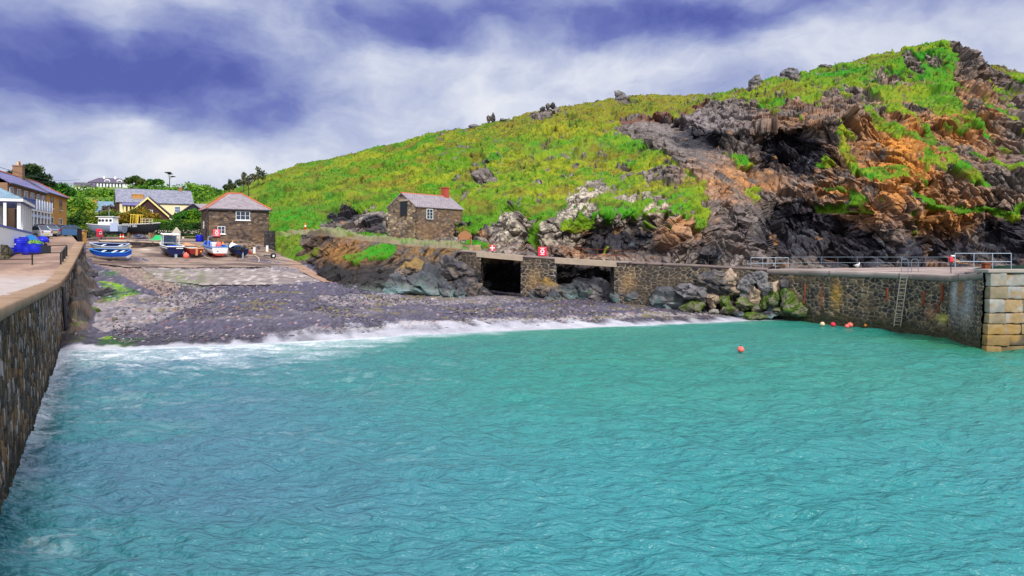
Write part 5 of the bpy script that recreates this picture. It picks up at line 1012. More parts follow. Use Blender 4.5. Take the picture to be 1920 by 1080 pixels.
# --- winch house
C0 = Vector(P(780, 452, 92)); Lc = Vector(P(728, 450, 95)); ud = (Vector((C0.x, C0.y)) - Vector((Lc.x, Lc.y))); wdt = ud.length; rot = math.atan2(ud.y, ud.x)
zb = 7.3; t = thing('winch_house', 'small stone hut with a slate roof and red brick chimney set into the green slope', 'building', (Lc.x, Lc.y, zb), rot)
He = CH + 80 / F * 92 - zb; Ln = 8.6; gb_ = 1.75
pr = [stone_face([(0, 0), (wdt, 0)], lambda s: -1.2, lambda s: He + gb_ * (1 - abs(2 * s / wdt - 1)), .5, .32, [(.19, .135, .10), (.29, .21, .145), (.12, .09, .075), (.37, .28, .18), (.22, .17, .14)], (.16, .115, .075), (.07, .07), .08, 81, warm=(.24, .15, .06)),
      stone_face([(wdt, 0), (wdt, Ln)], lambda s: -1.2, lambda s: He, .45, .24, [(.18, .12, .09), (.27, .18, .12), (.12, .09, .075)], (.16, .11, .07), (.07, .07), .05, 82, warm=(.22, .13, .06)), stone_face([(0, Ln), (0, 0)], lambda s: -1.2, lambda s: He, .45, .3, [(.12, .08, .06)], (.14, .1, .07), (.15, .15), .05, 83), stone_face([(wdt, Ln), (0, Ln)], lambda s: -1.2, lambda s: He + gb_ * (1 - abs(2 * s / wdt - 1)), .45, .3, [(.12, .08, .06)], (.14, .1, .07), (.15, .15), .05, 84)]
v, q_, c = join(pr); mesh_np('wall', v, q_, M['stone'], t, c)
mb = MB(); e = .18; m_ = wdt / 2; slabroof(mb, [(-e, -.15, He - .06), (-e, Ln + .2, He - .06), (m_, Ln + .2, He + gb_ + .02), (m_, -.15, He + gb_ + .02)], .12); slabroof(mb, [(wdt + e, -.15, He - .06), (wdt + e, Ln + .2, He - .06), (m_, Ln + .2, He + gb_ + .02), (m_, -.15, He + gb_ + .02)], .12)
ro = mb.build('roof', M['slatewarm'], t); roof_uv(ro); MB().tube((m_, -.17, He + gb_ + .1), (m_, Ln + .2, He + gb_ + .1), .12).build('ridge_tiles', M['ridge'], ro)
mb = MB(); mb.box(m_ - .42, m_ + .42, Ln - 1.0, Ln - .3, He + gb_ - .6, He + gb_ + 1.15); mb.box(m_ - .48, m_ + .48, Ln - 1.06, Ln - .24, He + gb_ + 1.15, He + gb_ + 1.3); mb.build('chimney', M['brick'], ro)
MB().box(m_ - .1, m_ + 1.05, -.20, -.03, He - .95, He + .75).build('loading_door', M['blackboard'], t); MB().box(m_ - .25, m_ + 1.2, -.24, -.02, He + .77, He + 1.03).build('lintel', material('granite_lintel', (.38, .31, .23), .8, nscale=4), t)
window(t, (wdt + .10, 2.3, He - 1.45), (0, 1, 0), (1, 0, 0), 1.15, 1.3, 2, 3, sill=False)
# --- cream house with a brown gabled extension
def simple_house(name, label, loc, rotz, w_, d_, h_, gable, wallmat, roofmat, wallname='wall', over=.25, hip=False, gable_front=False, extra=None):
    tt = thing(name, label, 'house', loc, rotz); mb = MB()
    if gable_front:                                                # ridge runs back along y, gable faces the viewer
        poly = [(0, -2), (w_, -2), (w_, h_), (w_ / 2, h_ + gable), (0, h_)]; mb.prism(poly, 'y', 0, d_)
    elif hip: mb.box(0, w_, 0, d_, -2, h_)
    else: mb.prism([(0, -2), (d_, -2), (d_, h_), (d_ / 2, h_ + gable), (0, h_)], 'x', 0, w_)
    mb.build(wallname, M[wallmat], tt); mb = MB(); e = over; k = gable
    if gable_front:
        s = e * gable / (w_ / 2); slabroof(mb, [(-e, -e, h_ - s), (-e, d_ + e, h_ - s), (w_ / 2, d_ + e, h_ + k), (w_ / 2, -e, h_ + k)]); slabroof(mb, [(w_ + e, -e, h_ - s), (w_ + e, d_ + e, h_ - s), (w_ / 2, d_ + e, h_ + k), (w_ / 2, -e, h_ + k)])
    elif hip:
        i = min(d_ / 2, w_ * .3); A, B, Cq, D = (-e, -e, h_), (w_ + e, -e, h_), (w_ + e, d_ + e, h_), (-e, d_ + e, h_); a_, b_ = (i, d_ / 2, h_ + k), (w_ - i, d_ / 2, h_ + k)
        for pl in ([A, B, b_, a_], [B, Cq, b_], [Cq, D, a_, b_], [D, A, a_]): slabroof(mb, pl)
    else:
        s = e * gable / (d_ / 2); slabroof(mb, [(-e, -e, h_ - s), (w_ + e, -e, h_ - s), (w_ + e, d_ / 2, h_ + k), (-e, d_ / 2, h_ + k)]); slabroof(mb, [(-e, d_ + e, h_ - s), (w_ + e, d_ + e, h_ - s), (w_ + e, d_ / 2, h_ + k), (-e, d_ / 2, h_ + k)])
    ro = mb.build('roof', M[roofmat], tt); roof_uv(ro); return tt, ro
def chimney(ro, x, y, z0, z1, wd=.8, mat='offwhite', pots=2, dp=.6):
    mb = MB(); mb.box(x - wd / 2, x + wd / 2, y - dp / 2, y + dp / 2, z0, z1); mb.box(x - wd / 2 - .07, x + wd / 2 + .07, y - dp / 2 - .07, y + dp / 2 + .07, z1 + .002, z1 + .14)
    ch = mb.build('chimney', M[mat], ro)
    for k in range(pots):
        xx = x + (k - (pots - 1) / 2) * .4; MB().lathe([(.13, z1 + .15), (.11, z1 + .6), (.14, z1 + .62), (.14, z1 + .68)], (xx, y, 0), 8).build('chimney_pot', M['ridge' if k else 'rope'], ro)
zc = CH + (HY - 412) / F * 135
t, ro = simple_house('cream_house', 'cream rendered house with a long grey slate roof behind the boat yard', (XZ(220, 135), 135, zc), R(31), 12.6, 7.0, CH + 90 / F * 135 - zc, 2.55, 'cream', 'slategrey')
he = CH + 90 / F * 135 - zc
window(t, (10.0, 0, he - 1.75), (1, 0, 0), (0, -1, 0), 1.05, 1.15, 1, 2, pane='glasspale', sillmat='yellowtrim'); chimney(ro, 10.9, 3.5, he + 2.0, he + 3.1, .6, 'plank', 0); chimney(ro, 3.4, 1.2, he + .3, he + 1.4, 1.8, 'ochre', 0, 1.0)
MB().box(-.12, .35, -.04, 7.05, -2, he + .0).build('gable_buttress', M['brownclad'], t)
for k in range(3): MB().box(1.0 + k * .62, 1.3 + k * .62, -1.0, -.01, -.5, he - .9 + k * .18, 0, 0).build('bay_post', M['yellowtrim'], t)
mb = MB(); slabroof(mb, [(.7, -1.2, he - .75), (3.6, -1.2, he - .75), (3.6, 0, he - .2), (.7, 0, he - .2)]); r2o = mb.build('bay_roof', M['slateblue'], t); roof_uv(r2o)
MB().box(8.6, 9.7, -.05, .02, he - 3.0, he - 2.2).build('porch_window', M['brownclad'], t)
zx = CH + (HY - 424) / F * 127
t, ro = simple_house('brown_gabled_house', 'dark brown boarded gable with bright yellow bargeboards in front of the cream house', (XZ(240, 127), 127, zx), R(27), 6.4, 7, CH + 68 / F * 127 - zx, 2.85, 'brownclad', 'purpleroof', gable_front=True, over=.3)
hx = CH + 68 / F * 127 - zx
mb = MB()
for sg in (-1, 1):
    a_, b_ = Vector((3.0 + sg * 3.35, -.36, hx - .30)), Vector((3.0, -.36, hx + 2.88)); dn = Vector((0, 0, -.36)); dy = Vector((0, -.08, 0)); mb.hexa([a_ + dn, b_ + dn, b_ + dn + dy, a_ + dn + dy, a_, b_, b_ + dy, a_ + dy])
mb.build('bargeboard', M['yellowtrim'], ro); window(t, (3.1, 0, hx - .2), (1, 0, 0), (0, -1, 0), 1.4, .85, 1, 1, frame='white', pane='glasspale', sill=False); window(t, (3.2, 0, hx - 1.2), (1, 0, 0), (0, -1, 0), 1.1, .8, 1, 1, pane='glasspale', sill=False); MB().box(4.3, 6.4, -.5, -.02, hx - 1.75, hx - 1.55).build('porch_rail', M['white'], t)
mb = MB(); mb.prism([(6.02, hx - .4), (6.02, -2), (9.6, -2), (9.6, hx - 2.4)], 'y', .2, 5); mb.build('lean_to', M['offwhite'], t)
z3 = CH + (HY - 408) / F * 150
t, ro = simple_house('cottage', 'small cottage with a pale blue slate roof and two dormers left of the cream house', (XZ(180, 150), 150, z3), R(22), 6.2, 5.5, CH + 70 / F * 150 - z3, 2.3, 'white', 'slatepale')
h3 = CH + 70 / F * 150 - z3; chimney(ro, -.4, 2.2, h3 - 1, h3 + 2.5, .6, 'ochre', 0); window(t, (2.0, 0, h3 - .95), (1, 0, 0), (0, -1, 0), 2.4, .8, 4, 1, sill=False)
for xx in (2.1, 4.6):
    mb = MB(); mb.prism([(xx - .6, h3 + .35), (xx + .6, h3 + .35), (xx + .6, h3 + 1.0), (xx, h3 + 1.55), (xx - .6, h3 + 1.0)], 'y', .5, 2.2); dm_ = mb.build('dormer', M['purpleroof'], ro); window(dm_, (xx, .5, h3 + .45), (1, 0, 0), (0, -1, 0), .75, .6, 2, 1, sill=False)
z4 = CH + (HY - 350) / F * 300
t, ro = simple_house('hilltop_house', 'long white house with a hipped slate roof and dormers on top of the wooded hill', (XZ(166, 300), 300, z4), R(26), 14.6, 7, CH + 126 / F * 300 - z4, 2.2, 'white', 'purpleroof', hip=True, over=.4)
h4 = CH + 126 / F * 300 - z4
for xx in (5.4, 9.4): chimney(ro, xx, 3.0, h4 + 1.2, h4 + 2.9, .7, 'white', 0)
for xx in (6.6, 11.0):
    mb = MB(); mb.prism([(xx - 1.0, h4 + .35), (xx + 1.0, h4 + .35), (xx + 1.0, h4 + 1.25), (xx, h4 + 1.7), (xx - 1.0, h4 + 1.25)], 'y', .3, 3); dm_ = mb.build('dormer', M['white'], ro); window(dm_, (xx, .3, h4 + .5), (1, 0, 0), (0, -1, 0), 1.5, .7, 3, 1, sill=False)
for k in range(10): MB().box(1.2 + k * 1.15, 1.7 + k * 1.15, -.06, .02, .15, 1.75 if h4 > 1.8 else h4 - .1).build('window', M['glass'], t)
z5 = CH + (HY - 353) / F * 290
t, ro = simple_house('hilltop_outbuilding', 'low outbuilding with a dull purple roof beside the white hilltop house', (XZ(139, 290), 290, z5), R(26), 7, 5, .9, 1.5, 'offwhite', 'purpleroof')
window(t, (3, 0, .1), (1, 0, 0), (0, -1, 0), 1.4, .6, 2, 1, sill=False)
z6 = CH + (HY - 414) / F * 132
t, ro = simple_house('black_shed', 'black boarded shed with a plain gable between the cream house and the net store', (XZ(339, 132), 132, z6), R(24), 4, 6, CH + 70 / F * 132 - z6, 1.5, 'blackboard', 'purpleroof', gable_front=True)
h6 = CH + 70 / F * 132 - z6; MB().box(1.2, 2.6, -.06, .02, -.5, 1.4).build('door', M['black'], t)
z7 = CH + (HY - 404) / F * 140
t, ro = simple_house('grey_roofed_shed', 'small shed showing a grey slate roof just right of the black gable', (XZ(362, 140), 140, z7), R(24), 2.2, 4, CH + 76 / F * 140 - z7, 1.0, 'offwhite', 'slatewarm'); MB().box(.5, 1.3, -.05, .02, 0, 1.0).build('door', M['timber'], t)
# --- the terrace at the left: facade line from (-53.7, 76) to (-66.8, 112)
fa, fbv = Vector((-53.7, 76, 0)), Vector((-66.8, 112, 0)); U = (fbv - fa).normalized(); NO = Vector((U.y, -U.x, 0)); Wd = 5.8
def terrace(name, label, s0, s1, zb, ze, zr, wallmat, hip_far):
    o0 = fa + U * s0; tt = thing(name, label, 'house', (o0.x, o0.y, zb), math.atan2(U.y, U.x)); L = s1 - s0; h = ze - zb; r = zr - zb
    # in this frame x runs along the front, the front faces -y
    mb = MB(); mb.box(0, L, 0, Wd, -2, h); mb.build('wall', M[wallmat], tt); mb = MB(); e = .3
    xe = L - 4 if hip_far else L + .02
    slabroof(mb, [(-.02, -e, h - .1), (L + (e if hip_far else .02), -e, h - .1), (xe, Wd / 2, r), (-.02, Wd / 2, r)]); slabroof(mb, [(-.02, Wd + e, h - .1), (L + (e if hip_far else .02), Wd + e, h - .1), (xe, Wd / 2, r), (-.02, Wd / 2, r)])
    if hip_far: slabroof(mb, [(L + e, -e, h - .1), (L + e, Wd + e, h - .1), (xe, Wd / 2, r)])
    ro = mb.build('roof', M['slateblue'], tt); roof_uv(ro); mb = MB(); mb.tube((0, Wd / 2, r + .15), (xe, Wd / 2, r + .15), .12)
    if hip_far: mb.tube((xe, Wd / 2, r + .15), (L + e, -e, h + .05), .12)
    mb.build('ridge_tiles', M['ridge'], ro); MB().box(-.02, L + .02, -e - .12, -e - .01, h - .16, h - .02).build('gutter', M['iron'], ro); return tt, ro, L, h, r
t, ro, L, h, r = terrace('ochre_end_house', 'ochre house with dark windows at the far end of the terrace, above the parked cars', 25.6, 38.3, 8.4, 14.2, 15.95, 'ochre', True)
for x in (3.2, 8.6): window(t, (x, 0, h - 2.0), (1, 0, 0), (0, -1, 0), 1.7, 1.5, 2, 1, frame='timber', sillmat='offwhite'); window(t, (x, 0, h - 4.9), (1, 0, 0), (0, -1, 0), 2.0, 1.7, 2, 2)
t, ro, L, h, r = terrace('balcony_terrace_house', 'slate-roofed terrace house with a pale blue balcony and white glazed front', 8, 25.5, 7.6, 14.0, 15.85, 'ochrebrown', False)
chimney(ro, L - .9, Wd / 2, r - .3, r + 1.55, 1.25, 'ochrebrown', 3, 1.1)
mb = MB(); mb.prism([(-.35, h - .2), (Wd / 2, r + .12), (Wd / 2, r + .5), (-.35, h + .2)], 'x', L - .25, L + .15); mb.build('party_wall_verge', M['slategrey'], ro)
for x in (1.5, 4.5, 7.5, 10.5, 13.5, 16): window(t, (x, 0, h - 2.0), (1, 0, 0), (0, -1, 0), 1.5, 1.6, 2, 2, sillmat='offwhite')
x0 = 3.0; MB().box(x0, L - .2, -.75, 0, h - 2.75, h - 2.55).build('balcony_floor', M['white'], t)
bal = MB(); bal.box(x0 + 6, L - .2, -.80, -.73, h - 2.5, h - 1.35); bo = bal.build('balcony_panel', M['lightblue'], t); mb = MB()
for k in range(7): mb.box(x0 + 6 + k * 1.35, x0 + 6.1 + k * 1.35, -.87, -.81, h - 2.6, h - 1.25)
mb.build('balcony_post', M['white'], bo); mb = MB(); mb.box(x0, x0 + 5.95, -.80, -.74, h - 1.45, h - 1.35)
for k in range(24): mb.box(x0 + k * .25, x0 + .04 + k * .25, -.79, -.75, h - 2.54, h - 1.451)
mb.build('balcony_railing', M['bluetrim'], t)
MB().box(x0, L - .3, -.6, -.02, -.5, h - 2.76).build('glazed_front', M['glass'], t)
for k in range(9): MB().box(x0 + k * 1.7, x0 + .38 + k * 1.7, -.72, -.59, -.5, h - 2.76).build('front_post', M['white'], t)
MB().box(x0, L - .3, -.70, -.598, h - 3.5, h - 3.15).build('front_rail', M['lightblue'], t)
# --- the white veranda building at the left edge
vf = Vector((-49.0, 74.0, 0)); vb = Vector((-54.3, 84.0, 0)); Uv = (vb - vf).normalized(); Lv = (vb - vf).length
t = thing('veranda_building', 'white building with a posted veranda and blue-capped parapet at the left edge of the quay', 'building', (vf.x, vf.y, 8.15), math.atan2(Uv.y, Uv.x))
MB().box(0, Lv, 2.2, 3.6, -3, 3.0).build('wall', M['white'], t)
mb = MB(); D_ = 4.2; slabroof(mb, [(-.4, -.4, 3.3), (Lv + .4, -.4, 3.3), (Lv - 1.5, 2.2, 4.7), (1.6, 2.2, 4.7)]); slabroof(mb, [(-.4, -.4, 3.3), (-.4, D_, 3.3), (1.6, 2.2, 4.7)]); slabroof(mb, [(-.4, D_, 3.3), (Lv + .4, D_, 3.3), (Lv - 1.5, 2.2, 4.7), (1.6, 2.2, 4.7)]); slabroof(mb, [(Lv + .4, -.4, 3.3), (Lv + .4, D_, 3.3), (Lv - 1.5, 2.2, 4.7)])
ro = mb.build('roof', M['slatepale'], t); roof_uv(ro); mb = MB(); mb.box(-.5, Lv + .5, -.5, -.41, 3.1, 3.36); mb.box(-.5, -.41, -.41, D_, 3.1, 3.36); mb.build('fascia', M['white'], ro)
MB().box(-.3, Lv + .3, -.35, 2.19, 3.0, 3.09).build('veranda_ceiling', M['bluetrim'], t)
for k in range(6): MB().box(k * (Lv - .3) / 5, k * (Lv - .3) / 5 + .28, -.25, .05, -.2, 2.99).build('veranda_post', M['white'], t)
for k in range(2): MB().box(-.28, -.02, .9 + k * 1.4, 1.15 + k * 1.4, -.2, 2.99).build('veranda_post', M['white'], t)
for k in range(3): window(t, (1.6 + k * 3.6, 2.2, .5), (1, 0, 0), (0, -1, 0), 1.2, 1.9, 2, 3, sill=False)
MB().box(-.2, Lv, .06, 2.18, -3, -.21).build('veranda_floor', M['offwhite'], t)
t = thing('parapet_wall', 'low white parapet wall with a sloping blue cap in front of the veranda posts', 'wall', (XZ(-14, 64), 64, 6)); w0, w1 = Vector((0, 0, 0)), Vector((XZ(58, 77) - XZ(-14, 64), 13, 0)); nn_ = Vector((.85, -.5, 0)) * .14; zt0, zt1 = CH + 46 / F * 64 - 6, CH + 29 / F * 77 - 6
def sl(mb, a0, a1, g): mb.hexa([w0 + Vector((0, 0, a0[0])) + nn_ * g, w1 + Vector((0, 0, a1[0])) + nn_ * g, w1 + Vector((0, 0, a1[0])) - nn_ * g, w0 + Vector((0, 0, a0[0])) - nn_ * g, w0 + Vector((0, 0, a0[1])) + nn_ * g, w1 + Vector((0, 0, a1[1])) + nn_ * g, w1 + Vector((0, 0, a1[1])) - nn_ * g, w0 + Vector((0, 0, a0[1])) - nn_ * g]); return mb
sl(MB(), (-1.5, zt0), (-.2, zt1), 1.0).build('wall_face', M['white'], t); sl(MB(), (zt0 + .004, zt0 + .2), (zt1 + .004, zt1 + .2), 1.5).build('cap', M['bluetrim'], t)
pr = stone_face([(XZ(-60, 64), 64), (XZ(8, 66.5), 66.5), (XZ(16, 69), 69), (XZ(10, 73), 73)], lambda s: 4.5, lambda s: 7.2 - .1 * s, .7, .5, [(.10, .085, .06), (.06, .05, .04), (.16, .13, .09)], (.05, .06, .03), (.08, .08), .25, 91, .12, algae=(3, 9, (.05, .07, .02), .35))
tag(mesh_np('rubble_wall', *pr[:2], M['stone'], None, pr[2], loc=(XZ(0, 66), 66, 5.0)), 'rough weedy rubble bank below the veranda at the left edge', 'wall')

# ------------------------------------------------------------------ boats
def hull_pts(L, B, D, fl=.55, n=15, m=8, sheer=.28, tr=.82, inset=0., raise_=0., lo=0., hi=1.):
    """hull surface: stations from transom (x=0) to stem (x=L); rows from keel to sheer; lo/hi pick a band of it"""
    S = np.linspace(0, 1, n); T = np.linspace(lo, hi, m); pts = np.zeros((2, n, m, 3))
    for i, s in enumerate(S):
        bw = B / 2 * (tr + (1 - tr) * math.sin(min(s / .45, 1) * math.pi / 2)) * (1 - max(0, (s - .45) / .55) ** 2.2) + .001; bw = max(bw - inset, .012)
        top = D + sheer * max(0, (s - .3) / .7) ** 2 + .05 * (1 - s); bot = .06 + .42 * D * max(0, (s - .72) / .28) ** 2 + inset
        for j, q_ in enumerate(T):
            a_ = q_ ** fl; y = bw * (math.sin(min(a_, 1) * math.pi / 2) ** .8); z = bot + (top - bot) * q_ ** 1.25 + raise_
            x = L * s + (.10 * L * q_ * max(0, (s - .75) / .25)) - .05 * (1 - s) * q_ * L * .3
            pts[0, i, j] = (x, -y, z); pts[1, i, j] = (x, y, z)
    return pts
def hull_shell(mb, pts, close_tr=True, off=0.):
    for sd in (0, 1):
        P_ = pts[sd]; n, m = P_.shape[:2]; vs = P_.reshape(-1, 3).copy(); vs[:, 1] += off * (-1 if sd == 0 else 1); fs = []
        for i in range(n - 1):
            for j in range(m - 1): q_ = (i * m + j, (i + 1) * m + j, (i + 1) * m + j + 1, i * m + j + 1); fs.append(q_ if sd == 0 else q_[::-1])
        mb.add([tuple(v) for v in vs], fs)
    if close_tr:
        m = pts.shape[2]; a_ = [tuple(pts[0, 0, j]) for j in range(m)] + [tuple(pts[1, 0, j]) for j in range(m - 1, -1, -1)]; mb.add(a_, [tuple(range(len(a_)))])
def boat(name, label, cat, loc, rotz, L, B, D, bottom, upper, inside, rail, tilt=(0, 0), group=None, split=.5, deck=None, floor_h=.35, thwarts=3, thwart_mat='boatwood', stripe=None, trim=None, keel=True, foredeck=.0):
    t = thing(name, label, cat, loc, rotz, group, tilt)
    mb = MB(); hull_shell(mb, hull_pts(L, B, D, hi=split)); mb.build('hull_bottom', M[bottom], t, smooth=True, fix=False)
    mb = MB(); hull_shell(mb, hull_pts(L, B, D, lo=split, hi=1.)); mb.build('topsides', M[upper], t, smooth=True, fix=False)
    mb = MB(); hull_shell(mb, hull_pts(L, B, D, inset=.05, raise_=.01), True); pts = hull_pts(L, B, D, inset=.06)
    mb.build('inside_planking', M[inside], t, smooth=True, fix=False)
    k = 3; fl = MB(); vs = [tuple(pts[0, i, k]) for i in range(15)] + [tuple(pts[1, i, k]) for i in range(14, -1, -1)]; fl.add(vs, [tuple(range(30))]); fl.build('floor_boards', M[inside if not deck else deck], t)
    top = hull_pts(L, B, D); gw = MB()
    for sd in (0, 1):
        l_ = [Vector(top[sd, i, -1]) for i in range(15)]; gw.path(l_, .055, 5)
    gw.tube(top[0, 0, -1], top[1, 0, -1], .06, n=5); gw.build('gunwale', M[rail], t)
    if stripe:
        sp = MB(); hull_shell(sp, hull_pts(L, B, D, lo=.80, hi=.90), False, .012); sp.build('stripe', M[stripe], t, smooth=True, fix=False)
    for q_ in range(thwarts):
        i = int(3 + q_ * 7 / max(1, thwarts - 1)) if thwarts > 1 else 5; a_, b_ = pts[0, i, 6], pts[1, i, 6]; MB().box(a_[0] - .13, a_[0] + .13, a_[1], b_[1], a_[2] - .02, a_[2] + .03).build('thwart', M[thwart_mat], t)
    if foredeck:
        n0 = int(14 * (1 - foredeck)); fd = MB(); vs = [tuple(top[0, i, -1] + np.array((0, .02, .0))) for i in range(n0, 15)] + [tuple(top[1, i, -1] + np.array((0, -.02, 0))) for i in range(14, n0 - 1, -1)]; fd.add(vs, [tuple(range(len(vs)))]); fd.build('foredeck', M[trim or upper], t)
    if keel: MB().box(.2, L * .86, -.04, .04, -.02, .10).build('keel', M[bottom], t)
    return t
def gslope(px, Y): X = XZ(px, Y); return math.atan2(float(G(X, Y + 2) - G(X, Y - 2)), 4)
GB = 'small boats drawn up on the slip'
HD = R(127)                                                        # bows point up the slip and a little left
def slipboat(px, Y, dz=.28): X = XZ(px, Y); return (X, Y, float(G(X, Y)) + dz)
def chock(t, L, mat='timber'):
    for x in (L * .2, L * .62): MB().box(x - .1, x + .1, -.5, .5, -.36, .06).build('chock', M[mat], t)
ti = (0, -.10)
b = boat('cabin_boat', 'navy blue motor boat with a white canopy frame, leftmost of the row on the slip', 'boat', slipboat(329, 83.2), HD, 4.9, 2.15, 1.0, 'navy', 'navy', 'boatin', 'white', ti, GB, .30, None, stripe='white', thwarts=1, thwart_mat='bluehull', foredeck=.25, trim='white'); chock(b, 4.9)
mb = MB(); mb.box(2.1, 3.4, -.95, .95, 2.18, 2.27)
cn = mb.build('canopy_roof', M['white'], b, bevel=.03); mb = MB()
for x, y in ((2.2, -.85), (2.2, .85), (3.3, -.8), (3.3, .8)): mb.tube((x, y, .95), (x, y, 2.18), .04)
mb.build('canopy_posts', M['white'], b); MB().fbox((3.32, 0, 1.1), (0, 1, 0), (-.25, 0, 1), (1, 0, .2), -.75, .75, .1, .9, 0, .03).build('windscreen', M['glasspale'], b); MB().tube((1.6, -.7, 1.0), (2.6, .2, 2.1), .035).build('boom', M['iron'], b)
MB().box(1.0, 2.0, -.5, .5, .55, 1.05).build('engine_box', M['bluehull'], b, bevel=.05)
MB().fbox((-.10, 0, .6), (0, 1, 0), (0, 0, 1), (-1, 0, 0), -.75, -.05, .22, .33, 0, .03).build('name_strip', M['white'], b); MB().box(-.3, -.02, -.12, .12, -.25, .2).build('propeller_leg', M['galv'], b)
b = boat('open_boat', 'dark red varnished open boat with a grey cover between the navy and the blue boats', 'boat', slipboat(368, 83.5), HD, 4.5, 1.75, .80, 'blackhull', 'redhull', 'boatwood', 'boatwood', ti, GB, .30, thwarts=1, foredeck=.30, trim='boatwood'); chock(b, 4.5)
pts = hull_pts(4.5, 1.75, .80, inset=.16); mb = MB(); vs = [tuple(pts[0, i, 7] - np.array((0, 0, .12))) for i in range(1, 11)] + [tuple(pts[1, i, 7] - np.array((0, 0, .12))) for i in range(10, 0, -1)]; mb.add(vs, [tuple(range(20))]); mb.build('cover', M['greytarp'], b); MB().box(-.16, -.04, -.12, .12, .1, .8).build('rudder', M['boatwood'], b); MB().box(-.06, -.02, -.55, -.4, .45, .6).build('badge', M['yellow'], b)
b = boat('open_boat', 'blue and white open boat with a red keel in front of the net store', 'boat', slipboat(412, 83.8), HD, 5.0, 2.1, 1.0, 'antifoul', 'white', 'bluehull', 'skyhull', ti, GB, .34, thwarts=2, thwart_mat='bluehull', stripe='bluehull'); chock(b, 5.0, 'antifoul')
MB().box(1.9, 2.7, -.35, .35, .5, 1.35).build('engine_casing', M['white'], b, bevel=.06); MB().lathe([(.05, .7), (.28, .9), (.34, 1.15), (.25, 1.4), (.05, 1.5)], (1.4, -.25, 0), 10).build('fender_float', M['pink'], b, smooth=True); MB().lathe([(.05, .6), (.24, .75), (.24, 1.0), (.05, 1.12)], (1.0, .4, 0), 10).build('fender_float', M['palebuoy'], b, smooth=True)
mb = MB(); rr = random.Random(3)
for k in range(10): mb.tube((3.0 + rr.uniform(-.4, .9), rr.uniform(-.6, .6), .9), (3.0 + rr.uniform(-.4, 1.2), rr.uniform(-.7, .7), 1.75), .035)
mb.build('pot_marker_poles', M['bark'], b); mb = MB(); mb.tube((3.0, .5, .8), (3.0, .5, 1.9), .05); mb.tube((3.0, .5, 1.9), (2.4, .1, 2.1), .05); mb.build('hauler_arm', M['galv'], b)
MB().box(-.06, -.02, .2, .3, .5, .62).build('drain_plug', M['blackhull'], b)
b = boat('open_boat', 'small dark boat with a white forward cover, rightmost of the row on the slip', 'boat', slipboat(454, 84.5), HD, 4.4, 1.65, .75, 'blackhull', 'navy', 'skyhull', 'blackhull', ti, GB, .4, thwarts=1, foredeck=.12, trim='navy'); chock(b, 4.4)
pts = hull_pts(4.4, 1.65, .75, inset=.1); mb = MB(); cv = []
for i in range(7, 13): cv.append([Vector(pts[0, i, 7]).lerp(Vector(pts[1, i, 7]), f_) + Vector((0, 0, .32 * math.sin(f_ * math.pi))) for f_ in np.linspace(0, 1, 7)])
mb.add([v for r_ in cv for v in r_], [(i * 7 + j, (i + 1) * 7 + j, (i + 1) * 7 + j + 1, i * 7 + j + 1) for i in range(5) for j in range(6)]); mb.build('forward_cover', M['white'], b, smooth=True)
mb = MB(); rr = random.Random(8)
for k in range(14): mb.tube((rr.uniform(.3, 2.0), rr.uniform(-.6, .6), .5), (rr.uniform(.3, 2.0), rr.uniform(-.6, .6), 1.05), .05)
mb.build('heaped_gear', M['iron'], b); MB().box(-.45, -.05, -.18, .18, .55, 1.1).build('outboard_motor', M['black'], b, bevel=.06); MB().box(-.3, -.12, -.06, .06, -.2, .6).build('outboard_leg', M['galv'], b)
X, Y, Z_ = gp(240, 78.5); b = boat('rowing_boat', 'bright blue rowing boat with white thwarts lying side-on below the quay end', 'boat', (X + .1, Y, Z_ + .38), R(180), 3.75, 1.6, .74, 'white', 'bluehull', 'navy', 'skyhull', (R(-13), 0), None, .45, thwarts=3, thwart_mat='white')
for x in (1.7,):
    MB().tube((x, -.7, -.3), (x, .7, -.3), .04).build('launching_axle', M['iron'], b)
    for y in (-.75, .75): MB().lathe([(.12, -.09), (.27, -.08), (.27, .08), (.12, .09)], (x, y, -.22), 14, 'y').build('launching_wheel', M['tyre'], b)
X, Y, Z_ = gp(238, 81.6); b = boat('rowing_boat', 'second rowing boat behind the bright blue one, showing its dark inside and pale rim', 'boat', (X, Y, Z_ + .5), R(176), 3.75, 1.5, .74, 'greyhull', 'boatin', 'navy', 'lightblue', (R(-14), 0), None, .45, thwarts=2, thwart_mat='white')
# boats in the yard
zq = CH + (HY - 445) / F * 108
b = boat('workboat', 'workboat with a white windowed wheelhouse on a grey hull parked side-on in the yard', 'boat', (XZ(233, 108), 108, zq + .55), R(180), 5.0, 2.1, 1.15, 'greyhull', 'greyhull', 'boatin', 'white', (0, 0), None, .5, thwarts=0, foredeck=.3, trim='white')
mb = MB(); mb.box(1.2, 3.4, -.85, .85, 1.0, 2.35, .08, .06); wh = mb.build('wheelhouse', M['white'], b, bevel=.06); MB().box(1.1, 3.65, -.95, .95, 2.36, 2.46).build('wheelhouse_roof', M['white'], wh, bevel=.03)
for x in (1.55, 2.1, 2.65, 3.1): MB().lathe([(.2, 0), (.2, .03)], (x, .80, 1.85), 14, 'y').build('window', M['glass'], wh)
MB().box(.4, 1.5, .98, 1.06, .3, 1.5).build('grey_board', M['lightblue'], b); MB().tube((2.2, 0, 2.4), (2.2, 0, 3.9), .03).build('mast', M['galv'], b)
mb = MB(); mb.lathe([(.15, -.1), (.36, -.09), (.36, .09), (.15, .1)], (3.3, 1.0, -.12), 16, 'y'); mb.build('trailer_wheel', M['tyre'], b); MB().box(-.2, 5.6, -.5, .9, -.22, -.1).build('trailer_frame', M['iron'], b)
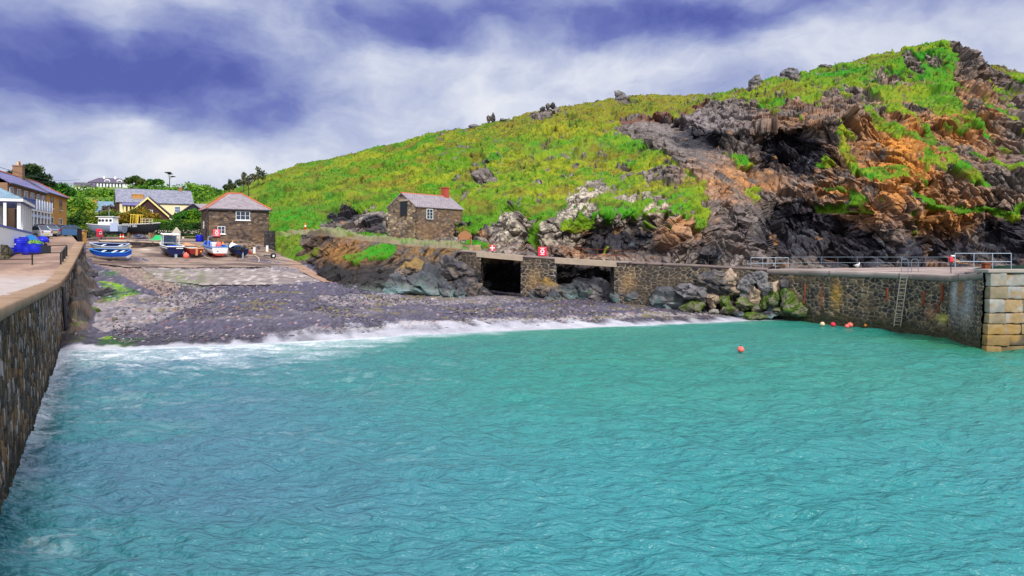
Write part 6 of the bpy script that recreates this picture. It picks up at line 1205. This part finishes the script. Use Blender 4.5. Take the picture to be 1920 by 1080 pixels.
b = boat('workboat', 'black-hulled workboat with a pale yellow gantry parked in front of the hedge', 'boat', (XZ(236, 110), 110, zq + .6), 0, 4.6, 2.0, 1.3, 'blackhull', 'blackhull', 'boatin', 'white', (0, 0), None, .5, thwarts=0)
mb = MB()
for x in (1.0, 1.35, 1.85, 2.1): mb.tube((x, -.7, 1.2), (x + .06, -.6, 2.75), .045); mb.tube((x, .7, 1.2), (x + .06, .6, 2.75), .045)
for y in (-.6, .6): mb.tube((.95, y, 2.75), (2.3, y, 2.70), .05)
for x in (.95, 2.3): mb.tube((x, -.6, 2.73), (x, .6, 2.73), .05)
mb.build('gantry', M['yellow'], b); mb = MB()
for z in (1.75, 2.1): mb.tube((2.6, -.95, z), (4.4, -.9, z), .045)
for x in (2.7, 3.3, 3.9, 4.35): mb.tube((x, -.95, 1.3), (x, -.95, 2.1), .04)
mb.build('guard_rail', M['rope'], b)
fc = bpy.data.curves.new('registration_number', 'FONT'); fc.body = 'FY 58A'; fc.size = .42; fc.extrude = .01; fo_ = bpy.data.objects.new('registration_number', fc); COL.objects.link(fo_)
dg = bpy.context.evaluated_depsgraph_get(); me = bpy.data.meshes.new_from_object(fo_.evaluated_get(dg)); bpy.data.objects.remove(fo_); fo_ = bpy.data.objects.new('registration_number', me); COL.objects.link(fo_); me.materials.append(M['white']); fo_.parent = b; fo_.rotation_euler = (R(90), 0, 0); fo_.location = (.9, -1.06, .92)
for x in (.6, 3.8): MB().box(x - .12, x + .12, -.7, .7, -.75, .1).build('prop', M['timber'], b)

# ------------------------------------------------------------------ cars
def car(label, loc, rotz, paint, L=4.0, W=1.7, H=1.48, wagon=True):
    t = thing('parked_car', label, 'car', loc, rotz, 'cars parked below the terrace'); h = W / 2
    prof = [(0, .28), (0, .62), (.05, .86), (.9 if not wagon else .95, .95), (L - .18, .98 if wagon else .92), (L, .80), (L, .30), (L - .5, .2), (.4, .2)]
    secs = [(-h, .0), (-h + .08, .0)]
    mb = MB(); vs = []
    for y, ins in ((-h, .05), (-h + .10, 0), (h - .10, 0), (h, .05)):
        for x, z in prof: vs.append((x + (ins if x < L / 2 else -ins), y, z - (ins if z > .8 else 0)))
    n = len(prof); fs = [tuple(range(n)), tuple(range(4 * n - 1, 3 * n - 1, -1))]
    for k in range(3): fs += [(k * n + i, (k + 1) * n + i, (k + 1) * n + (i + 1) % n, k * n + (i + 1) % n) for i in range(n)]
    mb.add(vs, fs); body = mb.build('body', M[paint], t, bevel=.03)
    x0, x1, x2, x3 = (.95, 1.6, L - .65, L - .12) if wagon else (1.0, 1.75, L - 1.35, L - .6)
    c = MB(); c.hexa([(x0, -h + .06, .93), (x3, -h + .06, .93), (x3, h - .06, .93), (x0, h - .06, .93), (x1, -h + .22, H - .04), (x2, -h + .22, H - .04), (x2, h - .22, H - .04), (x1, h - .22, H - .04)]); c.build('greenhouse', M['glass'], t, bevel=.04)
    MB().box(x1 - .08, x2 + .08, -h + .20, h - .20, H - .05, H).build('roof_panel', M[paint], t, bevel=.02)
    mb = MB()
    for sy in (-1, 1):
        for xa, xb in ((x0, x1), (x3, x2), ((x0 + x3) / 2, (x1 + x2) / 2)): mb.tube((xa, sy * (h - .07), .94), (xb, sy * (h - .23), H - .03), .045, n=5)
    mb.build('window_pillars', M[paint], t)
    for x in (.72, L - .75):
        for sy in (-1, 1):
            wo_ = MB().lathe([(.10, -.1), (.31, -.095), (.32, 0), (.31, .095), (.10, .1)], (x, sy * (h - .08), .32), 18, 'y').build('wheel', M['tyre'], t); MB().lathe([(.02, -.105), (.19, -.108), (.19, .108), (.02, .105)], (x, sy * (h - .08), .32), 14, 'y').build('rim', M['alloy'], wo_)
    for sy in (-1, 1):
        MB().box(-.02, .06, sy * (h - .30) - .17, sy * (h - .30) + .17, .60, .74).build('headlight', M['lamp'], t); MB().box(L - .05, L + .02, sy * (h - .22) - .1, sy * (h - .22) + .1, .68, .88).build('tail_light', M['tail'], t)
    MB().box(-.04, .0, -.3, .3, .36, .47).build('number_plate', M['white'], t); MB().box(L - .001, L + .03, -.3, .3, .48, .59).build('number_plate', M['yellow'], t)
    return t
def carat(px, Y): return qp(px, Y, .0)
def carc(px, Y, a, L): X = XZ(px, Y) - math.cos(R(a)) * L / 2; Y2 = Y - math.sin(R(a)) * L / 2; return (X, Y2, float(qz(Y2)))
car('silver hatchback parked side-on behind the veranda posts', carc(63, 87, -12, 3.7), R(-12), 'carsilver', 3.7)
car('grey-blue estate car half hidden behind the silver hatchback', carc(78, 92, -14, 4.1), R(-14), 'cargrey', 4.1)
car('dark red car parked between the grey estate and the blue saloon', carc(97, 92.5, 245, 4.0), R(245), 'carred', 4.0)
car('blue saloon parked rightmost of the row below the ochre house', carc(124, 94, 55, 4.2), R(55), 'carblue', 4.2, wagon=False)

# ------------------------------------------------------------------ things on the quay
def barrel(name, label, cat, loc, r, h, mat, group=None, lid=True, band=True, taper=.92):
    t = thing(name, label, cat, loc, 0, group); MB().lathe([(r * taper, 0), (r, h * .12), (r * 1.02, h * .5), (r, h * .88), (r * .95, h), (r * .80, h), (r * .78, h * .15)], (0, 0, 0), 18).build('shell', M[mat], t, smooth=True)
    if lid: MB().lathe([(r * .97, h + .002), (r * .97, h + .05), (r * .2, h + .08)], (0, 0, 0), 18).build('lid', M[mat], t)
    mb = MB()
    for z in ((.3, .7) if band else (.93,)): mb.lathe([(r * 1.0, h * z - .03), (r * 1.06, h * z - .02), (r * 1.06, h * z + .02), (r * 1.0, h * z + .03)], (0, 0, 0), 18)
    mb.build('rim_band', M[mat], t); return t
GQ = 'blue tubs and barrels on the quay'
b1 = barrel('barrel', 'tallest blue plastic barrel on the quay, with a small white label', 'barrel', qp(36, 71), .62, 1.35, 'bluebin', GQ); MB().box(-.12, .12, -.66, -.63, .8, .92).build('paper_label', M['white'], b1)
barrel('barrel', 'second tall blue barrel just behind the labelled one', 'barrel', qp(43, 72.5), .50, 1.35, 'bluebin', GQ)
barrel('tub', 'small blue bucket at the left of the tubs, in front of green netting', 'tub', qp(20, 69.5), .36, .7, 'bluebin', GQ, False, False)
barrel('tub', 'narrow dark blue tub standing between the tall barrel and the wide tub', 'tub', qp(50, 70), .40, .72, 'bluebin', GQ, False, False)
barrel('tub', 'wide low blue tub heaped with green rope, rightmost of the tubs', 'tub', qp(65, 70.5), .72, .95, 'bluebin', GQ, False, False, .8)
V, Q, C = leaves([(0, 0, .2, .5, .5, .22), (.35, 0, .12, .4, .4, .16)], 420, .09, [(.02, .20, .06), (.10, .38, .08), (.3, .5, .1)], 55); o = mesh_np('rope_heap', V, Q, M['leaf'], None, C, smooth=False, loc=(0, 0, 0)); o.location = qp(65, 70.5, .9); tag(o, 'heap of bright green rope lying in the wide blue tub', 'rope')
V, Q, C = leaves([(0, 0, .35, .7, .5, .4)], 420, .1, [(.012, .06, .03), (.03, .13, .06), (.08, .2, .1)], 56); o = mesh_np('net_heap', V, Q, M['leaf'], None, C, smooth=False); o.location = qp(17, 71.5, .15); tag(o, 'dark green net heap by the rubble bank at the left edge', 'net')
t = thing('cable_drum', 'round teal-rimmed winch drum standing on edge below the white parapet', 'drum', qp(58, 75), R(20))
MB().lathe([(.2, -.3), (.68, -.28), (.68, -.2), (.4, -.19), (.4, .19), (.68, .2), (.68, .28), (.2, .3)], (0, 0, .68), 20, 'y').build('spool', M['rust'], t); 
for y in (-.31, .31): MB().lathe([(.58, -.02), (.70, -.02), (.70, .02), (.58, .02)], (0, y, .68), 20, 'y').build('rim', M['skyhull'], t)
t = thing('hand_cart', 'small cart with a blue tarpaulin bundle on the quay in front of the silver car', 'cart', qp(80, 77), R(15)); MB().box(-.6, .6, -.4, .4, .32, .42).build('cart_bed', M['timber'], t)
for x in (-.4, .4): MB().lathe([(.05, -.05), (.17, -.05), (.17, .05), (.05, .05)], (x, -.45, .17), 12, 'y').build('wheel', M['tyre'], t)
MB().lathe([(.62, .43), (.60, .7), (.40, .98), (.1, 1.05)], (0, 0, 0), 12).build('tarpaulin_bundle', M['bluebin'], t, smooth=True)
t = thing('crate', 'yellow plastic fish crate on the quay beside the cart', 'crate', qp(82, 73.5), R(10)); mb = MB(); mb.box(-.35, .35, -.25, .25, 0, .06); mb.box(-.35, .35, -.25, -.21, .061, .34); mb.box(-.35, .35, .21, .25, .061, .34); mb.box(-.35, -.31, -.209, .209, .061, .34); mb.box(.31, .35, -.209, .209, .061, .34); mb.build('shell', M['yellow'], t); MB().box(-.38, .38, -.28, .28, .345, .38).build('rim', M['yellow'], t)
# barrier gate and rail posts
Yb = 62.0; zq = float(qz(Yb)); g0 = XZ(-8, Yb); g1 = XZ(60, Yb); t = thing('barrier_gate', 'black tubular barrier gate reaching across the quay from the left edge', 'gate', (g1, Yb, zq)); mb = MB()
mb.tube((g0 - g1, 0, 1.05), (0, 0, 1.02), .035); mb.tube((g0 - g1, 0, .48), (0, 0, .52), .04); mb.tube((0, 0, .50), (0, 0, 1.02), .045); mb.build('rail', M['black'], t); MB().tube((0, 0, -.02), (0, 0, .5), .03).build('leg', M['black'], t)
t = thing('barrier_gate', 'black barrier gate with a square black sign panel joined to the rail posts', 'gate', (XZ(61, Yb + .6), Yb + .6, float(qz(Yb + .6)))); L_ = XZ(114, Yb + .6) - XZ(61, Yb + .6); mb = MB(); mb.tube((0, 0, .92), (L_, 0, .98), .04); mb.tube((.5, 0, 1.5), (L_, .8, 1.62), .035); mb.build('rail', M['black'], t)
MB().box(.72, 1.55, -.05, -.01, .98, 1.52).build('sign_panel', M['blackboard'], t); MB().tube((0, 0, 0), (0, 0, .95), .04).build('leg', M['black'], t)
t = thing('post_railing', 'short black handrail on four posts at the quay edge', 'railing', qp(114, 62)); o0 = Vector(qp(114, 62)); pts = [Vector(qp(px, Y)) - o0 for px, Y in ((114, 62), (118, 64), (121.5, 66), (125, 68))]
for p in pts: MB().tube(p - Vector((0, 0, .05)), p + Vector((0, 0, 1.05)), .07, n=8).build('post', M['black'], t)
MB().path([p + Vector((0, 0, 1.03)) for p in pts], .05).build('handrail', M['black'], t)
t = thing('gate_pillar', 'square brown stone pillar at the inland end of the quay wall', 'pillar', qp(154, 83.2)); MB().box(-.35, .35, -.3, .3, -.3, 1.05).build('shaft', M['ochre'], t, bevel=.03); MB().box(-.42, .42, -.37, .37, 1.05, 1.17).build('cap', M['plank'], t)
o = MB().box(-.18, .18, -.18, .18, -.2, 1.3).box(-.22, .22, -.22, .22, 1.301, 1.4).build('bollard', M['black'], loc=qp(149, 82), bevel=.03); tag(o, 'dark square bollard next to the brown pillar on the quay', 'bollard')
t = thing('iron_railing', 'dark iron railing panel between the brown pillar and the red lifebuoy stand', 'railing', (XZ(166, 87.5), 87.5, 7.55)); L_ = 1.75; mb = MB(); mb.tube((0, 0, 1.0), (L_, .4, 1.0), .035); mb.tube((0, 0, .15), (L_, .4, .15), .03); mb.build('rail', M['iron'], t)
mb = MB()
for k in range(15): mb.tube((k * L_ / 14, k * .4 / 14, -.05), (k * L_ / 14, k * .4 / 14, 1.0), .022, n=5)
mb.build('balusters', M['iron'], t)
lp = Vector((XZ(190, 88.5), 88.5, 7.5)); t = thing('lifebuoy_stand', 'red lifebuoy stand with a white ring at the corner of the yard above the slip', 'lifebuoy stand', lp); MB().tube((0, 0, -.1), (0, 0, .6), .07).build('post', M['iron'], t); MB().box(-.17, .17, -.1, .1, .45, 1.35).build('board', M['red'], t, bevel=.05)
n = 14; mb = MB()
for k in range(n): a_, b_ = 2 * math.pi * k / n, 2 * math.pi * (k + 1) / n; mb.tube((math.cos(a_) * .13, -.15, .95 + math.sin(a_) * .15), (math.cos(b_) * .13, -.15, .95 + math.sin(b_) * .15), .05)
mb.build('life_ring', M['white'], t)
o = MB().box(-.22, .22, -.1, .1, .3, 1.25).tube((0, 0, -.1), (0, 0, .4), .06).build('notice_post', M['red'], loc=(XZ(184.5, 90), 90, 7.75), bevel=.03); tag(o, 'smaller red post just left of the lifebuoy stand, behind the iron railing', 'post')
# wires
for k, (y0, y1) in enumerate([(304, 336), (314, 341)]):
    a_, b_ = Vector(P(-30, y0, 70)), Vector(P(150 + 10 * k, y1, 175)); mb = MB(); pts = [a_.lerp(b_, f_) - Vector((0, 0, .9 * 4 * f_ * (1 - f_))) for f_ in np.linspace(0, 1, 13)]; mb.path(pts, .028, 4); o = mb.build('telephone_wire', M['black']); tag(o, ['upper', 'lower'][k] + ' overhead wire sagging across the sky behind the terrace chimney', 'wire', 'overhead wires')

# ------------------------------------------------------------------ things in the yard
yard = lambda px, Y, dz=0: gp(px, Y, dz)
t = thing('planted_wall', 'dark ivy-hung wall dotted with white flowers behind the benches', 'wall', (XZ(325, 118.5), 118.5, 7.6))
xa, xb = XZ(268, 118.5), XZ(379, 118.5); fbp = stone_face([(xa, 118.4), (xb, 118.4)], lambda s: 7.2, lambda s: 10.4, .5, .35, [(.05, .04, .035), (.09, .07, .06), (.13, .10, .09)], (.03, .03, .02), (.12, .12), .06, 95); mesh_np('wall_face', fbp[0] - np.array((XZ(325, 118.5), 118.5, 7.6)), fbp[1], M['stone'], t, fbp[2])
rng = np.random.default_rng(3); V, Q, C = leaves([(x, -.25, z, .9, .22, .55) for x in np.linspace(xa - XZ(325, 118.5) + .3, xb - XZ(325, 118.5) - .3, 9) for z in (.3, 1.0, 2.0, 2.7)], 5200, .12, [(.008, .03, .008), (.02, .08, .012), (.05, .14, .02)], 58); mesh_np('ivy', V, Q, M['leaf'], t, C, smooth=False)
V, Q, C = leaves([(x, -.45, 1.75, .9, .08, .35) for x in np.linspace(xa - XZ(325, 118.5) + .3, xb - XZ(325, 118.5) - .3, 9)], 260, .085, [(.5, .42, .40), (.78, .72, .68)], 59); fl_ = mesh_np('flowers', V, Q, M['leaf'], t, C, smooth=False); fl_['kind'] = 'stuff'
def bench(label, px, Y, L):
    t = thing('plank_bench', label, 'bench', yard(px, Y), 0, 'plank benches against the planted wall'); MB().box(-L / 2, L / 2, -.2, .2, .42, .50).build('seat', M['timber'], t)
    for x in (-L / 2 + .3, L / 2 - .3): MB().box(x - .15, x + .15, -.18, .18, -.1, .42).build('leg', M['offwhite'], t)
bench('plank bench on stone legs behind the green tarpaulin', 298, 115.5, 4.0); bench('plank bench on stone legs between the memorial stone and the blue barrel', 361, 115.5, 3.4)
p = yard(331, 109); o = MB().prism([(-.55, -.1), (.55, -.1), (.55, 1.05), (0, 1.75), (-.55, 1.05)], 'y', -.18, .18).build('memorial_stone', material('pale_memorial_stone', (.55, .49, .42), .85, nscale=3, namp=.35, bump=.02), loc=p, bevel=.04); tag(o, 'pale pointed memorial stone standing behind the navy boat', 'stone')
t = thing('tarpaulin_dinghy', 'bright green tarpaulin thrown over a dinghy in front of the bench', 'covered dinghy', yard(297, 104.5)); n1_, n2_ = 22, 15; u, v = np.meshgrid(np.linspace(-1, 1, n1_), np.linspace(-1, 1, n2_)); hh = np.clip(1 - np.abs(u) ** 2.2 * .9, 0, 1) * np.clip(1 - np.abs(v) ** 2.4, 0, 1); hz = hh * .75 + .16 * np.exp(-((u + .35) / .18) ** 2 - (v / .3) ** 2) + .13 * np.exp(-((u - .25) / .15) ** 2 - (v / .3) ** 2) + (fbm(u * 3, v * 3, 0 * u, 3, 3) - .5) * .14 * hh
mesh_np('tarpaulin', np.stack([u * .95, v * .8, hz - .04], -1), gridq(n2_, n1_), M['green'], t); MB().path([(-.98, -.2, .05), (-.4, -.85, .03), (.5, -.84, .03), (.98, -.1, .05)], .03).build('lashing_rope', M['rope'], t)
barrel('barrel', 'squat dark blue barrel at the left corner of the net store', 'barrel', yard(374, 101), .48, .95, 'bluebin', None, False)
def cone(label, loc, mat, s=.75, group=None):
    t = thing('traffic_cone', label, 'traffic cone', loc, 0, group); MB().box(-.2 * s / .75, .2 * s / .75, -.2 * s / .75, .2 * s / .75, 0, .04).build('base', M[mat], t); MB().lathe([(.17 * s / .75, .041), (.04, s), (.02, s)], (0, 0, 0), 12).build('body', M[mat], t, smooth=True); r_ = lambda z: .17 * s / .75 + (.04 - .17 * s / .75) * z / s
    MB().lathe([(r_(s * .45) + .006, s * .45), (r_(s * .65) + .006, s * .65)], (0, 0, 0), 12).build('reflective_band', M['white'], t); return t
c0 = cone('left of two red-orange cones beside the white wheelhouse boat', yard(226, 106), 'cone', .85, 'cones by the workboats'); dup(c0, yard(231, 106), 'right of two red-orange cones beside the white wheelhouse boat')
cone('orange cone by the net store wall, just right of the blue and white boat', yard(418, 92), 'orange', .95, 'cones in front of the net store'); cone('orange cone by the net store wall, above the small dark boat', yard(436, 94), 'orange', .9, 'cones in front of the net store')
hp = hill_at(573, 431); cone('single orange cone on the footpath above the slip', (hp.x, hp.y, hp.z - .02), 'cone', 1.0)
def gear_pile(label, px, Y, seed, cols, n=60, sz=(1.2, .5, .35)):
    t = thing('gear_pile', label, 'fishing gear', yard(px, Y)); rr = random.Random(seed); mb = MB()
    for k in range(9): mb.tube((rr.uniform(-sz[0], sz[0]), rr.uniform(-sz[1], sz[1]), .05), (rr.uniform(-sz[0], sz[0]), rr.uniform(-sz[1], sz[1]), rr.uniform(.2, .7)), .06)
    mb.build('timber_ends', M['timber'], t); V, Q, C = leaves([(0, 0, sz[2] * .6, *sz)], n * 6, .12, cols, seed); mesh_np('netting', V, Q, M['leaf'], t, C, smooth=False); return t
gear_pile('pile of nets and timber against the right end of the net store', 470, 94, 5, [(.06, .05, .05), (.16, .10, .06), (.10, .16, .30)]); gear_pile('small heap of red net beside the white marker post', 466, 89.5, 6, [(.45, .03, .06), (.6, .06, .1)], 30, (.4, .3, .25)); gear_pile('tangle of pots and floats at the left corner of the net store', 386, 93, 7, [(.10, .10, .12), (.3, .3, .3), (.2, .22, .3)], 30, (.6, .4, .3)); gear_pile('mixed gear stacked under the black workboat', 262, 106.5, 9, [(.08, .10, .2), (.3, .3, .35), (.5, .5, .5)], 60, (1.3, .5, .5))
def marker(label, px, Y):
    t = thing('marker_post', label, 'marker post', yard(px, Y)); MB().box(-.2, .2, -.2, .2, 0, .12).build('foot', M['yellow'], t); MB().box(-.13, .13, -.1, .1, .121, .85).build('board', M['white'], t, bevel=.03)
marker('white marker board on a yellow foot beside the red net heap', 477, 90); marker('white marker board on a yellow foot at the right edge of the slip top', 501, 93)
t = thing('launching_trolley', 'boat launching trolley with one white-hubbed wheel at the right edge of the slip', 'trolley', yard(507, 88), R(40)); MB().tube((-.8, 0, .38), (.3, 0, .32), .06).build('frame', M['iron'], t); wo_ = MB().lathe([(.12, -.09), (.33, -.08), (.33, .08), (.12, .09)], (.3, -.1, .33), 18, 'y').build('wheel', M['tyre'], t); MB().lathe([(.02, -.095), (.14, -.1), (.14, .1), (.02, .095)], (.3, -.1, .33), 12, 'y').build('hub', M['white'], wo_)
pts = [Vector(yard(px, Y, .13)) for px, Y in ((478, 88), (482, 87), (485, 86), (486, 84), (485.5, 82.5))]; o = MB().path(pts, .05).build('mooring_rope', M['rope']); tag(o, 'pale rope lying curved on the concrete right of the dark boat', 'rope')
pts = [Vector(yard(px, Y, .13)) for px, Y in ((383, 84.5), (392, 83), (400, 82))]; o = MB().path(pts, .035).build('mooring_rope', M['rope']); tag(o, 'short pale line lying on the slip between the red and the white boats', 'rope')
p = yard(349, 81.2, .32); o = MB().lathe([(.03, 0), (.22, .06), (.31, .28), (.26, .5), (.08, .62), (.05, .7)], (0, 0, 0), 14).build('fender', M['pink'], loc=p, smooth=True); tag(o, 'pink-red round fender lying between the navy boat and the red boat', 'fender')
# low stone wall stub right of the net store
pr = stone_face([P(496, 452, 97)[:2], P(517, 452, 95)[:2]], lambda s: 6.0, lambda s: 8.9, .5, .3, [(.05, .045, .045), (.08, .07, .07)], (.03, .03, .03), (.1, .1), .08, 97); tag(mesh_np('garden_wall', *pr[:2], M['stone'], None, pr[2], loc=(XZ(505, 96), 96, 7)), 'dark stone wall stub joining the net store to the green bank', 'wall')
# ------------------------------------------------------------------ along the walkway and pier
bp = hill_at(872, 457); t = thing('memorial_bench', 'wooden bench with an arched back on the grass by the stone hut', 'bench', (bp.x, bp.y - .5, bp.z + .08), R(8)); MB().box(-.8, .8, -.5, 0, .40, .48).build('seat', M['plank'], t)
mb = MB(); poly = [(-.8, .5)] + [(-.8 + 1.6 * k / 12, .95 + .5 * math.sin(math.pi * k / 12)) for k in range(13)] + [(.8, .5)]; mb.prism(poly, 'y', 0, .07); mb.build('backrest', M['plank'], t)
for x in (-.72, .72):
    for y in (-.45, -.02): MB().box(x - .07, x + .07, y - .05, y + .05, -.4, .40).build('leg', M['plank'], t)
    MB().box(x - .07, x + .07, -.5, 0, .66, .72).build('armrest', M['plank'], t)
def on_walk(px, back): Y = float(wl(px)) + back; return Vector((XZ(px, Y), Y, wz(px)))
p = on_walk(1017, 1.3); lifebuoy_box('bright red lifebuoy cabinet on a post above the central bridge pier', (p.x, p.y, p.z + .12), 'red', .95, post=False); 
p = on_walk(923, 1.4); t = thing('first_aid_sign', 'small red sign with a white cross on the walkway near the bench', 'sign', tuple(p)); MB().box(-.28, .28, -.03, .03, .25, .9).build('panel', M['red'], t, bevel=.02); mb = MB(); mb.box(-.06, .06, -.045, -.031, .28, .87); mb.box(-.26, -.061, -.045, -.031, .52, .63); mb.box(.061, .26, -.045, -.031, .52, .63); mb.build('cross', M['white'], t); MB().tube((0, .05, -.05), (0, .05, .5), .03).build('post', M['iron'], t)
def railing(name, label, pts, h=1.05, mat='iron', r=.02, mids=(.5,), group=None, pr=None):
    o0 = Vector(pts[0]); t = thing(name, label, 'railing', tuple(o0), 0, group); pl = [Vector(p) - o0 for p in pts]
    for p in pl: MB().tube(p - Vector((0, 0, .05)), p + Vector((0, 0, h)), pr or r, n=6).build('post', M[mat], t)
    for i, f_ in enumerate((1.0,) + tuple(mids)): MB().path([p + Vector((0, 0, h * f_)) for p in pl], r, 5).build('rail', M[mat], t)
    return t
railing('rail_fence', 'thin rusty rail fence along the footbridge beside the red cabinet', [tuple(on_walk(px, 2.3)) for px in (905, 930, 958, 984, 1030, 1062, 1092, 1120, 1150, 1170, 1192)], 1.15, 'rust', .022)
def deck_at(px, Y): return Vector((XZ(px, Y), Y, 4.66))
railing('rail_fence', 'thin dark rail fence along the walkway wall below the rock spur', [tuple(on_walk(px, 2.2)) for px in (1328, 1350, 1368, 1400, 1430)], 1.05, 'iron', .022)
railing('white_railing', 'short pale railing at the corner where the walkway meets the pier', [tuple(deck_at(px, 72.5)) for px in (1408, 1430, 1454, 1478)], 1.05, 'galv', .022)
railing('rail_fence', 'long thin blue-grey rail fence along the back of the pier under the cliff', [tuple(deck_at(px, 74)) for px in (1486, 1515, 1540, 1571, 1608, 1645, 1690, 1736, 1778)], 1.1, 'railgrey', .016)
railing('white_railing', 'larger pale blue railing in three bays at the near end of the pier', [(XZ(px, Y), Y, 5.05) for px, Y in ((1791, 54), (1826, 53.7), (1861, 53.4), (1896, 53.1))], 1.18, 'galv', .022, pr=.028)
t = thing('mooring_bollard', 'rusty square bollard behind the larger pale railing', 'bollard', (XZ(1849, 56), 56, 4.8)); MB().box(-.22, .22, -.22, .22, -.2, .62).build('stem', M['rust'], t, bevel=.03); MB().box(-.27, .27, -.27, .27, .621, .72).build('cap', M['rust'], t, bevel=.02)
# ladder on the wall and its hoops
p0, p1 = Vector((XZ(1702, 58.6) - .30, 58.6, 4.45)), Vector((XZ(1691, 59.2) - .38, 59.2, .4)); t = thing('quay_ladder', 'metal ladder fixed to the pier wall below the hoop handrails', 'ladder', tuple(p1)); du_ = Vector((.75, -.62, 0)).normalized() * .24
for sg in (-1, 1): MB().tube(Vector((0, 0, 0)) + du_ * sg, p0 - p1 + du_ * sg, .035).build('stile', M['laddermetal'], t)
for k in range(14): c = (p0 - p1) * ((k + .5) / 14); MB().tube(c - du_, c + du_, .022).build('rung', M['laddermetal'], t)
t = thing('hoop_handrail', 'pair of tall metal hoop handrails on the pier above the ladder', 'handrail', tuple(deck_at(1706, 62)))
for x in (-.42, .42): MB().path([(x - .28, 0, -.05), (x - .28, 0, .9), (x - .18, 0, 1.05), (x + .18, 0, 1.05), (x + .28, 0, .9), (x + .28, 0, -.05)], .026, 6).build('hoop', M['railgrey'], t)
p = Vector(P(1783, 478, 60)); t = thing('lifebuoy_cabinet', 'small red and white lifebuoy box on the pier fence beside the larger railing', 'lifebuoy cabinet', (p.x, p.y, 4.66)); MB().tube((0, 0, -.05), (0, 0, 1.3), .035).build('post', M['iron'], t); MB().box(-.13, .13, -.1, .1, .85, 1.25).build('cabinet', M['red'], t, bevel=.04); MB().box(.0, .3, -.09, .08, 1.27, 1.40).build('light_head', M['white'], t, bevel=.03)
# gull standing on the pier
t = thing('gull', 'white gull standing on the pier below the long rail fence', 'gull', tuple(deck_at(1607, 68.5) + Vector((0, 0, .02)))); 
def skin(name, verts, edges, radii, mat, parent, sub=2):
    me = bpy.data.meshes.new(name); me.from_pydata(verts, edges, []); o = bpy.data.objects.new(name, me); COL.objects.link(o); o.parent = parent
    sk = o.modifiers.new('skin', 'SKIN'); 
    for v, r_ in zip(me.skin_vertices[0].data if me.skin_vertices else [], radii): v.radius = r_ if isinstance(r_, tuple) else (r_, r_)
    o.modifiers.new('sub', 'SUBSURF').levels = sub; o.modifiers['sub'].render_levels = sub; me.materials.append(mat); return o
prof = [(.01, -.26), (.05, -.2), (.10, -.08), (.115, .04), (.085, .14), (.055, .19)]; mb = MB()
n = 12; rings = [((0, y_, .27 + .04 * max(0, y_) * 5 * .5), r_) for r_, y_ in prof] + [((0, .21, .38), .05), ((0, .235, .44), .058), ((0, .27, .45), .045), ((0, .30, .445), .012)]
vs = []
for (c_, r_) in rings:
    for k in range(n): a_ = 2 * math.pi * k / n; vs.append((c_[0] + r_ * math.cos(a_), c_[1], c_[2] + r_ * math.sin(a_)))
mb.add(vs, [(i * n + k, i * n + (k + 1) % n, (i + 1) * n + (k + 1) % n, (i + 1) * n + k) for i in range(len(rings) - 1) for k in range(n)] + [tuple(range(n)), tuple((len(rings) - 1) * n + k for k in range(n))]); mb.build('body', M['white'], t, smooth=True)
for sg in (-1, 1): MB().hexa([(sg * .10, -.30, .28), (sg * .12, .10, .24), (sg * .13, .10, .24), (sg * .11, -.30, .28), (sg * .04, -.28, .34), (sg * .09, .10, .36), (sg * .10, .10, .36), (sg * .05, -.28, .34)]).build('wing', M['gullgrey'], t); MB().tube((sg * .04, .02, 0), (sg * .04, .0, .2), .012).build('leg', M['yellow'], t)
MB().tube((0, .29, .445), (0, .36, .435), .014, .004).build('beak', M['yellow'], t); t.rotation_euler[2] = R(-60); t.scale = (1.3, 1.3, 1.3)
# ------------------------------------------------------------------ buoys
def buoy(label, px, py, r, mat, group=None):
    Y = CH * F / (py - HY); t = thing('mooring_buoy', label, 'buoy', (XZ(px, Y), Y, .06), 0, group); MB().lathe([(r * .1, -r * .7), (r * .7, -r * .6), (r, 0), (r * .93, r * .45), (r * .6, r * .85), (r * .2, r * 1.05)], (0, 0, r * .35), 18).build('float', M[mat], t, smooth=True); MB().lathe([(r * .18, r * 1.35), (r * .2, r * 1.55), (r * .1, r * 1.75)], (0, 0, 0), 10).build('eye', M['iron'], t); return t
GM = 'mooring buoys in the harbour'
buoy('large salmon-pink buoy floating alone in the middle of the harbour', 1389, 660, .22, 'pink', GM); buoy('pale cream buoy, leftmost of the floats by the pier wall', 1542, 611, .2, 'palebuoy', GM); buoy('red buoy between the cream and the pink floats by the pier wall', 1562, 612, .21, 'red', GM); buoy('paired pink buoy by the pier wall, the rear and larger of two touching', 1594, 613, .23, 'pink', GM); buoy('smaller pink buoy touching the front of the larger one by the pier wall', 1588, 615, .18, 'pink', GM); buoy('orange buoy, rightmost of the floats by the pier wall', 1625, 614, .24, 'orange', GM)
